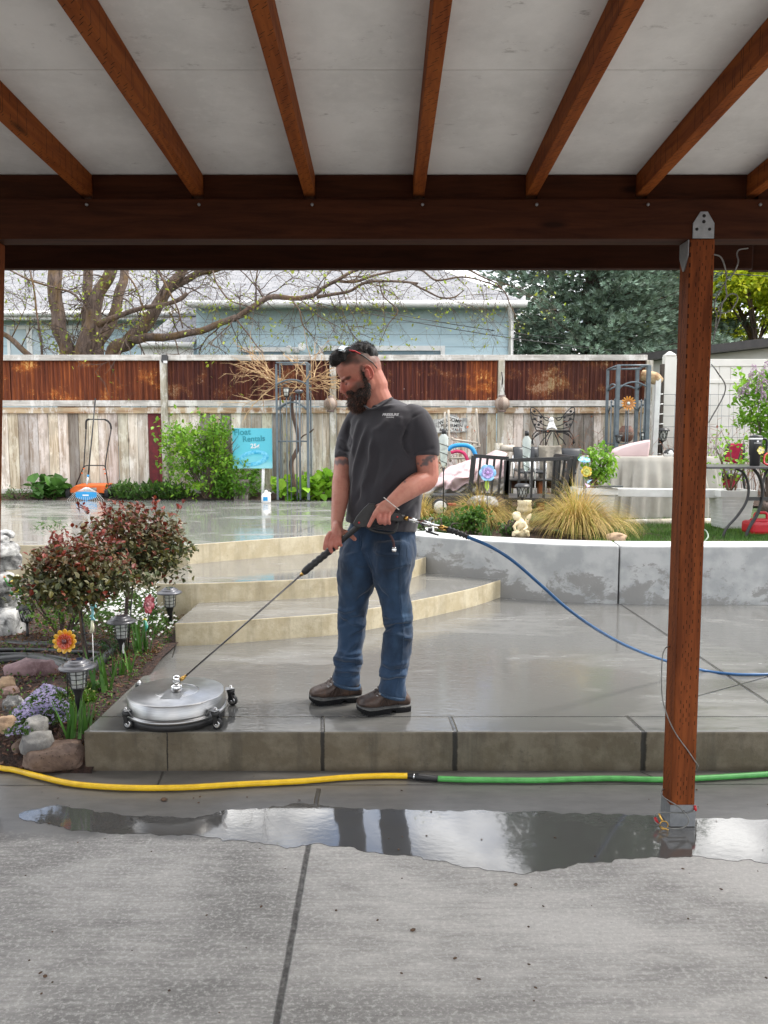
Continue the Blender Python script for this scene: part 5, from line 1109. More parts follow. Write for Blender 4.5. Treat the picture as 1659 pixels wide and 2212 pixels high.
# ================================================================ surface cleaner
M_steel = N('brushed_stainless'); v = M_steel.coord('World', (1, 1, 30)); M_steel.P(color=M_steel.ramp(M_steel.noise(v, 14, 4), (.3, (.30, .30, .30)), (.7, (.46, .46, .46))), metal=1, rough=.36, normal=M_steel.bump(M_steel.noise(v, 30, 3), .06, .001)); M_steel = M_steel.m
M_chrome = std('polished_chrome', (.78, .78, .78), (.68, .68, .68), 9, .14, metal=1)
M_brass = std('brass', (.62, .38, .11), (.45, .26, .07), 30, .28, metal=1)
M_rub = std('black_rubber', (.013, .013, .014), (.02, .02, .021), 30, .5)
t = thing('surface_cleaner', 'round stainless steel surface cleaner on small black casters at the slab edge', 'surface cleaner', (W(382, 1502, 3.33).x, 3.33, ZS))
cc = Vector((W(382, 1502, 3.33).x, 3.33, ZS)); RR = .211
MB().lathe([(.0, .121), (.04, .1225), (.07, .122), (.0705, .1215), (.2, .1215), (RR - .006, .1205), (RR, .116), (RR, .064), (RR + .0005, .062), (RR - .005, .060), (.0, .060)], cc, 72).build('housing', M_steel, t)
MB().lathe([(RR, .060), (RR + .008, .055), (RR + .010, .049), (RR + .007, .043), (RR, .040), (RR - .01, .042)], cc, 72).build('rim_ring', M_steel, t)
MB().lathe([(RR - .004, .042), (RR - .003, .010), (RR - .012, .008), (RR - .012, .042)], cc, 60).build('brush_skirt', M_rub, t)
hb_ = MB(); hb_.lathe([(.026, .122), (.026, .146), (.022, .150), (.014, .152), (.014, .158)], cc, 28); hb_.lathe([(.020, 0), (.020, .012)], cc + Vector((0, 0, .1215)), 6); hb_.lathe([(.018, .158), (.0185, .170), (.0185, .180), (.014, .190), (.002, .193)], cc, 8)
hb_.build('swivel_hub', M_chrome, t)
MB().box(cc + Vector((.0, -.075, .1225)), (.085, .075, .0015)).build('cover_plate', M_steel, t, bevel=.0005)
ar = MB(); ar.tube([cc + Vector((.095 * math.cos(a), .095 * math.sin(a), .1222)) for a in [R(q) for q in range(-160, 110, 9)]], .0012, 5); ar.build('pressed_ring', M_chrome, t)
for i, (dx, dy, px, py) in enumerate(((0, 0, 274, 1574), (0, 0, 466, 1574.8), (0, 0, 499, 1523), (0, 0, 302, 1512))):
    g_ = G(px, py, ZS); rv = Vector((g_.x - cc.x, g_.y - cc.y, 0)); d = rv.normalized(); sidev = Vector((-d.y, d.x, 0))
    br = MB(); top = Vector((g_.x, g_.y, ZS + .082)); inn = cc + d * (RR + .0008) + Vector((0, 0, .082))
    br.bar(inn, top - d * (-.012), .034, .0035); br.bar(inn + Vector((0, 0, -.015)) + d * .0005, inn + Vector((0, 0, -.017)) + d * .004, .034, .034, d)
    bk_ = br.build('caster_bracket', M_steel, t, bevel=.001)
    MB().lathe([(.009, 0), (.009, .003), (.0065, .0032), (.0065, .009), (.004, .011)], top + Vector((0, 0, .002)), 6).build('bolt', M_chrome, bk_)
    cs = MB(); wc = Vector((g_.x, g_.y, ZS + .024)) + Vector((.008, 0, 0)); axl = Vector((.35, .94, 0)).normalized()
    cs.lathe([(.014, .080), (.019, .074), (.019, .064), (.015, .058)], (top.x, top.y, ZS), 14); fw = Vector((axl.y, -axl.x, 0))
    for s_ in (-1, 1): cs.bar(Vector((top.x, top.y, ZS + .062)) + axl * s_ * .012, wc + axl * s_ * .012, .020, .004, axl)
    co_ = cs.build('caster', M_rub, t)
    wm = MB(); wm.lathe([(.010, -.009), (.021, -.009), (.024, -.006), (.024, .006), (.021, .009), (.010, .009)], wc, 24, axl); wh = wm.build('wheel', M_rub, co_)
    hmb = MB()
    hmb.lathe([(.013, -.0102), (.016, -.0102), (.016, .0102), (.013, .0102)], wc, 20, axl); hmb.lathe([(.004, -.0155), (.004, .0155)], wc, 10, axl); hmb.build('hub', M_chrome, wh)
# ================================================================ spray lance and gun
hub = cc + Vector((0, 0, .178)); hub2 = W(388, 1470, 3.34)
t = thing('spray_lance', 'long steel pressure washer lance with black trigger gun held in both hands', 'spray lance', tuple(hub2))
Ylan = lambda x: np.interp(x, [388, 655, 725, 800], [3.34, 3.31, 3.30, 3.235])
def LP(x, y): return W(x, y, float(Ylan(x)))
A_, B_ = LP(398, 1463), LP(655, 1238); MB().tube([A_, A_.lerp(B_, .5), B_], .0042, 10).build('lance_tube', std('dark_steel_tube', (.20, .19, .19), (.12, .12, .12), 9, .25, metal=1), t)
bm_ = MB(); dL = (B_ - A_).normalized(); bm_.tube([LP(388, 1471), LP(388, 1471) + dL * .012, LP(388, 1471) + dL * .0121, LP(388, 1471) + dL * .026, LP(388, 1471) + dL * .0261, LP(388, 1471) + dL * .04], [.007, .007, .0098, .0098, .0068, .0062], 6); bm_.tube([cc + Vector((0, 0, .178)), LP(388, 1471)], .006, 8)
bm_.tube([B_ - dL * .014, B_ - dL * .0139, B_, B_ + dL * .004], [.005, .0085, .0085, .007], 6); bm_.build('brass_fitting', M_brass, t)
gp = [LP(655, 1238), LP(660, 1233), LP(664, 1229)] + [LP(x, np.interp(x, [664, 712, 790], [1229, 1190, 1123])) for x in range(668, 792, 3)]
rr_ = [.012, .0165, .0165] + [.0155 + .0022 * math.sin(i * 1.9) if i < 18 else .0125 for i in range(len(gp) - 3)]
MB().tube(gp, rr_, 14).build('insulated_grip', M_rub, t)
def slab6(pts, Y, th, name, mat, par):
    b = MB(); n_ = len(pts); f = [z6(x, y, Y - th / 2) for x, y in pts]; k = [p + Vector((0, th, 0)) for p in f]
    b.add(f + k, [tuple(range(n_)), tuple(range(2 * n_ - 1, n_ - 1, -1))] + [(i, i + n_, (i + 1) % n_ + n_, (i + 1) % n_) for i in range(n_)], smooth=False); return b.build(name, mat, par, bevel=.0035)
M_gun = std('gun_black_plastic', (.020, .020, .021), (.012, .012, .013), 40, .42, bump=.1)
gun = slab6([(570, 1800), (600, 1745), (660, 1672), (715, 1620), (772, 1624), (782, 1668), (800, 1690), (860, 1690), (930, 1694), (985, 1700), (1035, 1732), (1040, 1786), (1000, 1792), (930, 1780), (850, 1772), (790, 1768), (760, 1800), (700, 1838), (620, 1845), (575, 1830)], 3.225, .040, 'gun_body', M_gun, t)
gg = MB(); gg.tube(catmull([z6(700, 1835, 3.225), z6(760, 1872, 3.225), (z6(850, 1890, 3.225)), z6(930, 1892, 3.225), z6(968, 1862, 3.225), z6(985, 1790, 3.225)], 5), .0055, 8); gg.build('trigger_guard', M_gun, t)
MB().tube(catmull([z6(745, 1780, 3.222), z6(770, 1815, 3.222), z6(820, 1832, 3.222), z6(860, 1838, 3.222)], 4), .006, 8).build('trigger', M_gun, t)
rd = MB()
for x, y in ((625, 1796), (982, 1742)): rd.lathe([(.0042, 0), (.0042, .0015), (.002, .002)], z6(x, y, 3.2035), 10, (0, -1, 0)); rd.build('red_screw', M_redp, gun); rd = MB()
# swivels and fittings behind the gun
pts6 = [(1000, 1738, .0125, 'k'), (1045, 1750, .0125, 'k'), (1046, 1750, .009, 'b'), (1082, 1762, .009, 'b'), (1083, 1762, .0105, 's'), (1140, 1776, .0105, 's'), (1141, 1776, .0085, 's'), (1200, 1792, .0085, 's'), (1201, 1792, .0115, 's'), (1290, 1815, .0115, 's'), (1291, 1815, .0085, 's'), (1380, 1838, .0085, 's'), (1381, 1838, .0115, 'b'), (1415, 1847, .0115, 'b'), (1416, 1847, .0095, 'b'), (1462, 1860, .0095, 'b')]
def Y6(x): return float(np.interp(x, [1000, 1462], [3.225, 3.19]))
for key, mt, nm in (('k', M_gun, 'inlet_cap'), ('s', M_chrome, 'swivel'), ('b', M_brass, 'brass_fitting')):
    segs = []; cur = []
    for q in pts6:
        if q[3] == key: cur.append(q)
        elif cur: segs.append(cur); cur = []
    if cur: segs.append(cur)
    for sgm in segs: MB().tube([z6(q[0], q[1], Y6(q[0])) for q in sgm], [q[2] for q in sgm], 8 if key != 'k' else 14).build(nm, mt, t)
lv = MB(); lv.tube([z6(1210, 1800, 3.2), z6(1250, 1870, 3.19), z6(1370, 1912, 3.19)], [.003, .0028, .003], 6); lv.box(z6(1290, 1862, 3.2), (.02, .008, .014)); lv.build('valve_lever', M_gun, t)
# ================================================================ hoses
def hose(name, label, pts, r, mat, n=14, parent=None):
    b = MB().tube(pts, r, n)
    return tag(b.build(name, mat, parent), label, 'hose') if parent is None else b.build(name, mat, parent)
M_blue = std('blue_hose', (.012, .09, .24), (.010, .07, .19), 30, .3, kind='World'); M_yel = std('yellow_hose', (.78, .50, .012), (.66, .40, .01), 25, .42, bump=.1, kind='World'); M_grn = std('green_hose', (.085, .36, .085), (.06, .27, .06), 25, .4, bump=.1, kind='World')
t = thing('pressure_hose', 'blue high pressure hose drooping from the gun and lying across the wet slab', 'hose', tuple(W(1013, 1161, 3.15)))
bl = [(1008, 1159, 3.155), (1060, 1181, 3.12), (1110, 1213, 3.12), (1170, 1265, 3.18), (1225, 1314, 3.26), (1290, 1360, 3.40), (1360, 1398, 3.60), (1437, 1427, 3.80)]
P_ = [W(*q) for q in bl] + [G(1515, 1447, ZS + .012), G(1570, 1455, ZS + .009), G(1620, 1457, ZS + .009), G(1680, 1455, ZS + .009), G(1760, 1448, ZS + .009), G(1900, 1430, ZS + .009)]
MB().tube(catmull(P_, 10), .0072, 12).build('hose_line', M_blue, t)
sr = catmull([z6(1455, 1858, 3.19), z6(1530, 1885, 3.175), z6(1600, 1912, 3.165), W(1014, 1162, 3.153)], 10); MB().tube(sr, [.0125 + .0022 * math.sin(i * 1.25) - .003 * i / len(sr) for i in range(len(sr))], 14).build('strain_relief', M_rub, t)
r_ = .0115
def GR(x, y): return G(x, y, r_ + .003)
t = thing('garden_hose', 'yellow garden hose ending in a black coupling, lying along the slab foot', 'hose', tuple(G(400, 1700, 0)), 'garden hoses joined end to end')
yp_ = [GR(x, y) for x, y in ((-260, 1618), (-120, 1640), (0, 1659), (30, 1663), (80, 1676), (150, 1692), (220, 1699), (300, 1702), (400, 1701), (520, 1694), (640, 1688), (740, 1680), (820, 1676), (880, 1676))]
MB().tube(catmull(yp_, 8), r_, 16).build('hose_line', M_yel, t)
cp_ = [GR(x, y) for x, y in ((878, 1676), (890, 1677), (891, 1677), (899, 1677.5), (900, 1678), (906, 1678), (907, 1678.5), (946, 1682))]
MB().tube(cp_, [.0105, .0105, .0125, .0125, .0155, .0155, .0135, .0130], 16).build('coupling', M_rub, t)
MB().tube([GR(893.5, 1677.2), GR(896, 1677.4)], .0140, 16).build('coupling_washer', M_chrome, t)
t = thing('garden_hose', 'green garden hose running right from the black coupling past the wooden post', 'hose', tuple(G(1200, 1690, 0)), 'garden hoses joined end to end')
gp_ = [GR(x, y) for x, y in ((944, 1682), (1000, 1684), (1080, 1685), (1160, 1685.5), (1240, 1683), (1320, 1681.5), (1380, 1683), (1440, 1684), (1510, 1681), (1580, 1677), (1659, 1672), (1760, 1664), (1900, 1655))]
MB().tube(catmull(gp_, 8), r_, 16).build('hose_line', M_grn, t)
# ================================================================ dog tie cable on the post
M_wire = std('vinyl_coated_cable', (.20, .20, .19), (.14, .14, .13), 60, .4)
t = thing('tie_out_cable', 'thin grey dog tie cable wound round the foot of the right post', 'cable', tuple(W(1470, 1790, 2.62)))
f_, b2 = BY - .006, BY + .1
MB().tube(catmull([W(1531, 913, f_), W(1567, 843, f_), W(1550, 805, f_), W(1537, 787, b2)], 6), .0022, 6).build('cable', M_wire, t)
cpts_ = [W(1450, 1395, b2), W(1436, 1402, BY + .03), W(1430, 1430, BY), W(1430, 1500, f_), W(1441, 1545, f_), W(1460, 1585, f_), W(1485, 1620, f_), W(1502, 1645, f_), W(1508, 1655, BY + .02), W(1503, 1664, b2)]
MB().tube(catmull(cpts_, 6), .0022, 6).build('cable', M_wire, t)
cpts_ = [W(1438, 1703, b2), zP(330, 1310, BY + .03), zP(335, 1370, BY - .005), zP(420, 1430, f_), zP(550, 1510, f_), zP(640, 1610, f_ - .01), zP(670, 1680, f_ - .02), zP(640, 1740, f_ - .03), zP(560, 1775, f_ - .04), zP(430, 1775, f_ - .04), zP(330, 1740, f_ - .02), zP(260, 1700, f_), zP(240, 1640, BY), zP(290, 1580, f_), zP(420, 1580, f_), zP(560, 1585, f_), zP(680, 1580, f_), zP(760, 1540, BY), zP(770, 1500, b2)]
MB().tube(catmull(cpts_, 6), .0022, 6).build('cable', M_wire, t)
for p in ((zP(745, 1490, BY - .004), zP(755, 1555, BY - .006)), (zP(250, 1640, BY - .004), zP(290, 1720, BY - .004))): MB().tube(list(p), .0052, 8).build('red_sleeve', M_redp, t)
cl_ = MB(); cl_.tube([zP(360 + 52 * math.cos(a), 1735 + 50 * math.sin(a), f_ - .012) for a in [2 * PI * k / 18 for k in range(18)]], .0024, 6, closed=True); cl_.tube([zP(345, 1690, f_ - .01), zP(320, 1640, f_), zP(300, 1590, f_)], [.004, .0045, .003], 6); cl_.tube([zP(315, 1720, f_ - .012), zP(350, 1770, f_ - .02), zP(420, 1795, f_ - .03)], [.0025, .0025, .0015], 6)
cl_.build('snap_hook', M_brass, t)
t = thing('tie_out_cable', 'second thin cable hanging in loose curls beside the top of the right post', 'cable', tuple(zT(1000, 960, BY)))
c1 = [zT(985, 955, BY - .005), zT(1060, 980, f_), zT(1105, 1060, f_), zT(1138, 1200, f_), zT(1128, 1290, f_), zT(1060, 1400, f_), zT(1000, 1530, f_), zT(992, 1640, BY), zT(1020, 1690, f_), zT(1010, 1760, BY), zT(1000, 1860, b2), zT(990, 1930, b2)]
c2 = [zT(1405, 878, BY + .3), zT(1300, 895, BY + .2), zT(1270, 950, BY + .1), zT(1285, 1050, BY), zT(1220, 1200, BY), zT(1130, 1290, BY - .01), zT(1140, 1480, f_), zT(1080, 1560, f_), zT(1040, 1620, f_), zT(1080, 1680, f_), zT(1190, 1650, f_), zT(1270, 1530, f_), zT(1265, 1460, f_), zT(1180, 1450, f_), zT(1090, 1560, f_), zT(1060, 1720, f_), zT(1010, 1880, f_), zT(968, 2040, BY - .002)]
for c in (c1, c2): MB().tube(catmull(c, 8), .0024, 6).build('cable', M_wire, t)
# ================================================================ flower bed at the left
random.seed(51)
def rockm(name, c1, c2, pit=False):
    n = N(name); v = n.coord('Object', rand=True); a = n.noise(v, 9, 8, .7, .4); col = n.mix(c2, c1, n.ramp(a, (.40, 0), (.58, 1)))
    h = n.math('ADD', a, n.math('MULTIPLY', n.noise(v, 45, 5, .7), .4))
    if pit:
        p = n.ramp(n.node('TexVoronoi', {'Vector': v, 'Scale': 60.0}).outputs['Distance'], (.12, 0), (.25, 1)); h = n.math('ADD', h, n.math('MULTIPLY', p, .6)); col = n.mix(col, tuple(c * .35 for c in c1), n.math('MULTIPLY', n.math('SUBTRACT', 1.0, p), .7))
    n.P(color=col, rough=.75, normal=n.bump(h, .6, .012)); return n.m
M_rk = {'brown': rockm('pitted_brown_rock', (.20, .135, .10), (.10, .065, .05), True), 'grey': rockm('grey_rock', (.30, .29, .27), (.15, .145, .14)), 'purple': rockm('purple_rock', (.25, .16, .165), (.115, .062, .066)), 'tan': rockm('tan_rock', (.42, .29, .18), (.26, .17, .11)), 'white': rockm('white_rock', (.50, .50, .49), (.07, .07, .07)), 'pink': rockm('pink_rock', (.36, .25, .21), (.22, .14, .12))}
def rock(c, r, kind, label, seed=0, rot=0, blocky=1.0, parent=None, name='rock', group=None):
    bm = bmesh.new(); bmesh.ops.create_icosphere(bm, subdivisions=4, radius=1)
    q = Matrix.Rotation(rot, 3, 'Z')
    for v in bm.verts:
        p = v.co.copy(); s_ = Vector((seed * 3.7, seed * 1.3, seed)); d = 1 + .22 * noise.noise(p * 1.3 + s_) + .10 * noise.noise(p * 3 + s_) + .04 * noise.noise(p * 8 + s_) + .015 * noise.noise(p * 20 + s_)
        if blocky: p = Vector([math.copysign(abs(k) ** .75, k) for k in p])
        p = p * d; v.co = q @ Vector((p.x * r[0], p.y * r[1], max(p.z, -.55) * r[2]))
    me = bpy.data.meshes.new(name); bm.to_mesh(me); bm.free(); me.materials.append(M_rk[kind]); me.polygons.foreach_set('use_smooth', [True] * len(me.polygons))
    o = bpy.data.objects.new(name, me); C.objects.link(o)
    if parent: o.parent = parent; o.location = Vector(c) - wloc(parent)
    else: o.location = c; tag(o, label, 'rock', group)
    return o
def gb(x, y, z=.15): return G(x, y, z)
def rk(x, y, w_, h_, kind, label, seed, rot=0, zb=.15, dep=.8):
    p = G(x, y + h_ * .5, zb); s_ = pxm(p.y); rock((p.x, p.y + w_ * s_ * .25, zb + h_ * s_ * .30), (w_ * s_ * .5, w_ * s_ * .5 * dep, h_ * s_ * .55), kind, label, seed, rot)
rk(106, 1635, 138, 64, 'brown', 'large pitted brown rock at the front corner of the flower bed', 1, .1, .01, .6)
rk(52, 1612, 60, 44, 'brown', 'smaller brown rock tucked behind and left of the large pitted rock', 2, .4, .03)
rk(72, 1602, 70, 50, 'grey', 'flat grey brown rock behind the pitted brown rock', 5, .2, .08)
rk(73, 1567, 52, 46, 'grey', 'upright grey rock between purple phlox and the brown rocks', 3, .7, .13)
rk(58, 1452, 116, 62, 'purple', 'long purple brown boulder beside the pond rim', 4, -.05, .13, .5)
rk(10, 1480, 40, 46, 'tan', 'tan rock at the left end of the purple boulder', 6, .3)
rk(24, 1520, 44, 42, 'white', 'pale grey rock above the phlox by the left post', 7, .5)
rk(18, 1494, 38, 26, 'pink', 'pinkish rock between the tan rock and the pale rock', 8, .1)
rk(12, 1562, 40, 42, 'tan', 'orange tan rock at the left edge under the phlox', 9, .8)
t = thing('rock_waterfall', 'stacked tower of white rocks beside the pond at the left edge', 'rock waterfall', tuple(G(18, 1390, .15)))
for i, (x, y, w_, h_, s_) in enumerate(((5, 1352, 84, 76, 1), (-20, 1300, 70, 50, 2), (20, 1295, 46, 50, 3), (2, 1262, 76, 50, 4), (-20, 1225, 60, 46, 5), (22, 1216, 44, 42, 6), (8, 1190, 60, 34, 7), (-10, 1172, 56, 34, 8), (14, 1156, 34, 20, 9), (-40, 1340, 90, 100, 10), (-50, 1240, 80, 90, 11), (14, 1180, 36, 22, 12))):
    Yw = 4.75 + .06 * (i % 3); c = W(x, y, Yw); sc_ = pxm(Yw); rock(c, (w_ * sc_ * .52, w_ * sc_ * .45, h_ * sc_ * .55), 'white', None, s_ + 20, i * .7, parent=t, name='stacked_rock')
# ---- pond
M_pond = std('black_pond_plastic', (.018, .020, .022), (.03, .032, .034), 14, .32, bump=.15)
t = thing('pond_liner', 'black moulded plastic pond shell with a broad rolled rim among the rocks', 'pond', tuple(G(70, 1415, .15)))
def loop(pts, z): return catmull([G(x, y, z) for x, y in pts] + [G(*pts[0], z)], 6)[:-1]
lo_ = loop([(-90, 1442), (0, 1428), (70, 1424), (118, 1432), (150, 1447), (168, 1470), (230, 1420), (238, 1404), (190, 1398), (100, 1396), (0, 1394), (-90, 1396)], .185)
MB().tube(lo_, .030, 10, closed=True, flat=1.0).build('rim', M_pond, t)
lo2 = loop([(-90, 1412), (0, 1404), (80, 1404), (150, 1408), (215, 1412), (180, 1430), (120, 1420), (60, 1414), (0, 1414), (-60, 1420)], .20); MB().tube(lo2, .012, 8, closed=True).build('inner_rim', M_pond, t)
bt_ = MB(); bt_.prism([(p.x, p.y) for p in lo_], .155, .165); bt_.build('dark_water', waterm('pond_water', (.012, .014, .012), .1), t)
# ---- solar path lanterns
M_cap = std('bronze_grey_metal', (.105, .105, .115), (.07, .07, .078), 12, .38, metal=.4, coat=.2); M_blk = std('satin_black_metal', (.014, .014, .015), (.022, .022, .023), 20, .42)
M_lglass = glassm('lantern_glass', (.88, .90, .88)); M_solar = std('solar_cell', (.012, .016, .035), (.02, .025, .05), 80, .12)
def path_lantern(label, base, s_=1.0, hstake=.13):
    t = thing('solar_lantern', label, 'lantern', base, 'solar path lanterns in the flower bed'); o = Vector(base); z0 = hstake
    MB().lathe([(.004, -.03), (.011, .01), (.0125, .03), (.0125, z0 * .55), (.015, z0 * .56), (.016, z0 * .75), (.026, z0 - .004), (.030, z0)], o, 16).build('stake', M_blk, t)
    cg = MB(); Hc = .095; r0, r1 = .034 * s_, .043 * s_
    for k in range(8):
        a = 2 * PI * k / 8 + .2; ca, sa = math.cos(a), math.sin(a); cg.bar(o + Vector((ca * r0, sa * r0, z0)), o + Vector((ca * r1, sa * r1, z0 + Hc)), .0032, .0032)
    for f in (.0, .22, .45, .68, .95):
        rr = r0 + (r1 - r0) * f + .001; cg.tube([o + Vector((rr * math.cos(a), rr * math.sin(a), z0 + Hc * f)) for a in [2 * PI * q / 24 for q in range(24)]], .0018, 5, closed=True)
    cg.build('cage', M_blk, t)
    MB().lathe([(r0 - .005, z0 + .002), (r1 - .006, z0 + Hc)], o, 20, cap=False).build('glass', M_lglass, t)
    ld = MB(); ld.lathe([(.006, z0 + Hc), (.007, z0 + Hc - .02), (.002, z0 + Hc - .03)], o, 10); ld.build('lamp', std('lamp_reflector', (.6, .6, .6), None, 5, .3, metal=.8), t)
    zc_ = z0 + Hc; cp_ = MB().lathe([(.052 * s_, zc_ - .004), (.080 * s_, zc_ - .006), (.082 * s_, zc_ - .001), (.074 * s_, zc_ + .006), (.060 * s_, zc_ + .011), (.056 * s_, zc_ + .0112), (.055 * s_, zc_ + .016), (.052 * s_, zc_ + .021), (.042 * s_, zc_ + .0215), (.040 * s_, zc_ + .027), (.034 * s_, zc_ + .031), (.0, zc_ + .032)], o, 40).build('cap', M_cap, t)
    MB().box(o + Vector((0, 0, zc_ + .0335)), (.046 * s_, .036 * s_, .002), (0, 0, .35)).build('solar_panel', M_solar, cp_, bevel=.0008)
    return t
def base_at(x, ytop, dia, w_, zc_=.15):        # place by the cap's apparent width
    Y = dia * F / w_; p = W(x, ytop, Y); return p
for label, x, y, w_ in (('grey capped solar lantern rising from strap leaves beside the lilac blue phlox', 167, 1430, 81), ('grey capped solar lantern with a white tag on its stake before the candytuft', 261.5, 1334, 64.5), ('grey capped solar lantern behind the candytuft, right against the concrete steps', 366, 1273, 54.5)):
    p = base_at(x, y, .164, w_); hs = max(.06, p.z - .14 - .115); path_lantern(label, (p.x, p.y, p.z - .115 - hs), 1, hs)
    if 'tag' in label: q = MB(); q.box((p.x + .012, p.y - .014, p.z - .115 - .055), (.011, .001, .06)); q.build('paper_tag', std('white_paper', (.8, .8, .8), None, 5, .7), bpy.context.scene.objects[-1] if False else [o for o in C.objects if o.get('label') == label][0])
def lattice_lantern(label, p, stake_to, s_=1.0, group=None, cat='lantern'):
    t = thing('solar_lantern', label, cat, (p[0], p[1], stake_to), group); o = Vector(p)     # p: centre of cap base
    MB().tube([(o.x, o.y, stake_to), (o.x, o.y, o.z - .08 * s_)], .009 * s_, 8).build('stake', M_blk, t)
    b = MB()
    for k in range(9):
        for sg in (-1, 1):
            a = 2 * PI * k / 9; b.tube([o + Vector((math.cos(a + sg * u * .7) * (.045 - .015 * u) * s_, math.sin(a + sg * u * .7) * (.045 - .015 * u) * s_, -.075 * s_ * u)) for u in (0, .33, .66, 1)], .0026 * s_, 5)
    b.lathe([(.030 * s_, -.08 * s_), (.032 * s_, -.074 * s_), (.012 * s_, -.09 * s_)], o, 16); b.build('lattice', M_blk, t)
    MB().lathe([(.048 * s_, -.004), (.062 * s_, .0), (.060 * s_, .008 * s_), (.050 * s_, .020 * s_), (.038 * s_, .026 * s_), (0, .027 * s_)], o, 8).build('cap', M_blk, t, bevel=.001)
    MB().lathe([(.028 * s_, -.07 * s_), (.040 * s_, -.004)], o, 14, cap=False).build('glass', M_lglass, t)
lattice_lantern('small black solar lantern with crossed lattice sides beside the white rocks', W(57, 1314, 4.62), .15, 1.0)
# ---- standard roses with red foliage
M_redleaf = leafm('rose_foliage', (.125, .115, .055), (.085, .07, .035), .22, .42, .5)
def rose(label, crown, rx, ry, rz, foot, seed, n):
    random.seed(seed); t = thing('rose_tree', label, 'rose tree', foot, 'red leaved standard roses'); f = Vector(foot); c = Vector(crown)
    b = MB(); st = catmull([f, f.lerp(c, .33) + Vector((-.012, 0, 0)), f.lerp(c, .66) + Vector((-.006, 0, 0)), c + Vector((0, 0, -rz * .5))], 6); b.tube(st, .011, 8); tips = []
    for k in range(46):
        a, u = rnd(0, 2 * PI), rnd(-.55, 1); e = c + Vector((rx * math.cos(a) * math.sqrt(max(0, 1 - u * u * .8)) * rnd(.55, 1.05), ry * math.sin(a) * math.sqrt(max(0, 1 - u * u * .8)) * rnd(.55, 1.05), rz * u * rnd(.7, 1.1)))
        br = catmull([c + Vector((0, 0, -rz * .6)), (c + e) / 2 + Vector((rnd(-.03, .03), rnd(-.03, .03), rnd(-.04, .0))), e], 5); b.tube(br, interp([.004, .0025, .0012], len(br)), 5, cap=False); tips += br[3:]
    b.build('stem', M_twig, t)
    if True:
        tg = MB(); tg.tube([f + Vector((.012, -.012, 0)), c + Vector((.012, -.012, -rz * .7))], .004, 6); tg.tube([f.lerp(c, .45) + Vector((math.cos(a) * .016, math.sin(a) * .016, 0)) for a in [2 * PI * k / 10 for k in range(10)]], .003, 5, closed=True); tg.build('support_cane', M_blk, t)
    lf = MB()
    for k in range(n):
        if rnd(0, 1) < .35: p = random.choice(tips) + Vector((rnd(-.03, .03), rnd(-.03, .03), rnd(-.03, .03)))
        else:
            a, u = rnd(0, 2 * PI), rnd(-1, 1); rr = rnd(.62, 1.0) * (1 + .42 * noise.noise(Vector((math.cos(a) * 2, math.sin(a) * 2, u * 2 + seed)))); q = math.sqrt(1 - u * u); p = c + Vector((rx * q * math.cos(a) * rr, ry * q * math.sin(a) * rr, rz * u * rr))
        h = (p.z - c.z) / rz; redp = .12 + .55 * max(0, h) + .25 * noise.noise(p * 8)
        x = rnd(0, 1); cols = ((1.7, .30, .30),) if x < redp * .45 else ((1.5, .55, .55), (1.3, .8, .5)) if x < redp else ((.75, 1.05, .8), (.95, 1.1, 1.0), (.6, .8, .6), (1.1, 1.15, .5)) if h < .15 else ((.9, .95, .7), (1.1, .9, .6), (1.2, 1.25, 1.2))
        leaves(lf, [p], .033, .62, .05, cols)
    for k in range(22):   # upright new shoots
        a = rnd(0, 2 * PI); p = c + Vector((rx * math.cos(a) * rnd(.1, .9), ry * math.sin(a) * rnd(.1, .9), rz * rnd(.7, .95))); q = p + Vector((rnd(-.03, .03), rnd(-.03, .03), rnd(.02, .07)))
        lf.c = (1.6, .4, .4); lf.tube([p, q], .0012, 4); leaves(lf, [p.lerp(q, u) for u in (.3, .6, .9, 1.0, 1.0)], .028, .6, .3, ((1.9, .28, .32), (1.5, .35, .32)))
    lf.build('crown', M_redleaf, t)
fz = lambda x, y: G(x, y, .15)
rose('red leaved standard rose on a thin stem nearest the sunflower ornament', W(166, 1243, 3.95), .30, .26, .185, fz(196, 1470), 3, 3600)
rose('taller red leaved standard rose behind, its crown against the upper slab', W(284, 1180, 4.45), .35, .28, .225, fz(272, 1420), 4, 4200)
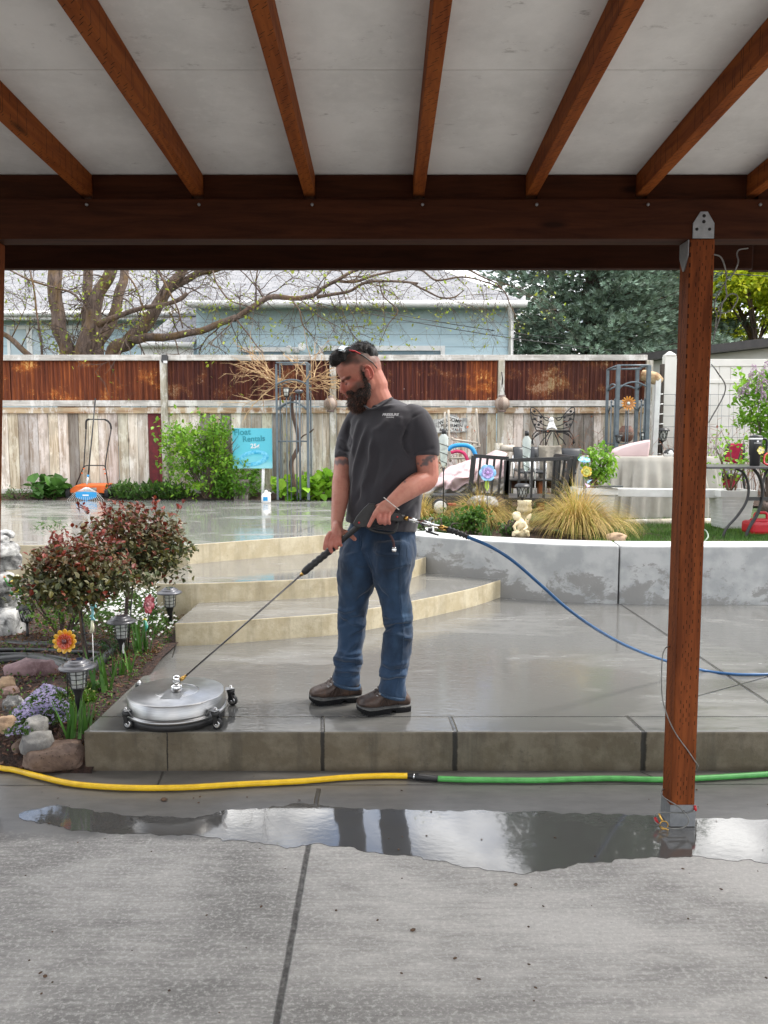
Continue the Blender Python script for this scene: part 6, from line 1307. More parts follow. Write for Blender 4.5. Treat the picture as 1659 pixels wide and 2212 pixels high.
# ---- candytuft, phlox, iris, ground cover
M_green = leafm('garden_foliage', (.085, .17, .035), (.05, .11, .022), .3)
M_petal = leafm('flower_petals', (.80, .80, .80), (.72, .72, .74), .25, .6)
def mound(name, label, cat, poly, h, nleaf, leaf, lcols, nfl, fsize, fcols, seed, zb=.15, group=None):
    random.seed(seed); cx = sum(p[0] for p in poly) / len(poly); cy = sum(p[1] for p in poly) / len(poly)
    ps = [G(x, y, zb) for x, y in poly]; xs_, ys_ = [p.x for p in ps], [p.y for p in ps]
    def inside(x, y):
        c = False; j = len(ps) - 1
        for i in range(len(ps)):
            if (ps[i].y > y) != (ps[j].y > y) and x < (ps[j].x - ps[i].x) * (y - ps[i].y) / (ps[j].y - ps[i].y) + ps[i].x: c = not c
            j = i
        return c
    def edge(x, y): return min(segdist(x, y, ps[i - 1], ps[i]) for i in range(len(ps)))
    t = thing(name, label, cat, tuple(G(cx, cy, zb)), group); lf, fl_ = MB(), MB(); k = 0; guard = 0
    while k < nleaf and guard < nleaf * 12:
        guard += 1; x, y = rnd(min(xs_), max(xs_)), rnd(min(ys_), max(ys_))
        if not inside(x, y): continue
        hh = h * min(1, edge(x, y) / .09 + .25) * (1 + .35 * noise.noise(Vector((x * 9, y * 9, seed)))); leaves(lf, [(x, y, zb + hh * rnd(.25, 1))], leaf, .34, .8, lcols); k += 1
    k = 0
    while k < nfl and guard < 10 ** 6:
        guard += 1; x, y = rnd(min(xs_), max(xs_)), rnd(min(ys_), max(ys_))
        if not inside(x, y) or noise.noise(Vector((x * 14, y * 14, seed * 2))) < -.22: continue
        hh = h * min(1, edge(x, y) / .09 + .25) * (1 + .35 * noise.noise(Vector((x * 9, y * 9, seed)))); p = Vector((x, y, zb + hh * rnd(.95, 1.25))); nf = Vector((rnd(-.5, .5), rnd(-.9, .1), 1)).normalized(); u, v, _ = frame_of(nf); c = random.choice(fcols); g_ = rnd(.85, 1.1); fl_.c = tuple(q * g_ for q in c)
        for m in range(5):
            a = 2 * PI * m / 5 + k; d = u * math.cos(a) + v * math.sin(a); e = u * -math.sin(a) + v * math.cos(a); fl_.add([p, p + d * fsize * .6 + e * fsize * .32, p + d * fsize + nf * fsize * .1, p + d * fsize * .6 - e * fsize * .32], [(0, 1, 2, 3)], smooth=False)
        k += 1
    lf.build('foliage', M_green, t); fl_.build('blossoms', M_petal, t)
def segdist(x, y, a, b):
    dx, dy = b.x - a.x, b.y - a.y; tt = max(0, min(1, ((x - a.x) * dx + (y - a.y) * dy) / (dx * dx + dy * dy + 1e-9))); return math.hypot(x - a.x - tt * dx, y - a.y - tt * dy)
gc = ((1, 1, 1), (.8, .9, .7), (1.2, 1.15, .9))
mound('candytuft', 'spreading candytuft covered in small white flowers beside the steps', 'flowering plant', [(150, 1392), (205, 1378), (250, 1402), (318, 1404), (370, 1392), (378, 1370), (424, 1318), (396, 1306), (330, 1300), (250, 1306), (200, 1330), (150, 1362)], .13, 4200, .026, gc, 680, .0105, ((1, 1, 1), (1, 1, .97)), 61)
mound('creeping_phlox', 'creeping phlox with lilac blue flowers spilling over the rocks', 'flowering plant', [(10, 1596), (60, 1592), (100, 1572), (150, 1562), (158, 1530), (150, 1500), (110, 1492), (70, 1506), (40, 1530), (10, 1566)], .055, 2600, .018, gc, 700, .0085, ((.36, .31, .52), (.44, .39, .60), (.30, .26, .46)), 62)
mound('creeping_phlox', 'strip of yellow green creeping plant between the phlox and the middle lantern', 'plant', [(150, 1545), (210, 1520), (215, 1490), (170, 1480), (140, 1500)], .05, 1300, .02, ((1.6, 1.5, .6), (1.2, 1.3, .6)), 60, .007, ((.9, .85, .3),), 63)
def iris(label, x, y, n, l, seed, w_=.016, zb=.15, sp=.45):
    random.seed(seed); p = G(x, y, zb); t = MB(); blades(t, [p + Vector((rnd(-.04, .04), rnd(-.04, .04), 0)) for _ in range(n)], l, w_, sp, .45, 6, ((.8, 1, .8), (1, 1.1, .8), (.7, .95, .85))); tag(t.build('iris_clump', M_green), label, 'plant', 'strap leaved clumps')
iris('clump of broad strap leaves right of the nearest lantern', 222, 1500, 12, .22, 1); iris('clump of strap leaves with faded yellow blooms at the middle lantern foot', 266, 1466, 16, .15, 2); iris('tall strap leaf clump right behind the middle lantern', 305, 1425, 16, .25, 3, sp=.25)
iris('dark strap leaf clump at the foot of the nearest lantern', 163, 1590, 18, .17, 4, .014); iris('short strap leaves between the two nearer lanterns', 185, 1566, 10, .10, 5, .014)
random.seed(66); gcv = MB()
for k in range(9000):
    x, y = -1.285 - 1.9 * rnd(0, 1) ** 1.5, rnd(3.2, 5.85); q = noise.noise(Vector((x * 5, y * 5, 0)))
    if q < -.05 and rnd(0, 1) < .7: continue
    z = bedf((-1.265 - x) / 4.5, (y - 3.12) / 2.85)[2]
    leaves(gcv, [(x, y, z + rnd(0, .03))], .016, .5, .6, ((1.6, .35, .3), (1.1, .3, .25)) if q > .12 + rnd(-.15, .15) else ((1, 1, .8), (.8, 1, .9), (1.3, 1.2, .7)))
tag(gcv.build('ground_cover', M_green), kind='stuff')
chips = MB(); M_chip = std('bark_chips', (.16, .08, .05), (.06, .03, .02), 12, .85, tint=True)
for k in range(3500):
    x, y = rnd(-3.2, -1.28), rnd(3.15, 5.85); z = bedf((-1.265 - x) / 4.5, (y - 3.12) / 2.85)[2]; g_ = rnd(.5, 1.5); chips.c = (g_, g_, g_); chips.box((x, y, z + .004), (rnd(.01, .03), rnd(.006, .014), .003), (rnd(-.5, .5), rnd(-.5, .5), rnd(0, 3)))
tag(chips.build('bark_chips', M_chip), kind='stuff')
def bush(name, label, cat, c, r, n, leaf, cols, mat, seed, aspect=.5, group=None, stems=8, up=.2, foot=None, jag=.3, single=False):
    random.seed(seed); c = Vector(c); r = Vector(r); ft = Vector(foot) if foot else c + Vector((0, 0, -r.z)); t = thing(name, label, cat, tuple(ft), group); b, lf = MB(), MB(); sh = []
    for k in range(stems):
        a, u = rnd(0, 2 * PI), rnd(-.1, 1); e = c + Vector((r.x * math.cos(a) * math.sqrt(1 - u * u * .7), r.y * math.sin(a) * math.sqrt(1 - u * u * .7), r.z * u)) * 1 if False else c + Vector((r.x * math.cos(a) * math.sqrt(1 - u * u * .7) * 1.02, r.y * math.sin(a), r.z * u * 1.05))
        br = catmull([ft + Vector((rnd(-.03, .03), rnd(-.03, .03), 0)), (ft + e) / 2 + Vector((rnd(-.06, .06), rnd(-.06, .06), rnd(0, .1))), e], 6); b.tube(br, interp([.009, .006, .002], len(br)), 5, cap=False); sh.append(br)
    b.build('stems', M_twig, t)
    for k in range(n):
        if rnd(0, 1) < .45: br = random.choice(sh); p = random.choice(br[4:]) + Vector((random.gauss(0, .035), random.gauss(0, .035), random.gauss(0, .035)))
        else:
            a, u = rnd(0, 2 * PI), rnd(-1, 1); q = math.sqrt(1 - u * u); d = Vector((q * math.cos(a), q * math.sin(a), u)); rr = rnd(.35, 1.0) ** .6 * (1 + jag * noise.noise(d * 2.3 + Vector((seed, 0, 0)))); p = c + Vector((d.x * r.x, d.y * r.y, d.z * r.z)) * rr
        if noise.noise(p * (1.6 / max(.2, r.x)) + Vector((seed, 3, 0))) < -.28: continue
        leaves(lf, [p], leaf, aspect, up, cols)
    lf.build('foliage', mat, t); return t
bush('green_plant', 'loose bright green plant between the white rocks and the near rose', 'plant', G(62, 1262, .15) + Vector((0, .35, .26)), (.22, .15, .24), 700, .045, ((1.2, 1.2, .9), (1, 1.1, .8)), M_green, 71, .3)
bush('green_plant', 'yellowish green foliage under the crown of the near rose', 'plant', W(130, 1300, 4.6), (.25, .18, .14), 800, .026, ((1.6, 1.5, .6), (1, 1.1, .6)), M_green, 72, .6, foot=(W(130, 1300, 4.6).x, 4.6, .15))
bush('green_plant', 'blue green lavender tuft in front of the candytuft', 'plant', G(246, 1418, .15) + Vector((0, 0, .045)), (.10, .08, .06), 500, .022, ((.7, 1.0, 1.0), (.8, 1.05, 1.1)), M_green, 73, .2)
# ---- metal flower stakes
M_paint = std('enamel_paint', (1, 1, 1), (.9, .9, .9), 30, .3, tint=True, coat=.5)
def petals(mb, c, nrm, n, r, wd, col, col2, up=(0, 0, 1), cup=.2, layer=0):
    c = Vector(c); nf = Vector(nrm).normalized(); u, v, _ = frame_of(nf)
    for k in range(n):
        a = 2 * PI * k / n + layer; d = u * math.cos(a) + v * math.sin(a); e = u * -math.sin(a) + v * math.cos(a); pts = []
        prof = [(.12, .25), (.4, .7), (.7, 1), (.92, .75), (1.02, .2)]; vs = []; b0 = len(mb.v)
        for f, w_ in prof:
            for s_ in (-1, 0, 1): vs.append(c + d * r * f + e * s_ * wd * w_ * .5 + nf * (r * cup * f * f + (.0 if s_ else -.004)))
        mb.c = col; mb.add(vs, [(3 * i + j, 3 * i + j + 1, 3 * i + j + 4, 3 * i + j + 3) for i in range(4) for j in (0, 1)])
        for i in range(3): 
            for q in range(3): mb.col[b0 + 3 * i + q] = tuple(col2[m] * (1 - i / 3) + col[m] * i / 3 for m in range(3))
def stake_flower(label, c, r, foot_z, n, wd, col, col2, centre, nrm=(0, -1, .15), leafc=None, cat='garden ornament', stemcol=M_blk, elld=None):
    c = Vector(c); t = thing('flower_stake', label, cat, (c.x, c.y, foot_z)); m = MB(); petals(m, c, nrm, n, r, wd, col, col2); petals(m, c - Vector((0, .007, 0)), nrm, n, r * .62, wd * .75, col2, tuple(q * .6 for q in col2), layer=PI / n)
    if leafc: 
        m.c = leafc; q = c + Vector((0, 0, -r * 2.2)); leaves(m, [q], r * 1.6, .35, 0, (leafc,), dirs=[Vector((.3, 0, 1.2))], jit=.05); 
    m.build('petals', M_paint, t, solid=.0015); k = MB(); k.c = centre; k.ell(c - Vector((0, .012, 0)), (r * .22, r * .12, r * .22), 12, 8); k.build('centre', M_paint, t)
    MB().tube([(c.x, c.y + .006, foot_z), (c.x + .002, c.y + .006, (c.z + foot_z) / 2), (c.x, c.y + .004, c.z)], .003, 6).build('stem', stemcol, t)
    return t
stake_flower('yellow metal flower with orange red centre on a stake above the nearest lantern', W(141, 1385, 3.55), .056, .15, 12, .026, (.80, .46, .02), (.65, .08, .02), (.10, .02, .02))
stake_flower('dark red glass flower stake seen edge on in the candytuft', W(319, 1305, 4.65), .060, .15, 7, .045, (.20, .006, .02), (.34, .10, .12), (.4, .2, .22), nrm=(.96, -.28, .0))
t = thing('glass_stake', 'pale teal glass ornament on a thin white stake beside the near rose stem', 'garden ornament', tuple(G(199, 1440, .15)))
gt = MB(); gt.c = (.25, .62, .66); q = zA(1252, 1160, 4.1); gt.ell(q, (.018, .010, .022), 12, 8); gt.tube([q, zA(1240, 1260, 4.1), zA(1235, 1330, 4.1)], [.010, .006, .008], 8); gt.c = (.78, .76, .55); gt.tube([zA(1235, 1330, 4.1), zA(1240, 1420, 4.1), zA(1230, 1500, 4.1)], [.007, .010, .012], 8); gt.c = (.3, .66, .70)
gt.tube([zA(1240, 1260, 4.1), zA(1200, 1290, 4.1)], [.006, .002], 6); gt.tube([zA(1240, 1290, 4.1), zA(1275, 1340, 4.1)], [.006, .004], 6); gt.build('glass_figure', M_paint, t)
q = zA(1238, 1500, 4.1); MB().tube([q, (q.x, q.y, .15)], .0025, 6).build('stem', M_white, t)
t = thing('glass_stake', 'small green and yellow bird ornament on a dark stake in the tall strap leaves', 'garden ornament', tuple(G(312, 1400, .15)))
gt = MB(); gt.c = (.70, .60, .08); q = z5(945, 815, 4.4); gt.ell(q, (.013, .008, .011), 10, 8); gt.c = (.08, .40, .30); gt.tube([q, z5(955, 860, 4.4), z5(950, 890, 4.4)], [.010, .012, .004], 8); gt.build('glass_figure', M_paint, t); MB().tube([z5(950, 880, 4.4), (z5(950, 880, 4.4).x, 4.4, .15)], .0022, 6).build('stem', M_blk, t)
# ---- frog figurine on the white rocks
def zf(x, y, Y=4.44): return zA(x, y, Y)
t = thing('frog_figurine', 'glossy green frog figurine with yellow belly waving from the white rocks', 'garden ornament', tuple(zf(215, 1010)))
s_ = pxm(4.58) * .16124
fb = MB(); fb.c = (.03, .16, .03); fb.ell(zf(225, 930), (55 * s_, 45 * s_, 75 * s_), 16, 12); fb.ell(zf(190, 800), (68 * s_, 55 * s_, 52 * s_), 16, 12); fb.c = (.45, .42, .04); fb.ell(zf(213, 930, 4.42), (36 * s_, 40 * s_, 62 * s_), 14, 10); fb.c = (.50, .35, .03); fb.ell(zf(185, 820, 4.415), (48 * s_, 45 * s_, 28 * s_), 14, 10)
fb.c = (.04, .22, .03); fb.tube([zf(170, 880), zf(110, 860), zf(75, 800), zf(60, 770)], [20 * s_, 15 * s_, 12 * s_, 16 * s_], 8); fb.tube([zf(260, 880), zf(310, 850), zf(340, 800)], [18 * s_, 12 * s_, 8 * s_], 8); fb.tube([zf(190, 985), zf(140, 950), zf(165, 1005)], [22 * s_, 18 * s_, 12 * s_], 8); fb.tube([zf(260, 985), zf(310, 960), zf(300, 1000)], [22 * s_, 18 * s_, 12 * s_], 8)
fb.c = (.60, .22, .04)
for x, y in ((140, 1010), (165, 1015), (325, 940), (345, 965), (335, 1005)): fb.tube([zf(x - 20 if x < 200 else x - 40, y - 12), zf(x, y)], [8 * s_, 6 * s_], 6)
for x, y in ((45, 745), (75, 755), (60, 735)): fb.tube([zf(60, 770), zf(x, y)], [10 * s_, 5 * s_], 6)
fb.build('frog_body', M_paint, t)
ey_ = MB()
for x in (140, 232): ey_.c = (.62, .62, .40); ey_.ell(zf(x, 750, 4.415), (27 * s_, 20 * s_, 27 * s_), 14, 10)
ey_.build('eye', M_paint, t); ey_ = MB()
for x in (140, 232): ey_.c = (.01, .01, .01); ey_.ell(zf(x - 2, 752, 4.398), (13 * s_, 6 * s_, 13 * s_), 10, 8)
ey_.build('pupil', M_paint, t); dd_ = MB(); petals(dd_, zf(330, 775, 4.42), (0, -1, .2), 7, 42 * s_, 26 * s_, (.50, .02, .05), (.7, .3, .1)); dd_.build('held_flower', M_paint, t)
# ================================================================ back yard, left half
random.seed(81); YB = 10.72
fl_ = lambda x, Y: (W(x, 1050, Y).x, Y, .62 + .14 * max(0, (Y - 10.5) / .9))
s10 = lambda: 0
t = thing('push_mower', 'orange push reel mower standing upright by the plank fence', 'mower', fl_(192, YB)); k10 = pxm(YB) * .11905
M_orange = std('orange_plastic', (.75, .14, .015), (.62, .11, .012), 9, .38); M_foam = std('black_foam', (.015, .015, .016), None, 60, .8)
b = MB(); pl_ = [(455, 1665), (600, 1315), (612, 1100), (628, 870), (640, 640), (640, 520), (655, 480), (700, 465), (980, 470), (1040, 500), (1085, 560), (1097, 640), (1055, 870), (1015, 1100), (988, 1300), (1045, 1685)]
b.tube([zD(x, y, YB + .05) for x, y in pl_], 11 * k10, 8); b.tube(catmull([zD(x, y, YB + .04) for x, y in ((598, 1335), (640, 1308), (720, 1303), (900, 1303), (965, 1308), (1000, 1345))], 4), 10 * k10, 8); b.build('handle', M_blk, t)
b = MB(); b.tube(catmull([zD(x, y, YB + .048) for x, y in ((640, 640), (640, 520), (655, 480), (700, 465))], 3), 17 * k10, 8); b.tube([zD(x, y, YB + .048) for x, y in ((980, 470), (1040, 500), (1085, 560), (1097, 640))], 17 * k10, 8); b.build('foam_grip', M_foam, t)
for x, y in ((600, 1362), (566, 1443), (968, 1372), (985, 1452)): MB().lathe([(14 * k10, -10 * k10), (14 * k10, 10 * k10), (5 * k10, 16 * k10)], zD(x, y, YB), 8, (0, -1, 0)).build('knob', M_orange, t)
b = MB(); f = [(450, 1668), (1005, 1662), (1030, 1700), (1010, 1808), (350, 1800), (345, 1740), (400, 1700)]; n_ = len(f); A1 = [zD(x, y, YB - .10) for x, y in f]; A2 = [p + Vector((0, .26, .02)) for p in A1]
b.add(A1 + A2, [tuple(range(n_)), tuple(range(2 * n_ - 1, n_ - 1, -1))] + [(i, i + n_, (i + 1) % n_ + n_, (i + 1) % n_) for i in range(n_)], smooth=False); deck = b.build('deck', M_orange, t, bevel=.008)
b = MB(); c = zD(715, 1738, YB - .103)
b.box(c, (230 * k10, .004, 60 * k10)); b.build('nameplate', std('dark_label', (.12, .10, .10), (.45, .43, .40), 30, .5), deck)
for x, w_ in ((312, 120), (1085, 130)):
    b = MB(); c = zD(x, 1798, YB - .02); sg = 1 if x > 700 else -1; ax_ = Vector((.86 * 1, -.5 * sg * 1, 0)).normalized() if False else Vector((1, -.35 * sg, 0)).normalized(); r0 = 132 * k10
    b.lathe([(r0 * .72, -.03), (r0 * .94, -.03), (r0, -.022), (r0, .022), (r0 * .94, .03), (r0 * .72, .03)], c, 28, ax_)
    for q in range(24):
        a = 2 * PI * q / 24; u, v, _ = frame_of(ax_); b.box(c + (u * math.cos(a) + v * math.sin(a)) * r0, (.045, .012, .012), (0, a, 0))
    wh = b.build('wheel', M_rub, t); MB().lathe([(.01, -.022), (r0 * .72, -.026), (r0 * .72, .026), (.01, .022)], c, 24, ax_).build('rim', std('grey_plastic', (.16, .16, .165), None, 9, .5), wh)
b = MB(); c = zD(690, 1800, YB)
for q in range(5):
    a0 = q * 2 * PI / 5; b.tube([zD(390 + 60 * i, 1795, YB) + Vector((0, math.cos(a0 + i * .25) * .08, math.sin(a0 + i * .25) * .08)) for i in range(11)], .006, 5)
b.build('cutting_reel', M_galv, t)
# leaf rake
Yr = 10.46; t = thing('leaf_rake', 'leaf rake with a bright blue head standing in front of the push mower', 'rake', tuple(zD(635, 1940, Yr))); kr = pxm(Yr) * .11905
MB().tube([zD(678, 1480, Yr), zD(745, 800, Yr + .15), zD(810, 88, Yr + .3)], [12 * kr, 12 * kr, 13 * kr], 10).build('shaft', M_blk, t)
b = MB(); b.tube([zD(655, 1650, Yr), zD(678, 1478, Yr)], [13 * kr, 18 * kr], 10); b.build('ferrule', M_white, t); MB().tube([zD(674, 1510, Yr - .001), zD(678, 1472, Yr - .001)], 20 * kr, 10).build('collar', std('blue_plastic', (.02, .30, .62), (.02, .25, .55), 9, .35), t)
M_bluep = _mc['blue_plastic']
b = MB(); hp = [(445, 1795), (600, 1778), (825, 1795), (828, 1880), (740, 1918), (640, 1942), (540, 1920), (450, 1885)]; n_ = len(hp); A1 = [zD(x, y, Yr - .02) for x, y in hp]; A2 = [p + Vector((0, .018, .0)) for p in A1]
b.add(A1 + A2, [tuple(range(n_)), tuple(range(2 * n_ - 1, n_ - 1, -1))] + [(i, i + n_, (i + 1) % n_ + n_, (i + 1) % n_) for i in range(n_)], smooth=False); hd = b.build('rake_head', M_bluep, t, bevel=.004); MB().box(zD(632, 1845, Yr - .022), (110 * kr, .003, 26 * kr)).build('label', M_white, hd, bevel=.001)
b = MB()
for q in range(17):
    u = q / 16; x1 = 300 + 660 * u; b.tube([zD(655 + (u - .5) * 60, 1700, Yr - .005), zD(640 + (u - .5) * 420, 1800, Yr), zD(x1, 1928, Yr - .03), zD(x1 + (u - .5) * 10, 1945, Yr - .012)], 3.2 * kr, 5)
b.build('tines', M_white, t)
b = MB(); bb_ = [(455, 1785), (820, 1778)]; b.tube([zD(x, y, Yr - .008) for x, y in bb_], 9 * kr, 6); b.build('spring_bar', M_galv, t)
# plants along the fence
gcy = ((1, 1, 1), (1.25, 1.2, .8), (.8, .95, .8)); M_lime = leafm('lime_foliage', (.24, .42, .045), (.12, .26, .03), .35)
def atf(x, y, Y): return W(x, y, Y)
bush('green_shrub', 'tall bright green leafy shrub between the fence post and the blue wave sign', 'shrub', atf(432, 985, 10.55), (.58, .40, .58), 4600, .060, gcy, M_lime, 82, .55, stems=34, foot=(atf(445, 1080, 10.6).x, 10.6, .62), jag=.55)
bush('green_shrub', 'side branch of shrub reaching left across the red board', 'shrub', atf(335, 985, 10.6), (.20, .15, .09), 260, .055, gcy, M_lime, 83, .55, stems=4, foot=(atf(395, 1040, 10.6).x, 10.6, .75)) if False else None
bush('green_shrub', 'darker green low shrub hugging the foot of the blue wave sign', 'shrub', atf(510, 1050, 10.62), (.38, .25, .26), 1500, .055, ((.8, .9, .8), (.6, .8, .6)), M_lime, 84, .5, stems=12)
bush('hosta', 'round leaved pale green plant left of the push mower', 'plant', atf(107, 1062, 10.62), (.23, .18, .16), 90, .16, ((.9, 1.1, .9), (.8, 1, .8)), M_green, 85, .9, stems=6)
bush('leafy_plant', 'low leafy plants spreading right of the push mower', 'plant', atf(295, 1066, 10.62), (.36, .2, .12), 700, .09, gcy, M_green, 86, .28, stems=10, up=.7)
bush('leafy_plant', 'low leafy plants at the foot of the tall green shrub', 'plant', atf(375, 1066, 10.62), (.26, .2, .12), 500, .075, gcy, M_green, 87, .3, stems=8, up=.6)
bush('weeds', 'sparse weeds at the left end of the plank fence', 'plant', atf(38, 1070, 10.62), (.26, .2, .09), 420, .035, gcy, M_green, 88, .3, stems=10, up=.6)
bush('leafy_plant', 'big ruffled bright green leaves under the grey trellis left of the man', 'plant', atf(650, 1056, 10.55), (.42, .25, .17), 210, .13, ((1.3, 1.3, .8), (1.5, 1.4, .9), (1, 1.1, .8)), M_lime, 89, .9, stems=10)
bush('leafy_plant', 'big ruffled bright green leaves right behind the man', 'plant', atf(715, 1045, 10.6), (.26, .25, .19), 130, .13, ((1.3, 1.3, .8), (1, 1.1, .8)), M_lime, 90, .9, stems=6)
# blue sign
t = thing('wave_sign', 'square turquoise sign lettered Float Rentals 25 cents with a swim ring', 'sign', tuple(atf(566, 1086, 10.5))); YS = 10.5
MB().tube([atf(567, 1086, YS + .03), atf(569, 1000, YS + .03)], .022, 8).build('post', M_fpost if False else M_white, t)
def signm():
    n = N('turquoise_sign'); v = n.coord('Object'); x, y, z = n.sep(v); g_ = n.math('ADD', n.math('MULTIPLY', z, 1.1), n.math('MULTIPLY', n.noise(n.coord('Object', (1, 1, 5)), 3, 4), .25)); n.P(color=n.ramp(g_, (.1, (.55, .78, .82)), (.35, (.20, .62, .70)), (.62, (.30, .68, .74)), (.85, (.10, .52, .64))), rough=.35); return n.m
c0 = atf(503, 1012, YS); c1_ = atf(587, 925, YS); bd = MB(); bd.span((c0.x, YS, c0.z), (c1_.x, YS + .02, c1_.z)); bo_ = bd.build('board', signm(), t, bevel=.002)
M_teal = std('teal_lettering', (.02, .30, .38), None, 9, .4)
def Ms(p, rot=0, tilt=0): return Matrix.Translation(p) @ Matrix.Rotation(R(90), 4, 'X') @ Matrix.Rotation(rot, 4, 'Z')
text_mesh('lettering', 'Float', .115, M_teal, bo_, Ms(z2(255, 1165, YS - .004), .05), .001, bold=.002); text_mesh('lettering', 'Rentals', .105, M_teal, bo_, Ms(z2(330, 1208, YS - .004), .05), .001, bold=.002); text_mesh('lettering', '25¢', .085, M_white, bo_, Ms(z2(338, 1256, YS - .004), 0), .001, bold=.002)
rg = MB(); ks = pxm(YS) * .3307; cen = z2(328, 1335, YS - .004); M_ringb = std('blue_swim_ring', (.03, .38, .62), (.20, .62, .80), 30, .3)
rg.grid(lambda u, v: cen + Vector((math.cos(2 * PI * u) * (62 + 38 * v) * ks, -.004 * math.sin(PI * v), math.sin(2 * PI * u) * (26 + 26 * v) * ks + math.cos(2 * PI * u) * 12 * ks)), 40, 5, closed_u=True); rg.build('painted_ring', M_ringb, bo_)
# jug and concrete block
t = thing('plastic_jug', 'white plastic jug standing on the slab below the turquoise sign', 'jug', tuple(G(575, 1086, Z3))); q = G(575, 1086, Z3)
b = MB(); b.lathe([(.055, 0), (.062, .01), (.062, .09), (.05, .12), (.022, .135), (.022, .15)], q, 16); b.tube([q + Vector((.05, 0, .10)), q + Vector((.06, 0, .125)), q + Vector((.03, 0, .14))], .009, 8); b.build('body', M_white, t); MB().box(q + Vector((0, -.0625, .055)), (.06, .003, .05)).build('label', M_bluep, t); MB().lathe([(.02, 0), (.024, .01), (.0, .018)], q + Vector((0, 0, .15)), 12).build('cap', M_white, t)
p0, p1_ = atf(505, 1080, 10.52), atf(535, 1036, 10.52); b = MB(); b.span((p0.x, 10.52, .60), (p1_.x, 10.72, p1_.z - .06)); b.span((p0.x - .01, 10.50, p1_.z - .06), (p1_.x + .01, 10.73, p1_.z)); tag(b.build('concrete_block', std('rough_concrete', (.30, .26, .23), (.16, .14, .12), 18, .9, .5), bevel=.008), 'rough brown concrete block half hidden in the shrub under the sign', 'block')
# grey trellis with a bare vine
M_grey = std('grey_blue_steel', (.125, .155, .175), (.09, .115, .13), 12, .45); t = thing('garden_trellis', 'tall grey steel trellis arch wrapped in a bare curly vine', 'trellis', tuple(atf(633, 1080, 10.4)))
Ya, Yb_ = 10.32, 10.58
for x, yt, Y, r in ((207, 190, Ya, .026), (285, 160, Yb_, .020), (887, 150, Ya, .034), (950, 200, Yb_, .022)): p = zE(x, yt, Y); MB().bar((p.x, p.y, .62), p, r * 1.05, r * 1.05, (0, 1, 0)).build('upright', M_grey, t, bevel=.003)
b = MB()
for x0, x1, y0, ht, Y in ((207, 887, 640, 115, Ya), (285, 950, 680, 110, Yb_), (230, 870, 1180, 165, Ya), (300, 850, 1165, 150, Ya + .02)):
    b.tube([zE(x0 + (x1 - x0) * u, y0 - ht * math.sin(PI * u) ** .8, Y) for u in [i / 16 for i in range(17)]], .012, 6)
b.tube([zE(200, 155, Ya), zE(890, 155, Ya)], .012, 6); b.tube([zE(285, 195, Yb_), zE(950, 195, Yb_)], .012, 6); b.tube([zE(207, 1868, Ya), zE(890, 1868, Ya)], .012, 6); b.tube([zE(207, 1172, Ya), zE(300, 1165, Ya)], .012, 6)
b.build('arches', M_grey, t)
b = MB()
for x, yt in ((430, 910), (515, 925), (643, 900), (722, 930)):
    p = zE(x, yt, Ya); b.tube([(p.x, p.y, .62), p], .0085, 6); b.lathe([(.001, -.02), (.018, 0), (.004, .02), (.001, .04)], p, 8)
b.build('bars', M_grey, t)
t = thing('curly_vine', 'leafless golden curly willow vine growing up through the grey trellis', 'vine', tuple(atf(640, 1070, 10.42))); b = MB(); Yv = 10.42
M_vine = std('golden_twig', (.60, .42, .22), (.34, .20, .10), 9, .7); M_vt = std('vine_trunk', (.15, .10, .075), (.09, .06, .045), 9, .9)
b.tube(catmull([atf(640, 1070, Yv), z2(575, 1380, Yv), z2(600, 1310, Yv), z2(628, 1250, Yv), z2(622, 1200, Yv), z2(608, 1130, Yv), z2(590, 1070, Yv), z2(580, 1000, Yv), z2(583, 950, Yv), z2(575, 880, Yv)], 5), interp([.035, .032, .03, .03, .028, .026, .024, .022, .02, .018], 46), 8); b.tube(catmull([z2(622, 1230, Yv), z2(650, 1190, Yv), z2(690, 1170, Yv), z2(720, 1145, Yv - .1)], 4), .010, 6); b.build('trunk', M_vt, t)
random.seed(92); tw_ = MB()
def curl(p, d, l, r, lev=0):
    pts = [Vector(p)]; d = Vector(d).normalized(); tr_ = Vector((rnd(-1, 1), rnd(-.6, .6), rnd(-1, 1)))
    for k in range(9): d = (d + tr_ * .22 * math.sin(k * 1.1) + Vector((rnd(-.2, .2), rnd(-.15, .15), rnd(-.2, .2) - .03))).normalized(); pts.append(pts[-1] + d * l / 9)
    tw_.tube(catmull(pts, 2), interp([r, r * .35], 19), 5, cap=False)
    if lev < 2:
        for k in (3, 5, 7, 8):
            if rnd(0, 1) < .7: curl(pts[k], (pts[k] - pts[k - 1]).normalized() + Vector((rnd(-.9, .9), rnd(-.5, .5), rnd(-.6, .9))), l * rnd(.35, .6), r * .6, lev + 1)
for (x, y), n_ in (((500, 850), 10), ((680, 840), 11), ((700, 900), 5), ((590, 890), 3)):
    for k in range(n_): a = rnd(0, 2 * PI); curl(z2(x, y, Yv) + Vector((rnd(-.06, .06), rnd(-.05, .05), rnd(-.05, .05))), (math.cos(a) * 1.2, rnd(-.5, .3), abs(math.sin(a)) * 1.1 - .15), rnd(.3, .75), .0075)
for x0, y0, x1, y1 in ((490, 850, 260, 780), (500, 850, 290, 960), (480, 840, 330, 700), (700, 850, 800, 670), (690, 830, 560, 700)): curl(z2(x0, y0, Yv), (x1 - x0, 0, -(y1 - y0)), math.hypot(x1 - x0, y1 - y0) * .3307 * pxm(Yv) * 1.05, .011)
tw_.build('twigs', M_vine, t)
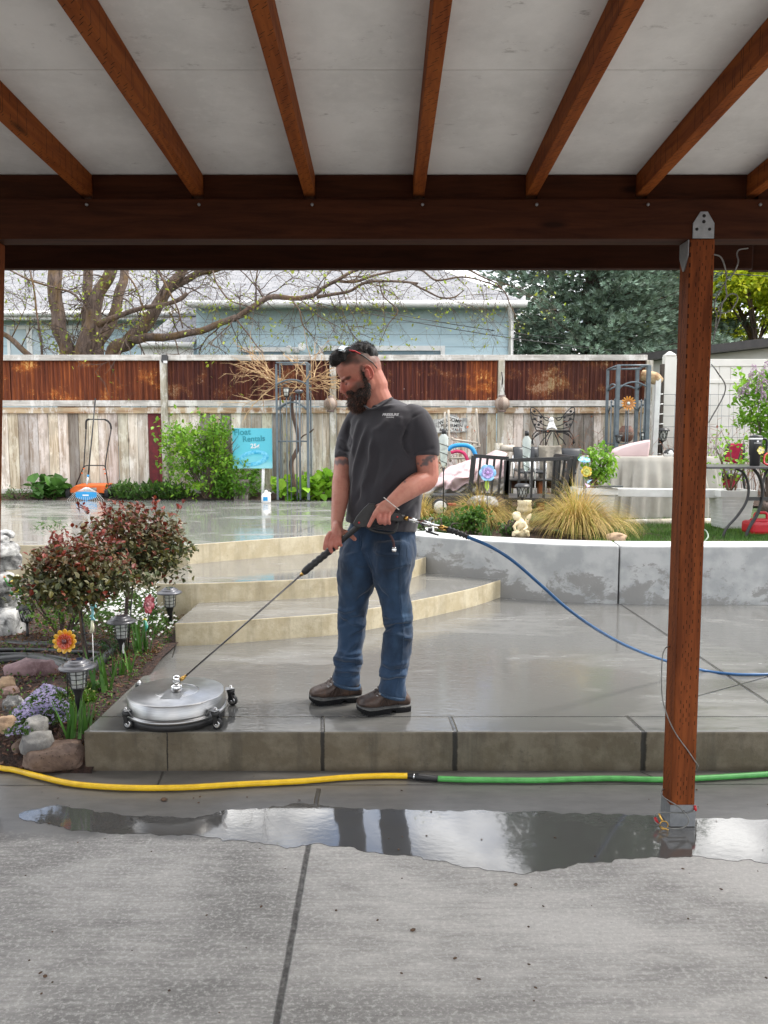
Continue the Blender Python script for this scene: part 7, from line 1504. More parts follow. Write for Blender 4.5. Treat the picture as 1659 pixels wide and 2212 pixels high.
def box_lantern(label, c, w_, h_, foot, group=None):
    c = Vector(c); t = thing('solar_lantern', label, 'lantern', (c.x, c.y, foot), group)
    MB().lathe([(w_ * .62, h_ * .5), (w_ * .66, h_ * .53), (w_ * .50, h_ * .64), (.0, h_ * .66)], c, 4, phase=PI / 4).build('cap', M_blk, t)
    f = MB(); 
    for k in range(4):
        a = PI / 4 + k * PI / 2
        for u in (-.5, 0, .5):
            a2 = a + PI / 2; p_ = [Vector((math.cos(a), math.sin(a), 0)) * (1 - (u + .5)) + Vector((math.cos(a2), math.sin(a2), 0)) * (u + .5)][0]; f.tube([c + p_ * w_ * .42 + Vector((0, 0, -h_ * .5)), c + p_ * w_ * .58 + Vector((0, 0, h_ * .5))], w_ * .035, 4)
        for v in (-.5, 0, .5):
            r0 = w_ * (.5 + v * .16); f.tube([c + Vector((math.cos(a) * r0, math.sin(a) * r0, v * h_)), c + Vector((math.cos(a + PI / 2) * r0, math.sin(a + PI / 2) * r0, v * h_))], w_ * .035, 4)
    f.lathe([(w_ * .1, -h_ * .7), (w_ * .4, -h_ * .5)], c, 8); f.build('frame', M_blk, t); MB().lathe([(w_ * .40, -h_ * .48), (w_ * .54, h_ * .48)], c, 4, cap=True, phase=PI / 4).build('glass', std('frosted_glass', (.62, .62, .56), None, 6, .3), t)
    MB().tube([(c.x, c.y, foot), c + Vector((0, 0, -h_ * .6))], .007, 6).build('stake', M_grey, t)
box_lantern('black framed lantern with frosted panes inside the vine covered trellis', zE(430, 800, 10.25), .095, .10, .62)
p = zE(703, 775, 10.25); t = thing('solar_lantern', 'grey disc topped lantern beside the frosted lantern in the trellis', 'lantern', (p.x, p.y, .62)); MB().lathe([(.02, -.03), (.055, -.02), (.06, 0), (.05, .012), (.03, .02), (0, .022)], p, 20).build('cap', M_cap, t); MB().tube([(p.x, p.y, .62), p], .007, 6).build('stake', M_grey, t)
# woven globes hung on the fence posts
def globem():
    n = N('woven_globe'); v = n.coord('Object'); x, y, z = n.sep(v); a = n.math('ARCTAN2', y, x); st = n.math('FRACT', n.math('MULTIPLY', a, 8 / (2 * PI))); m = n.math('LESS_THAN', st, .12)
    chk = n.node('TexChecker', {'Vector': n.coord('Object', (1, 1, 1)), 'Scale': 120.0}).outputs['Fac']; seg = n.math('LESS_THAN', n.math('FRACT', n.math('MULTIPLY', a, 4 / (2 * PI))), .5)
    col = n.mix((.30, .22, .16), (.17, .12, .10), chk); col = n.mix(col, (.44, .36, .30), n.math('MULTIPLY', seg, .6)); col = n.mix(col, (.30, .24, .20), m); n.P(color=col, rough=.7, normal=n.bump(chk, .3, .003)); return n.m
M_globe = globem()
def globe(label, c, r):
    c = Vector(c); t = thing('hanging_globe', label, 'lantern', tuple(c), 'woven globes hung on the fence posts'); MB().lathe([(r * .5, -r * .93)] + [(r * math.cos(a), r * .95 * math.sin(a)) for a in [R(q) for q in range(-60, 61, 10)]] + [(r * .5, r * .93)], c, 28).build('globe', M_globe, t)
    b = MB(); b.lathe([(r * .52, -r * 1.12), (r * .52, -r * .86)], c, 20); b.lathe([(r * .50, r * .84), (r * .50, r * 1.12)], c, 20); b.build('collar', std('globe_collar', (.22, .16, .14), None, 9, .6), t); b = MB()
    for sx in (-1, 1): b.tube([c + Vector((sx * r * .45, 0, r * 1.1)), c + Vector((0, .03, r * 2.6))], .003, 4)
    b.tube(catmull([c + Vector((0, .03, r * 2.5)), c + Vector((0, -.02, r * 3.3)), c + Vector((0, .04, r * 3.9)), c + Vector((0, .07, r * 4.2))], 4), .009, 6); b.build('hook', M_blk, t)
globe('woven clay coloured globe lantern on the fence post left of the man', atf(714, 873, 10.82), .098); globe('woven clay coloured globe lantern on the fence post right of the man', atf(1084.5, 872, 10.82), .105)
t = thing('solar_spotlight', 'small black solar light fixed to the top of the left fence post', 'light', tuple(atf(356, 780, 10.92))); b = MB(); b.box(atf(356, 775, 10.93), (.085, .06, .10), (R(-15), 0, 0)); b.build('housing', M_blk, t, bevel=.006); MB().box(atf(357, 782, 10.885), (.055, .01, .035)).build('lens', M_white, t, bevel=.002)
for x, y, l in ((716, 830, 'black hook bracket on the post beside the left globe'), (1080, 826, 'black hook bracket on the post above the right globe')): pass
# ================================================================ garden bed and yard, right half
random.seed(101); ZG = .60
def gz(x, y): return G(x, y, ZG)
# ornamental grasses
M_stipa = leafm('golden_grass', (.56, .42, .17), (.40, .28, .10), .3, .6)
def tuftgrass(label, x, y, n, l, rbase, seed, sp=1.1):
    random.seed(seed); c = gz(x, y); b = MB(); ps, ds = [], []
    for k in range(n): a = rnd(0, 2 * PI); r = rnd(0, 1) ** .6; ps.append(c + Vector((math.cos(a) * r * rbase, math.sin(a) * r * rbase, 0))); ds.append(Vector((math.cos(a), math.sin(a), 0)) * r * sp * .8 + Vector((.10, 0, 0)))
    blades(b, ps, l, .0042, .45, 2.5, 9, ((1, 1, 1), (1.25, 1.2, 1.1), (.85, .95, .55), (.6, .85, .4), (1.35, 1.3, 1.3)), ds, .45)
    tag(b.build('feather_grass', M_stipa), label, 'ornamental grass', 'golden feather grass clumps on the retaining wall')
tuftgrass('golden feather grass clump behind the blue glass flower', 1040, 1134, 2200, .43, .10, 1); tuftgrass('largest golden feather grass clump, right of the cream column', 1248, 1152, 3200, .50, .12, 2); tuftgrass('small golden grass clump half hidden behind the man', 908, 1130, 900, .42, .07, 3)
# lawn blades
random.seed(5); b = MB(); ps = [Vector((rnd(1.7, 3.6), 6.02 + (rnd(0, 1) ** 1.3) * 2.6, .575)) for _ in range(26000)]; blades(b, ps, .05, .004, .8, .5, 2, ((1, 1, 1), (1.2, 1.1, .9), (.8, .95, .8)))
tag(b.build('lawn_grass', leafm('lawn_blades', (.10, .20, .035), (.06, .14, .022), .3)), kind='stuff')
# greens in the bed
bush('geranium_plant', 'lobed green geranium in front of the middle grass clump', 'plant', gz(1020, 1150) + Vector((0, 0, .10)), (.11, .09, .12), 480, .035, ((1, 1.1, .8), (1.3, 1.3, .8)), M_green, 102, .8); bush('leafy_plant', 'low dark green mixed plants beside the grey squirrels', 'plant', gz(965, 1152) + Vector((0, 0, .05)), (.16, .09, .08), 650, .04, gcy, M_green, 103, .3, up=.7)
bush('leafy_plant', 'small dark green plant left of the cream cherub', 'plant', gz(1096, 1158) + Vector((0, -.02, .05)), (.08, .06, .06), 330, .03, ((.7, .8, .7), (.9, 1, .8)), M_green, 104, .5); iris('narrow green leaves right of the lobed geranium', 1052, 1158, 26, .15, 12, .008, ZG, .8); iris('narrow green leaves at the right foot of the largest grass clump', 1330, 1165, 24, .12, 13, .008, ZG, .8)
bush('leafy_plant', 'small plants on the wall right beside the man', 'plant', gz(918, 1150) + Vector((0, 0, .03)), (.07, .06, .05), 260, .03, gcy, M_green, 105, .4)
q = gz(1335, 1170); rock((q.x, q.y + .05, ZG + .02), (.075, .06, .045), 'tan', 'tan rock at the back edge of the retaining wall by the biggest grass clump', 31); q = gz(1045, 1110); rock(W(1045, 1085, 7.4), (.14, .1, .07), 'white', 'pale round stone behind the middle grass clump', 32)
# glass flower stakes
stake_flower('light blue glass flower stake with a purple centre and green leaf', zG(757, 740, 6.75), .074, ZG, 6, .07, (.22, .55, .80), (.50, .38, .72), (.42, .25, .55), leafc=(.30, .42, .03))
stake_flower('pale blue glass flower stake above the yellow one by the left planter', z4(185, 1500, 6.9), .052, ZG, 5, .05, (.20, .58, .78), (.35, .68, .82), (.3, .5, .6), nrm=(0, -.5, 1)); stake_flower('yellow glass flower stake just below the pale blue one', z4(200, 1580, 6.85), .048, ZG, 5, .05, (.70, .48, .02), (.62, .62, .12), (.4, .45, .1))
t = thing('butterfly_stake', 'small pink and blue butterfly ornament on a stake by the left planter', 'garden ornament', tuple(z4(177, 1740, 6.8))); b = MB(); b.c = (.62, .30, .45); leaves(b, [z4(205, 1670, 6.8)] * 2, .06, .8, 0, ((.65, .32, .48), (.3, .5, .75)), dirs=[Vector((.6, 0, .6)), Vector((.6, 0, -.6))], jit=.1); b.build('wings', M_paint, t, solid=.001); p = z4(177, 1740, 6.8); MB().tube([(p.x, p.y, ZG), z4(190, 1670, 6.8)], .003, 5).build('stem', M_blk, t)
# cream column, lantern, cherub, squirrels
M_cream = std('cream_stone', (.72, .62, .42), (.52, .42, .24), 18, .65, .2)
p = gz(1132, 1147); k = pxm(p.y); t = thing('garden_column', 'short cream fluted column between the two big grass clumps', 'column', tuple(p))
hh = W(1132, 1081, p.y).z - p.z; sh_ = MB(); rs = []
for z, r in ((0, .075), (.02, .075), (.03, .055), (.05, .045), (hh * .55, .040), (hh * .60, .050), (hh * .62, .062), (hh * .72, .066), (hh * .85, .055), (hh * .88, .062), (hh * .93, .055), (hh, .064), (hh + .002, .02)):
    rs.append([p + Vector((math.cos(a) * r * (1 + .05 * math.cos(a * 14)), math.sin(a) * r * (1 + .05 * math.cos(a * 14)), z)) for a in [2 * PI * q / 56 for q in range(56)]])
sh_.rings(rs); sh_.build('shaft', M_cream, t)
lattice_lantern('black solar lantern with crossed lattice sides standing on the cream column', Vector((p.x - .02, p.y, p.z + hh + .12)), p.z + hh + .002, 1.2)
q = gz(1124, 1160); s_ = pxm(q.y); t = thing('cherub_statue', 'seated cream stone cherub statue with folded wings at the foot of the column', 'statue', tuple(q)); b = MB()
def c_(x, y, dy=0): return W(1124 + x, 1160 - y, q.y + dy)
b.ell(c_(-8, 44), (8.5 * s_, 8 * s_, 9 * s_)); b.ell(c_(0, 26), (11 * s_, 9 * s_, 15 * s_)); b.ell(c_(2, 8), (16 * s_, 12 * s_, 10 * s_)); b.tube([c_(-6, 32, -.03), c_(-14, 22, -.05), c_(-10, 14, -.06)], [4 * s_, 3.5 * s_, 3 * s_], 8); b.tube([c_(8, 32, -.02), c_(14, 20, -.04), c_(6, 14, -.06)], [4 * s_, 3.5 * s_, 3 * s_], 8); b.tube([c_(-6, 10, -.03), c_(-14, 8, -.06), c_(-16, 1, -.06)], [6 * s_, 5 * s_, 3 * s_], 8); b.tube([c_(8, 10, -.03), c_(16, 10, -.05), c_(18, 1, -.05)], [6 * s_, 5 * s_, 3 * s_], 8)
for sg in (-1, 1): b.ell(c_(8 + sg * 8, 38, .04), (5 * s_, 3 * s_, 15 * s_), rot=(0, sg * .5, 0))
for i in range(14): a = i * 2.4; b.ell(c_(-8 + 7 * math.cos(a), 48 + 5 * math.sin(a), .01 * math.cos(i)), (2.8 * s_,) * 3, 8, 6)
bake(b.build('figure', M_cream, t, remesh=.005, sm_iter=2))
M_statue = std('grey_statue_stone', (.30, .33, .36), (.20, .225, .25), 30, .7, .2)
def squirrel(label, x, y, s_, flip=1):
    q = gz(x, y); k = pxm(q.y) * s_; t = thing('squirrel_statue', label, 'statue', tuple(q)); b = MB(); f = lambda a, c, d=0: q + Vector((a * k * flip, d, c * k)); b.ell(f(0, 5), (7 * k, 4.5 * k, 5.5 * k)); b.ell(f(8, 8), (4 * k, 3.4 * k, 3.6 * k)); b.tube([f(10, 11), f(10.5, 14)], [1.2 * k, .4 * k], 6); b.tube(catmull([f(-6, 3), f(-12, 6), f(-11, 12), f(-5, 15), f(-2, 12)], 4), interp([2.5 * k, 3.6 * k, 3.8 * k, 3 * k, 1.5 * k], 17), 10); b.tube([f(5, 3, -.01), f(8, 0, -.012)], [2 * k, 1.4 * k], 6); b.tube([f(-3, 3, -.012), f(1, 0, -.014)], [2.6 * k, 1.6 * k], 6); b.ell(f(11.6, 7.4), (1.6 * k, 1.5 * k, 1.3 * k)); bake(b.build('figure', M_statue, t, remesh=.004, sm_iter=1))
squirrel('grey stone squirrel statue on the wall edge, the larger of the pair beside the man', 940, 1136, 1.1); squirrel('smaller grey stone squirrel statue right of its larger twin', 986, 1142, .8)
t = thing('plant_marker', 'white plant marker on a black spike at the wall edge', 'plant marker', tuple(gz(925, 1150))); MB().box(zG(215, 1270, 6.3), (.075, .005, .045), (R(-50), 0, 0)).build('plate', M_white, t, bevel=.002); MB().tube([zG(180, 1288, 6.27), zG(300, 1322, 6.25)], .006, 6).build('spike', M_blk, t)
# bottle lanterns on rods
def bottle(label, top, h, foot):
    c = Vector(top); t = thing('bottle_stake', label, 'garden ornament', (c.x, c.y, foot)); MB().lathe([(.012, -h), (.03, -h * .9), (.044, -h * .45), (.046, -h * .22), (.018, -h * .12), (.016, -.04)], c, 20).build('bottle', glassm('bottle_glass', (.82, .88, .86)), t); MB().lathe([(.022, -.05), (.022, .0), (.0, .003)], c, 14).build('cap', M_blk, t)
    b = MB(); b.tube([c + Vector((math.cos(a) * (.05 - .02 * (a / 22)), math.sin(a) * (.05 - .02 * (a / 22)), -h * .25 - a / 22 * h * .8)) for a in [i * .4 for i in range(56)]], .004, 5); b.tube([c + Vector((0, 0, -h * 1.02)), c + Vector((0, 0, -h * 1.15)), (c.x, c.y, foot)], [.014, .006, .006], 6); b.build('rod', M_blk, t)
bottle('clear bottle in a black wire spiral on a rod beside the pink covered mower', zG(350, 330, 7.4), .36, ZG); bottle('clear bottle in a black wire spiral on a rod before the black chairs', zG(1125, 348, 8.0), .42, ZG)
# welcome plaque
t = thing('welcome_plaque', 'shaped wooden plaque reading WELCOME FISHERMEN & TALL TALES on the fence', 'sign', tuple(zG(410, 370, 10.93))); Yp = 10.93
def plate(poly, Y, th, name, mat, par, bev=.004):
    b = MB(); n_ = len(poly); f = [zG(x, y, Y) for x, y in poly]; kk = [p + Vector((0, th, 0)) for p in f]; b.add(f + kk, [tuple(range(n_)), tuple(range(2 * n_ - 1, n_ - 1, -1))] + [(i, i + n_, (i + 1) % n_ + n_, (i + 1) % n_) for i in range(n_)], smooth=False); return b.build(name, mat, par, bevel=bev)
M_plq = woodm('grey_plaque_wood', (.36, .36, .34), (.18, .18, .17), tintf=False, stretch=(.8, 9, 9)); M_plw = std('pale_plaque_paint', (.66, .66, .62), (.50, .50, .47), 18, .8)
plate([(250, 240), (330, 235), (355, 210), (410, 190), (470, 210), (500, 228), (570, 225), (568, 360), (250, 372)], Yp, .02, 'board', M_plq, t); pw = plate([(305, 250), (350, 222), (410, 205), (470, 225), (515, 245), (515, 285), (540, 290), (546, 352), (285, 358), (285, 330), (308, 318)], Yp - .006, .006, 'panel', M_plw, t, .001)
M_ink = std('black_lettering', (.015, .015, .015), None, 9, .7)
for body_, x, y, sz, rot in (('WEL', 348, 262, .070, .35), ('COME', 450, 250, .070, -.25), ('FISHERMEN', 425, 300, .060, 0), ('& TALL TALES', 415, 338, .052, 0)): text_mesh('lettering', body_, sz, M_ink, pw, Ms(zG(x, y, Yp - .008), rot), .001, bold=.001)
# beige pipe frame
M_pipe = std('beige_pipe', (.50, .44, .36), (.40, .35, .29), 9, .5); Yq = 9.9; t = thing('pipe_frame', 'beige steel pipe frame standing against the fence beside the welcome plaque', 'cart', tuple(zG(405, 650, Yq))); kq = pxm(Yq) * .23148
for pl_ in ([(392, 150), (400, 400), (408, 640)], [(360, 170), (358, 330)], [(652, 140), (664, 320), (675, 470), (690, 485)], [(430, 428), (560, 445), (665, 460)], [(425, 405), (432, 430)], [(690, 490), (640, 505), (615, 540), (600, 595), (410, 603)], [(300, 545), (400, 548)]): MB().tube(catmull([zG(x, y, Yq) for x, y in pl_], 4), 10 * kq, 8).build('tube', M_pipe, t)
t = thing('pipe_rail', 'short beige horizontal pipe on a post left of the black chairs', 'rail', tuple(zG(860, 540, 9.8))); MB().tube([zG(885, 508, 9.8), zG(1005, 512, 9.8)], .045, 10).build('pipe', M_pipe, t); MB().tube([zG(862, 462, 9.85), zG(860, 560, 9.85), zG(860, 900, 9.85)], .055, 10).build('post', M_fpost, t)
tag(MB().tube(catmull([zG(385, 525, 9.7), zG(440, 490, 9.7), (zG(530, 480, 9.7)), zG(600, 500, 9.7), zG(640, 560, 9.7), zG(650, 620, 9.7)], 6), .028, 10).build('foam_noodle', M_bluep), 'blue foam noodle bent in an arch behind the beige pipe frame', 'pool noodle')
tag(MB().tube(catmull([zG(415, 550, 9.68), zG(480, 538, 9.68), zG(540, 560, 9.68), zG(580, 640, 9.68)], 6), .022, 10).build('foam_noodle', std('pink_foam', (.60, .03, .13), None, 9, .6)), 'crimson foam noodle arch just below the blue one', 'pool noodle')
# fairy wings
t = thing('fairy_ornament', 'white fairy figure with big black wire wings mounted on the plank fence', 'garden ornament', tuple(zG(1360, 350, 10.85))); Yw = 10.85
b = MB()
for sg in (-1, 1):
    def X(x): return 1365 + sg * x
    for pl_ in ([(20, 100 + 120), (60, 250), (130, 170), (180, 130), (205, 145), (195, 240), (150, 345)], [(10, 300), (60, 300), (120, 270), (170, 240), (195, 240)], [(30, 230), (120, 210), (170, 200), (200, 170)], [(10, 320), (80, 330), (160, 310), (150, 345)], [(30, 350), (60, 400), (100, 440), (120, 480)], [(20, 360), (110, 370), (180, 420), (195, 470)], [(150, 350), (190, 400), (180, 480)], [(10, 360), (40, 420), (60, 480)], [(100, 355), (150, 380), (205, 460)]): b.tube(catmull([zG(X(x), y, Yw) for x, y in pl_], 5), .0075, 5)
    for x, y in ((170, 165), (165, 235), (130, 290), (110, 260), (165, 290), (110, 220)): b.tube([zG(X(x) + 9 * math.cos(a), y + 9 * math.sin(a), Yw) for a in [2 * PI * i / 10 for i in range(10)]], .006, 4, closed=True); b.ell(zG(X(x), y, Yw), .012, 8, 6)
b.tube([zG(1218, 347, Yw), zG(1530, 350, Yw)], .014, 6); b.tube([zG(1300, 350, Yw), zG(1300, 490, Yw)], .010, 5); b.build('wire_wings', M_blk, t)
b = MB(); kf = pxm(Yw) * .23148; b.ell(zG(1352, 245, Yw - .03), (26 * kf, 22 * kf, 26 * kf)); b.ell(zG(1355, 290, Yw - .03), (28 * kf, 22 * kf, 40 * kf)); b.tube([zG(1350, 310, Yw - .04), zG(1320, 320, Yw - .08), zG(1310, 338, Yw - .08)], [16 * kf, 12 * kf, 8 * kf], 8); b.tube([zG(1365, 310, Yw - .04), zG(1390, 322, Yw - .08), zG(1405, 338, Yw - .08)], [16 * kf, 12 * kf, 8 * kf], 8); b.tube([zG(1335, 275, Yw - .04), zG(1320, 300, Yw - .06)], [9 * kf, 6 * kf], 6); b.tube([zG(1372, 275, Yw - .04), zG(1388, 305, Yw - .06)], [9 * kf, 6 * kf], 6)
bake(b.build('fairy', M_white, t, remesh=.008, sm_iter=2))
# black slatted metal bench
t = thing('slatted_bench', 'black metal bench with upright slatted back and side panels in the yard', 'bench', tuple(zG(1150, 1040, 8.3))); Yn, Yfar = 7.4, 8.9
def panel(name, tl, tr, bl, br, n, Y0, Y1, par, r=.016):
    b = MB(); A, B_, C_, D_ = zG(*tl, Y0), zG(*tr, Y1), zG(*bl, Y0), zG(*br, Y1); b.bar(A, B_, .035, .035); b.bar(C_, D_, .03, .03); b.bar(A, C_, .045, .045, (0, 1, 0)); b.bar(B_, D_, .045, .045, (0, 1, 0))
    for i in range(1, n): b.bar(A.lerp(B_, i / n), C_.lerp(D_, i / n), .022, .022, (0, 1, 0))
    b.build(name, M_blk, par, bevel=.002)
panel('side_panel', (630, 580), (955, 605), (592, 930), (925, 950), 5, Yn + .1, Yn, t); panel('back_panel', (935, 622), (1525, 605), (930, 985), (1510, 990), 5, Yn, Yn + .1, t); panel('side_panel', (1395, 575), (1575, 600), (1370, 950), (1520, 870), 4, Yn + .7, Yn + .1, t)
b = MB(); A = zG(930, 990, Yn); b.add([zG(932, 985, Yn), zG(1510, 990, Yn + .1), zG(1440, 935, Yn + .65), zG(950, 930, Yn + .65)] + [p + Vector((0, 0, -.03)) for p in (zG(932, 985, Yn), zG(1510, 990, Yn + .1), zG(1440, 935, Yn + .65), zG(950, 930, Yn + .65))], [(0, 1, 2, 3), (7, 6, 5, 4), (0, 4, 5, 1), (1, 5, 6, 2), (2, 6, 7, 3), (3, 7, 4, 0)], smooth=False); b.build('seat', M_blk, t, bevel=.003)
for x, y, Y in ((940, 990, Yn), (1500, 990, Yn + .1), (1430, 940, Yn + .6), (960, 940, Yn + .6)): p = zG(x, y, Y); MB().bar(p, (p.x, p.y, ZG), .035, .035, (0, 1, 0)).build('leg', M_blk, t)
# black stacking chairs with chrome legs
M_chairp = std('black_chair_plastic', (.022, .024, .027), (.03, .032, .036), 20, .45)
def chair(label, x0, x1, ytop, yseat, Y, group='black plastic chairs in the yard'):
    A, B_ = zG(x0, ytop, Y), zG(x1, ytop, Y); zs = zG(x0, yseat, Y).z; cx = (A.x + B_.x) / 2; wd = B_.x - A.x; t = thing('patio_chair', label, 'chair', (cx, Y - .2, ZG + .02), group)
    MB().grid(lambda u, v: (A.x + wd * (u * (1 - .06 * v) + .03 * v), Y + .05 * (1 - v) ** 2 - .03 * math.sin(PI * u) - .0, A.z + (zs + .12 - A.z) * v), 8, 6).build('backrest', M_chairp, t, solid=.015); MB().box((cx, Y - .22, zs), (wd * 1.02, .42, .025), (R(3), 0, 0)).build('seat', M_chairp, t, bevel=.01)
    for sx in (-1, 1):
        MB().tube(catmull([(cx + sx * wd * .5, Y + .03, A.z - .1), (cx + sx * wd * .52, Y, zs + .1), (cx + sx * wd * .52, Y - .05, zs), (cx + sx * wd * .56, Y + .08, ZG)], 4), .012, 8).build('leg', M_chrome, t); MB().tube(catmull([(cx + sx * wd * .52, Y - .1, zs + .12), (cx + sx * wd * .55, Y - .36, zs + .10), (cx + sx * wd * .55, Y - .40, zs - .05), (cx + sx * wd * .55, Y - .42, ZG)], 4), .012, 8).build('leg', M_chrome, t)
chair('black plastic chair with a curved back and chrome legs, left of the brown cloth', 1002, 1100, 500, 715, 9.3); chair('black plastic chair with chrome legs touching the brown cloth', 1150, 1236, 498, 715, 9.35); chair('wide black chair behind the slatted bench, right of the brown cloth', 1450, 1640, 512, 720, 9.3)
t = tag(MB().grid(lambda u, v: zG(1240 + 212 * u, 486 + 315 * v, 9.2) + Vector((0, -.035 * math.sin(u * 9) * v - .1 * v + .05, 0)), 26, 20).build('draped_cloth', std('brown_camo_cloth', (.30, .27, .22), (.14, .125, .10), 9, .95, contrast=.15), solid=.01), 'mottled brown cloth hung over a chair back between black chairs', 'cloth')
p0, p1_ = zG(1240, 600, 9.35), zG(1330, 700, 9.35)
# table and clutter beneath
t = thing('patio_table', 'dark low table behind the slatted bench', 'table', tuple(zG(1180, 1030, 9.0))); MB().span((zG(945, 800, 9).x, 8.9, zG(945, 812, 9).z), (zG(1560, 800, 9).x, 9.7, zG(945, 795, 9).z)).build('tabletop', std('dark_table_top', (.05, .045, .04), None, 9, .4), t, bevel=.006)
b = MB(); b.span((zG(950, 830, 9).x, 9.1, ZG + .25), (zG(1480, 830, 9).x, 9.2, zG(945, 812, 9).z)); b.build('apron', std('red_brown_board', (.10, .032, .018), (.06, .02, .012), 9, .7), t); MB().span((zG(1228, 830, 9).x, 8.95, ZG), (zG(1298, 830, 9).x, 9.05, zG(945, 813, 9).z)).build('leg', std('orange_wood', (.32, .09, .02), (.22, .06, .015), 9, .5), t); MB().span((zG(960, 830, 9).x, 8.95, ZG), (zG(975, 830, 9).x, 9.05, zG(945, 813, 9).z)).build('leg', M_blk, t); MB().span((zG(1545, 830, 9).x, 8.95, ZG), (zG(1560, 830, 9).x, 9.05, zG(945, 813, 9).z)).build('leg', M_blk, t)
# covered mower: pink and grey sheets
def drape(fn, nu, nv, name, mat, label, seed, amp=.03, sc=5):
    random.seed(seed); m = MB(); m.grid(lambda u, v: Vector(fn(u, v)) + noise.noise_vector(Vector(fn(u, v)) * sc) * amp + noise.noise_vector(Vector(fn(u, v)) * sc * 2.7) * amp * .35, nu, nv); return tag(m.build(name, mat, solid=.006), label, 'sheet')
M_pink = std('pink_sheet', (.56, .43, .43), (.48, .36, .365), 3, .85, kind='World'); M_gsheet = std('grey_sheet', (.55, .53, .50), (.42, .40, .38), 4, .8, kind='World')
def ridge(profile, Y0, Y1, ybase, frac=1.0):
    xs_ = [p[0] for p in profile]; ys_ = [p[1] for p in profile]
    def fn(u, v):
        x = xs_[0] + (xs_[-1] - xs_[0]) * u; yt = np.interp(x, xs_, ys_); yb = np.interp(x, [p[0] for p in ybase], [p[1] for p in ybase]); s_ = min(1, v * 1.6)
        Y = Y1 + (Y0 - Y1) * math.sin(min(1, v * 1.3) * PI / 2); y = yt + (yb - yt) * (v ** 1.5); fold = .035 * math.sin(x * .045 + y * .06 + 2 * math.sin(x * .02)) * min(1, v * 3)
        return zG(x, float(y), Y - fold)
    return fn
drape(ridge([(170, 880), (240, 830), (330, 790), (430, 700), (600, 650), (720, 590), (830, 545), (920, 560)], 8.1, 8.6, [(170, 960), (250, 975), (500, 940), (700, 920), (920, 900)]), 70, 30, 'dust_sheet', M_gsheet, 'crumpled grey sheet draped over the mower, showing below the pink one', 1, .05, 6)
drape(ridge([(225, 830), (330, 745), (430, 680), (600, 632), (720, 575), (830, 540), (930, 560)], 8.0, 8.55, [(225, 850), (330, 890), (420, 905), (600, 850), (930, 770)]), 70, 30, 'dust_sheet', M_pink, 'crumpled pink sheet thrown over the mower beside the slatted bench', 2, .05, 6)
t = thing('lawn_mower', 'dark lawn mower with a spoked white wheel under the pink and grey sheets', 'mower', tuple(zG(315, 1135, 7.8))); c = zG(315, 1058, 7.5); k7 = pxm(7.5) * .23148
wh = MB(); wh.lathe([(56 * k7, -.03), (76 * k7, -.03), (80 * k7, 0), (76 * k7, .03), (56 * k7, .03)], c, 30, (0, -1, 0)); wo_ = wh.build('wheel', M_rub, t); b = MB(); b.lathe([(52 * k7, -.03), (60 * k7, -.03), (60 * k7, .034), (52 * k7, .034)], c, 28, (0, -1, 0)); b.lathe([(13 * k7, -.02), (13 * k7, .04)], c, 14, (0, -1, 0))
for i in range(7): a = 2 * PI * i / 7; b.bar(c + Vector((0, -.034, 0)), c + Vector((math.cos(a) * 54 * k7, -.030, math.sin(a) * 54 * k7)), .012, 12 * k7, (0, 1, 0))
b.build('spokes', M_white, wo_); b = MB(); b.span((zG(150, 0, 7.8).x, 7.75, zG(0, 1110, 7.8).z), (zG(240, 0, 7.8).x, 8.3, zG(0, 955, 7.8).z)); b.span((zG(240, 0, 7.8).x, 7.9, zG(0, 1040, 7.8).z), (zG(700, 0, 7.8).x, 8.3, zG(0, 940, 7.8).z)); b.build('engine_housing', std('dark_engine', (.05, .052, .055), None, 9, .45), t, bevel=.02); MB().span((zG(390, 0, 7.75).x, 7.74, zG(0, 1045, 7.8).z), (zG(470, 0, 7.8).x, 7.8, zG(0, 1020, 7.8).z)).build('red_deck', std('red_enamel', (.40, .02, .03), None, 9, .35), t, bevel=.006)
# planters with white plank between
M_plant = std('white_planter_plastic', (.72, .72, .70), (.62, .62, .60), 9, .5)
def planter(label, x0, x1, ytop, ybot, Y):
    a, b_ = W(x0, ytop, Y), W(x1, ytop, Y); zt_, zb_ = a.z, ZG; wd = b_.x - a.x; cx = (a.x + b_.x) / 2; t = thing('planter_box', label, 'planter', (cx, Y + wd * .5, zb_)); b = MB(); cy = Y + wd * .5
    def sq(h, z): return [Vector((cx + sx * h, cy + sy * h, z)) for sx, sy in ((-1, -1), (1, -1), (1, 1), (-1, 1))]
    rs = []; nl_ = 9; H_ = zt_ - .055 - zb_
    for i in range(nl_): z0 = zb_ + H_ * i / nl_; h0 = wd * .5 * (.72 + .16 * i / nl_); rs += [sq(h0, z0), sq(h0 + .006, z0 + H_ / nl_ * .92), sq(h0 + .001, z0 + H_ / nl_ * .98)]
    b.rings(rs, smooth=False); b.build('box', M_plant, t); b = MB(); o_, i_ = sq(wd * .5, zt_ - .06), sq(wd * .5, zt_); j_ = sq(wd * .45, zt_); k2 = sq(wd * .45, zt_ - .06); b.rings([o_, i_, j_, k2], cap=False, smooth=False); b.build('rim', M_plant, t, bevel=.002); b = MB(); b.rings([sq(wd * .45, zt_ - .05), sq(wd * .45, zt_ - .03)], smooth=False); b.build('potting_soil', M_soil, t); return t, Vector((cx, cy, zt_ - .03)), wd
t1, s1, w1 = planter('white slatted planter box with a leafy young plant, behind the largest grass clump', 1247, 1336, 1055, 1150, 7.2); t2, s2, w2 = planter('white slatted planter box behind the curved table legs', 1558, 1637, 1060, 1153, 7.0)
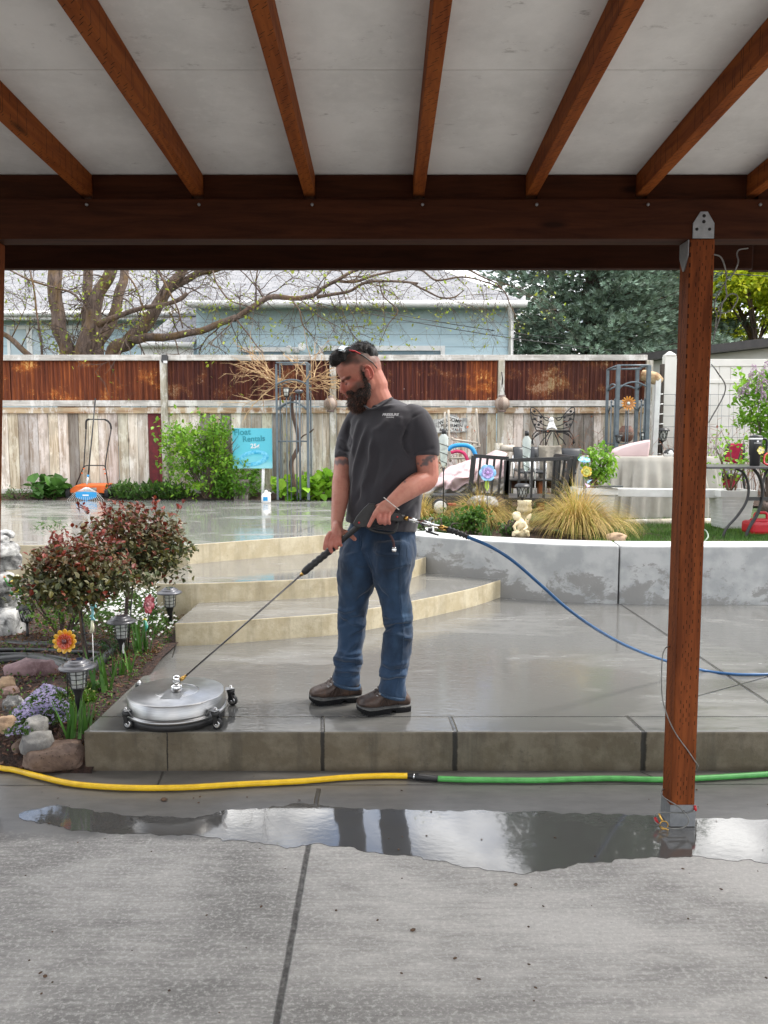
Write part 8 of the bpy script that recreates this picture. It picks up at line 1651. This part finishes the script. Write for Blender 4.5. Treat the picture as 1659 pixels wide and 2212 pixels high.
tp = MB(); tp.bar(s1 + Vector((-.1, -w1 * .3, .045)), s1 + Vector((.23, -w1 * .55, .05)), .10, .012); tag(tp.build('tray', std('dark_grey_tray', (.09, .10, .105), None, 9, .5)), 'dark grey plastic tray lying on the rim of the left planter', 'tray')
bush('potted_plant', 'leafy green young plant growing in the left planter', 'plant', s1 + Vector((.07, 0, .25)), (.16, .14, .20), 520, .055, ((1.3, 1.25, .8), (1, 1.1, .8)), M_lime, 120, .5, foot=tuple(s1), stems=7, up=-.2); bush('potted_plant', 'sparse thin stemmed plant growing in the right planter', 'plant', s2 + Vector((-.02, 0, .32)), (.20, .15, .30), 160, .045, ((1.3, 1.25, .8), (1, 1.1, .8)), M_lime, 121, .55, foot=tuple(s2), stems=6)
b = MB(); A, B_ = W(1332, 1063, 7.35), W(1566, 1066, 7.2); b.bar(A, B_, .16, .075); tag(b.build('plank', M_plant, bevel=.004), 'long white plank bridging the two white planters', 'plank')
# covered table
M_cloth = std('tan_cover_cloth', (.42, .395, .35), (.34, .315, .275), 4, .9, kind='World')
xL, xR = W(1290, 990, 8.05).x, W(1556, 990, 8.05).x; zt_, zb_ = W(1400, 989, 8.05).z, W(1400, 1121, 8.05).z
t = thing('covered_table', 'patio table hidden under a long tan cloth with deep folds', 'table', ((xL + xR) / 2, 8.4, ZG))
out = [(xL, 8.05), (xR, 8.05), (xR, 8.75), (xL, 8.75)]; n_ = 520; rs = []
def per(u):
    q = u * 4; i = int(q) % 4; f = q - int(q); a, b_ = out[i], out[(i + 1) % 4]; return a[0] + (b_[0] - a[0]) * f, a[1] + (b_[1] - a[1]) * f
for j in range(14):
    v = j / 13; ring = []
    for i in range(n_):
        u = i / n_; x, y = per(u); cx, cy = (xL + xR) / 2, 8.4; dx, dy = x - cx, y - cy; l_ = math.hypot(dx, dy); w_ = (.030 * abs(math.sin(u * 118 + 4 * math.sin(u * 23) + v * .6)) + .018 * math.sin(u * 290 + 5 * math.sin(u * 17)) + .03 * math.sin(u * 61 + v * 2)) * min(1, v * 2.2) + .05 * v; corner = 0
        z = zt_ + (zb_ + .035 * noise.noise(Vector((u * 9, 0, 0))) - zt_) * v; ring.append(Vector((x + dx / l_ * w_, y + dy / l_ * w_, z)))
    rs.append(ring)
b = MB(); top = [Vector((p.x * .97 + (xL + xR) / 2 * .03, p.y * .97 + 8.4 * .03, zt_ + .012)) for p in rs[0]]; cen_ = len(top); b.rings([top] + rs, cap=False); b.add(top, [tuple(range(n_))]); b.build('cloth_cover', M_cloth, t)
for sx in (xL + .1, xR - .1):
    for sy in (8.15, 8.65): MB().tube([(sx, sy, ZG), (sx, sy, zt_ - .02)], .02, 8).build('leg', M_blk, t)
b = MB(); cpf = lambda u, v: None
pc = [(140, 690), (200, 650), (340, 605), (520, 568), (512, 650), (500, 740), (330, 742), (160, 745)]; f_ = [zC(x, y, 8.25) for x, y in pc]; cen = sum(f_, Vector()) / 8; b.rings([[cen + (p - cen) * .97 + Vector((0, .12, 0)) for p in f_], [p + Vector((0, .0, 0)) for p in f_], [cen + (p - cen) * .86 + Vector((0, -.05, 0)) for p in f_]]); tag(b.build('cushion', M_pink, bevel=.012), 'pale pink cushion leaning on top of the tan covered table', 'cushion')
b = MB(); q = zC(712, 705, 8.2); b.ell(q, (.075, .07, .055), 16, 12); tag(b.build('cushion', std('cow_print_cloth', (.62, .62, .60), (.03, .03, .03), 12, .9, contrast=.05)), 'small black and white patterned cushion on the table, beside the wooden post', 'cushion')
b = MB().tube([W(1350, 1132, 7.55), W(1450, 1130, 7.55), W(1560, 1129, 7.55)], .046, 14); tag(b.build('log', M_fpost), 'long grey weathered log lying on the lawn before the covered table', 'log')
# steel tower trellis
Yc1, Yc2 = 10.15, 10.6; t = thing('tower_trellis', 'tall grey steel tower trellis with arches and a shelf in the fence corner', 'trellis', tuple(z4(500, 1400, 10.3)))
for x, yt, Y, w_ in ((357, 838, Yc2, .035), (433, 808, Yc1, .048), (572, 828, Yc2, .045), (655, 808, Yc1, .05)): p = z4(x, yt, Y); MB().bar((p.x, p.y, .62), p, w_, w_, (0, 1, 0)).build('upright', M_grey, t, bevel=.003)
b = MB()
for a_, c_2, Ya_, Yb2 in (((357, 838), (433, 808), Yc2, Yc1), ((433, 808), (655, 808), Yc1, Yc1), ((357, 838), (572, 832), Yc2, Yc2), ((572, 832), (655, 808), Yc2, Yc1), ((433, 835), (600, 835), Yc1, Yc1)): b.tube([z4(*a_, Ya_), z4(*c_2, Yb2)], .013, 6)
for x0, x1, y0, ht, Ya_, Yb2 in ((357, 430, 1000, 55, Yc2, Yc1), (435, 655, 985, 55, Yc1, Yc1), (575, 650, 990, 40, Yc2, Yc1), (365, 570, 990, 35, Yc2, Yc2), (360, 430, 1150, 50, Yc2, Yc1), (435, 565, 1130, 30, Yc1, Yc1), (575, 650, 1145, 50, Yc2, Yc1)): b.tube([z4(x0 + (x1 - x0) * u, y0 - ht * math.sin(PI * u) ** .7, Ya_ + (Yb2 - Ya_) * u) for u in [i / 12 for i in range(13)]], .012, 6)
b.build('arches', M_grey, t); b = MB()
for x, yt in ((382, 1075), (408, 1065), (490, 1150), (505, 1120), (600, 1070), (625, 1060), (640, 1100)):
    p = z4(x, yt, Yc1 + .02); b.tube([(p.x, p.y, .9), p], .009, 5); b.lathe([(.001, -.02), (.016, 0), (.003, .03)], p, 6)
b.build('bars', M_grey, t)
b = MB(); a, c = z4(357, 1375, Yc1), z4(655, 1375, Yc1)
for k in range(9): b.bar((a.x, Yc1 + k * .05, a.z), (c.x, Yc1 + k * .05, a.z), .014, .014)
b.bar((a.x, Yc1, a.z), (a.x, Yc2, a.z), .02, .02); b.bar((c.x, Yc1, a.z), (c.x, Yc2, a.z), .02, .02); b.build('shelf', M_grey, t)
stake_flower('orange sun ornament with a mirrored centre hung in the tower trellis', z4(505, 1085, 10.1), .095, .8, 14, .026, (.62, .25, .01), (.45, .16, .01), (.55, .60, .55))
c = z4(490, 1305, 10.3); t = thing('clay_pot', 'patterned brown round pot on the shelf of the tower trellis', 'pot', (c.x, c.y, c.z - .1)); MB().lathe([(.05, -.105), (.08, -.08), (.093, -.02), (.093, .02), (.08, .07), (.06, .09), (.062, .105), (.055, .105), (.05, .08)], c, 24, sx=1.05).build('pot', std('clay_pattern', (.24, .12, .08), (.12, .06, .05), 40, .6), t); MB().lathe([(.0945, -.02), (.0955, 0), (.0945, .02)], c, 24, cap=False, sx=1.05).build('pattern_band', std('clay_band', (.34, .26, .2), (.08, .05, .05), 60, .6), t)
box_lantern('black box lantern at the right end of the tower trellis shelf', z4(614, 1325, 10.2), .10, .09, z4(614, 1372, 10.2).z); lattice_lantern('dark lantern at the left end of the tower trellis shelf', z4(437, 1325, 10.12), z4(437, 1372, 10.12).z, .9)
# posts, log and lantern in the corner
t = tag(MB().tube(catmull([z4(605, 880, 10.7), z4(650, 890, 10.65), z4(700, 905, 10.6), z4(738, 930, 10.6)], 4), interp([.075, .08, .085, .06], 13), 12).build('birch_log', std('peeling_bark', (.50, .38, .22), (.25, .13, .06), 12, .9, .5)), 'short peeling tan log wedged on top of the corner posts', 'log')
tag(MB().bar(z4(722, 905, 10.55), z4(692, 1480, 10.55), .07, .05, (0, 1, 0)).build('leaning_post', M_plant, bevel=.004), 'white painted post leaning in the corner between trellis and vinyl fence', 'post')
t = thing('corner_post', 'dark brown corner post with a column of white insulators', 'post', tuple(z4(737, 1500, 10.75))); p0, p1_ = z4(722, 1500, 10.75), z4(722, 800, 10.75); MB().span((p0.x, 10.72, .6), (z4(742, 1500, 10.75).x, 10.8, p1_.z)).build('post', std('dark_post', (.07, .055, .045), None, 9, .8), t)
for k in range(7): c = z4(733, 1020 + k * 72, 10.7); MB().tube([c - Vector((.03, 0, 0)), c + Vector((.045, -.01, .005))], .008, 6).build('insulator', M_white, t)
lattice_lantern('black lantern with a wire cage hanging on the corner post', z4(752, 1285, 10.6), z4(752, 1290, 10.6).z - .3, 1.7)
MB_ = MB(); xg0, xg1 = W(1432, 900, 10.9).x, W(1800, 900, 10.9).x; zg0, zg1 = .65, z4(0, 1020, 10.9).z
for i in range(int((xg1 - xg0) / .165) + 1): MB_.tube([(xg0 + i * .165, 10.9, zg0), (xg0 + i * .165, 10.9, zg1)], .0035, 4)
z = zg1
while z > zg0: MB_.tube([(xg0, 10.896, z), (xg1, 10.896, z)], .0035, 4); z -= .15
tag(MB_.build('wire_mesh_panel', M_galv), 'square wire mesh panel standing in front of the white vinyl fence', 'wire mesh')
random.seed(131); b = MB(); M_dry = leafm('dry_stems', (.34, .20, .13), (.22, .12, .08), .2)
for (xa_, xb_, n_, Yd) in ((1360, 1425, 16, 10.6), (1480, 1659, 60, 10.7), (900, 1080, 26, 10.5), (1165, 1300, 26, 10.6)):
    tt_ = MB()
    for k in range(n_):
        x = rnd(xa_, xb_); p = Vector((W(x, 1000, Yd).x, Yd + rnd(-.1, .1), .66)); pts = wander(p, (rnd(-.3, .3), 0, 1), rnd(.5, 1.15), 8, .2); tt_.c = (1, 1, 1); tt_.tube(pts, [.005 * (1 - i / 10) for i in range(9)], 4, cap=False)
        for q in pts[4:]:
            if rnd(0, 1) < .7: dd = pts[5] - pts[4]; tt_.tube([q, q + Vector((rnd(-.1, .1), rnd(-.05, .05), rnd(0, .12)))], .0025, 3, cap=False)
            if rnd(0, 1) < .35: leaves(tt_, [q], .035, .6, 0, ((1, .9, .8), (1.4, .8, .6)))
    tag(tt_.build('dry_weeds', M_dry), {1360: 'dry weeds at the foot of the steel tower trellis', 1480: 'dry reddish weeds along the white vinyl fence', 900: 'bare twigs below the welcome plaque', 1165: 'dry stems below the wire fairy wings'}[xa_], 'weeds')
# lilac
t = bush('lilac_bush', 'lilac shrub with pale purple flower heads at the right edge', 'shrub', W(1650, 870, 9.3), (.36, .3, .50), 1500, .075, ((1.2, 1.2, .8), (1, 1.1, .9)), M_lime, 140, .6, stems=12, foot=(W(1665, 1000, 9.3).x, 9.3, .62), jag=.5); b = MB(); random.seed(141)
for x, y in ((1628, 800), (1645, 812), (1612, 840), (1640, 838), (1652, 830), (1600, 848), (1656, 792), (1622, 818), (1649, 858)):
    c = W(x, y, 9.0 + rnd(-.05, .1))
    for k in range(110): u = rnd(0, 1); a = rnd(0, 6.28); r = .042 * (1 - u * .6); leaves(b, [c + Vector((math.cos(a) * r, math.sin(a) * r, (u - .5) * .13))], .017, .8, 0, ((.62, .42, .58), (.72, .55, .68), (.52, .33, .50)))
b.build('flower_heads', M_petal, t)
# red folding chair
t = thing('folding_chair', 'crimson fabric folding chair partly hidden behind the black side table', 'chair', tuple(zC(1290, 1080, 8.6))); M_crim = std('crimson_fabric', (.36, .008, .045), (.28, .006, .035), 30, .85)
f_ = [zC(x, y, 8.6) for x, y in ((1292, 604), (1425, 606), (1420, 810), (1215, 775))]; MB().grid(lambda u, v: (f_[0].lerp(f_[1], u)).lerp(f_[3].lerp(f_[2], u), v) + Vector((0, .04 * math.sin(PI * u), 0)), 8, 8).build('backrest', M_crim, t, solid=.012); f_ = [zC(x, y, 8.3) for x, y in ((1215, 900), (1400, 900), (1320, 1040), (1190, 1030))]; MB().grid(lambda u, v: (f_[0].lerp(f_[1], u)).lerp(f_[3].lerp(f_[2], u), v), 6, 6).build('seat', M_crim, t, solid=.02)
for pl_ in ([(1290, 600), (1215, 780), (1190, 900)], [(1270, 880), (1250, 960), (1210, 1045)], [(1428, 604), (1420, 900), (1440, 1100)]): MB().tube(catmull([zC(x, y, 8.45) for x, y in pl_], 4), .014, 8).build('frame_tube', M_blk, t)
tag(MB().ell(zC(1285, 905, 8.2), (.13, .10, .055), 20, 12).build('black_bundle', std('crumpled_black_plastic', (.03, .03, .032), (.06, .06, .062), 20, .35, .8, 25, bdist=.03)), 'crumpled black plastic bundle on the crimson chair', 'bundle')
# side table with curved legs
Yt_ = 6.5; t = thing('side_table', 'black metal side table with curved legs at the right edge of the lawn', 'table', tuple(zC(1500, 1550, Yt_ + .2)))
a = zC(1072, 838, 6.25); zt_ = a.z; b = MB(); b.span((a.x, 6.25, zt_ - .012), (zC(2300, 838, 6.5).x, 6.95, zt_ + .006)); b.build('tabletop', std('black_table_top', (.04, .038, .04), (.06, .058, .06), 9, .3), t, bevel=.004)
def cleg(pl_, Y, w_=.034): b = MB(); P_ = catmull([zC(x, y, Y) for x, y in pl_], 6); b.tube(P_, w_ * .5, 8, flat=.55); b.build('leg', M_blk if Y < 6.6 else M_cap, t)
cleg([(1350, 852), (1420, 890), (1462, 980), (1470, 1080), (1440, 1190), (1360, 1310), (1270, 1410), (1232, 1480), (1222, 1530)], 6.38); cleg([(1520, 852), (1570, 920), (1602, 1020), (1600, 1140), (1560, 1280), (1490, 1400), (1450, 1490), (1440, 1560)], 6.45, .042); cleg([(1655, 860), (1625, 930), (1608, 1010)], 6.8); cleg([(1700, 860), (1690, 1100), (1760, 1350), (1800, 1500)], 6.8)
MB().bar(zC(1462, 1142, 6.42), zC(1720, 1142, 6.5), .02, .03).build('crossbar', M_blk, t)
q = zC(1530, 818, 6.5); q.z = zt_ + .006; k = pxm(6.5) * .22288; t = thing('tumbler', 'large black insulated tumbler with side handle and flower sticker on the table', 'tumbler', tuple(q)); M_tumb = std('matte_black_coating', (.016, .016, .017), None, 9, .4)
MB().lathe([(42 * k, 0), (46 * k, .004), (47 * k, 95 * k), (57 * k, 110 * k), (59 * k, 262 * k), (57 * k, 268 * k)], q, 28).build('body', M_tumb, t); MB().lathe([(59.5 * k, 252 * k), (60 * k, 254 * k), (60 * k, 266 * k), (58 * k, 268 * k)], q, 28).build('steel_band', M_white, t); MB().lathe([(60 * k, 270 * k), (60 * k, 282 * k), (52 * k, 290 * k), (30 * k, 292 * k), (20 * k, 298 * k), (0, 300 * k)], q, 28).build('lid', M_tumb, t)
MB().tube(catmull([q + Vector((56 * k, 0, 255 * k)), q + Vector((90 * k, 0, 258 * k)), q + Vector((108 * k, 0, 235 * k)), q + Vector((108 * k, 0, 150 * k)), q + Vector((92 * k, 0, 125 * k)), q + Vector((56 * k, 0, 122 * k))], 5), .010, 8).build('handle', M_tumb, t)
b = MB(); petals(b, q + Vector((22 * k, -61 * k, 150 * k)), (0.2, -1, 0), 5, .034, .03, (.72, .62, .03), (.80, .78, .60), cup=.05); b.build('flower_sticker', M_paint, t); b = MB(); b.box(q + Vector((-8 * k, -60 * k, 235 * k)), (18 * k, .002, 16 * k)); b.build('emblem', M_white, t); text_mesh('lettering', 'STANLEY', .014, M_white, t, Ms(q + Vector((-8 * k, -60.5 * k, 218 * k))), .0005)
tag(MB().tube(catmull([zC(1650, 700, 6.5), zC(1625, 730, 6.48), zC(1622, 790, 6.45), zC(1650, 812, 6.42), zC(1690, 800, 6.45), zC(1700, 740, 6.5), zC(1660, 720, 6.5)], 5), .008, 8).build('red_cord', M_redp), 'coiled red cord on the side table at the right picture edge', 'cord')
# petrol can
t = thing('fuel_can', 'red plastic fuel can on the lawn under the side table', 'fuel can', tuple(zC(1600, 1550, 6.7))); a, c = zC(1500, 1545, 6.6), zC(1760, 1545, 6.6); M_can = std('red_can_plastic', (.55, .012, .025), (.46, .01, .02), 9, .35); zt_ = zC(1500, 1345, 6.6).z
b = MB(); b.span((a.x, 6.6, ZG - .005), (c.x, 6.82, zt_ - .02)); b.build('can_body', M_can, t, bevel=.028); b = MB(); b.span((a.x + .05, 6.65, zt_ - .03), (c.x - .03, 6.77, zt_)); b.build('shoulder', M_can, t, bevel=.02); MB().tube(catmull([Vector((a.x + .07, 6.71, zt_ - .01)), Vector((a.x + .075, 6.71, zt_ + .04)), Vector((a.x + .12, 6.71, zt_ + .05)), Vector((c.x - .06, 6.71, zt_ + .045)), Vector((c.x - .05, 6.71, zt_ - .01))], 4), .013, 8).build('handle', M_can, t)
t = MB().tube([zC(1605, 1240, 7.6), zC(1640, 1235, 7.6), zC(1760, 1240, 7.6)], [.055, .06, .06], 12); tag(t.build('log', M_twig), 'dark firewood log behind the side table legs', 'log')
tag(MB().tube(catmull([zC(1030, 1435, 6.3), zC(1065, 1460, 6.2), zC(1078, 1510, 6.15), zC(1050, 1550, 6.12), zC(1030, 1580, 6.1)], 5), .006, 8).build('thin_hose', std('pale_green_tube', (.30, .38, .30), None, 9, .4)), 'thin pale green tube drooping over the wall behind the post', 'tube')
# end
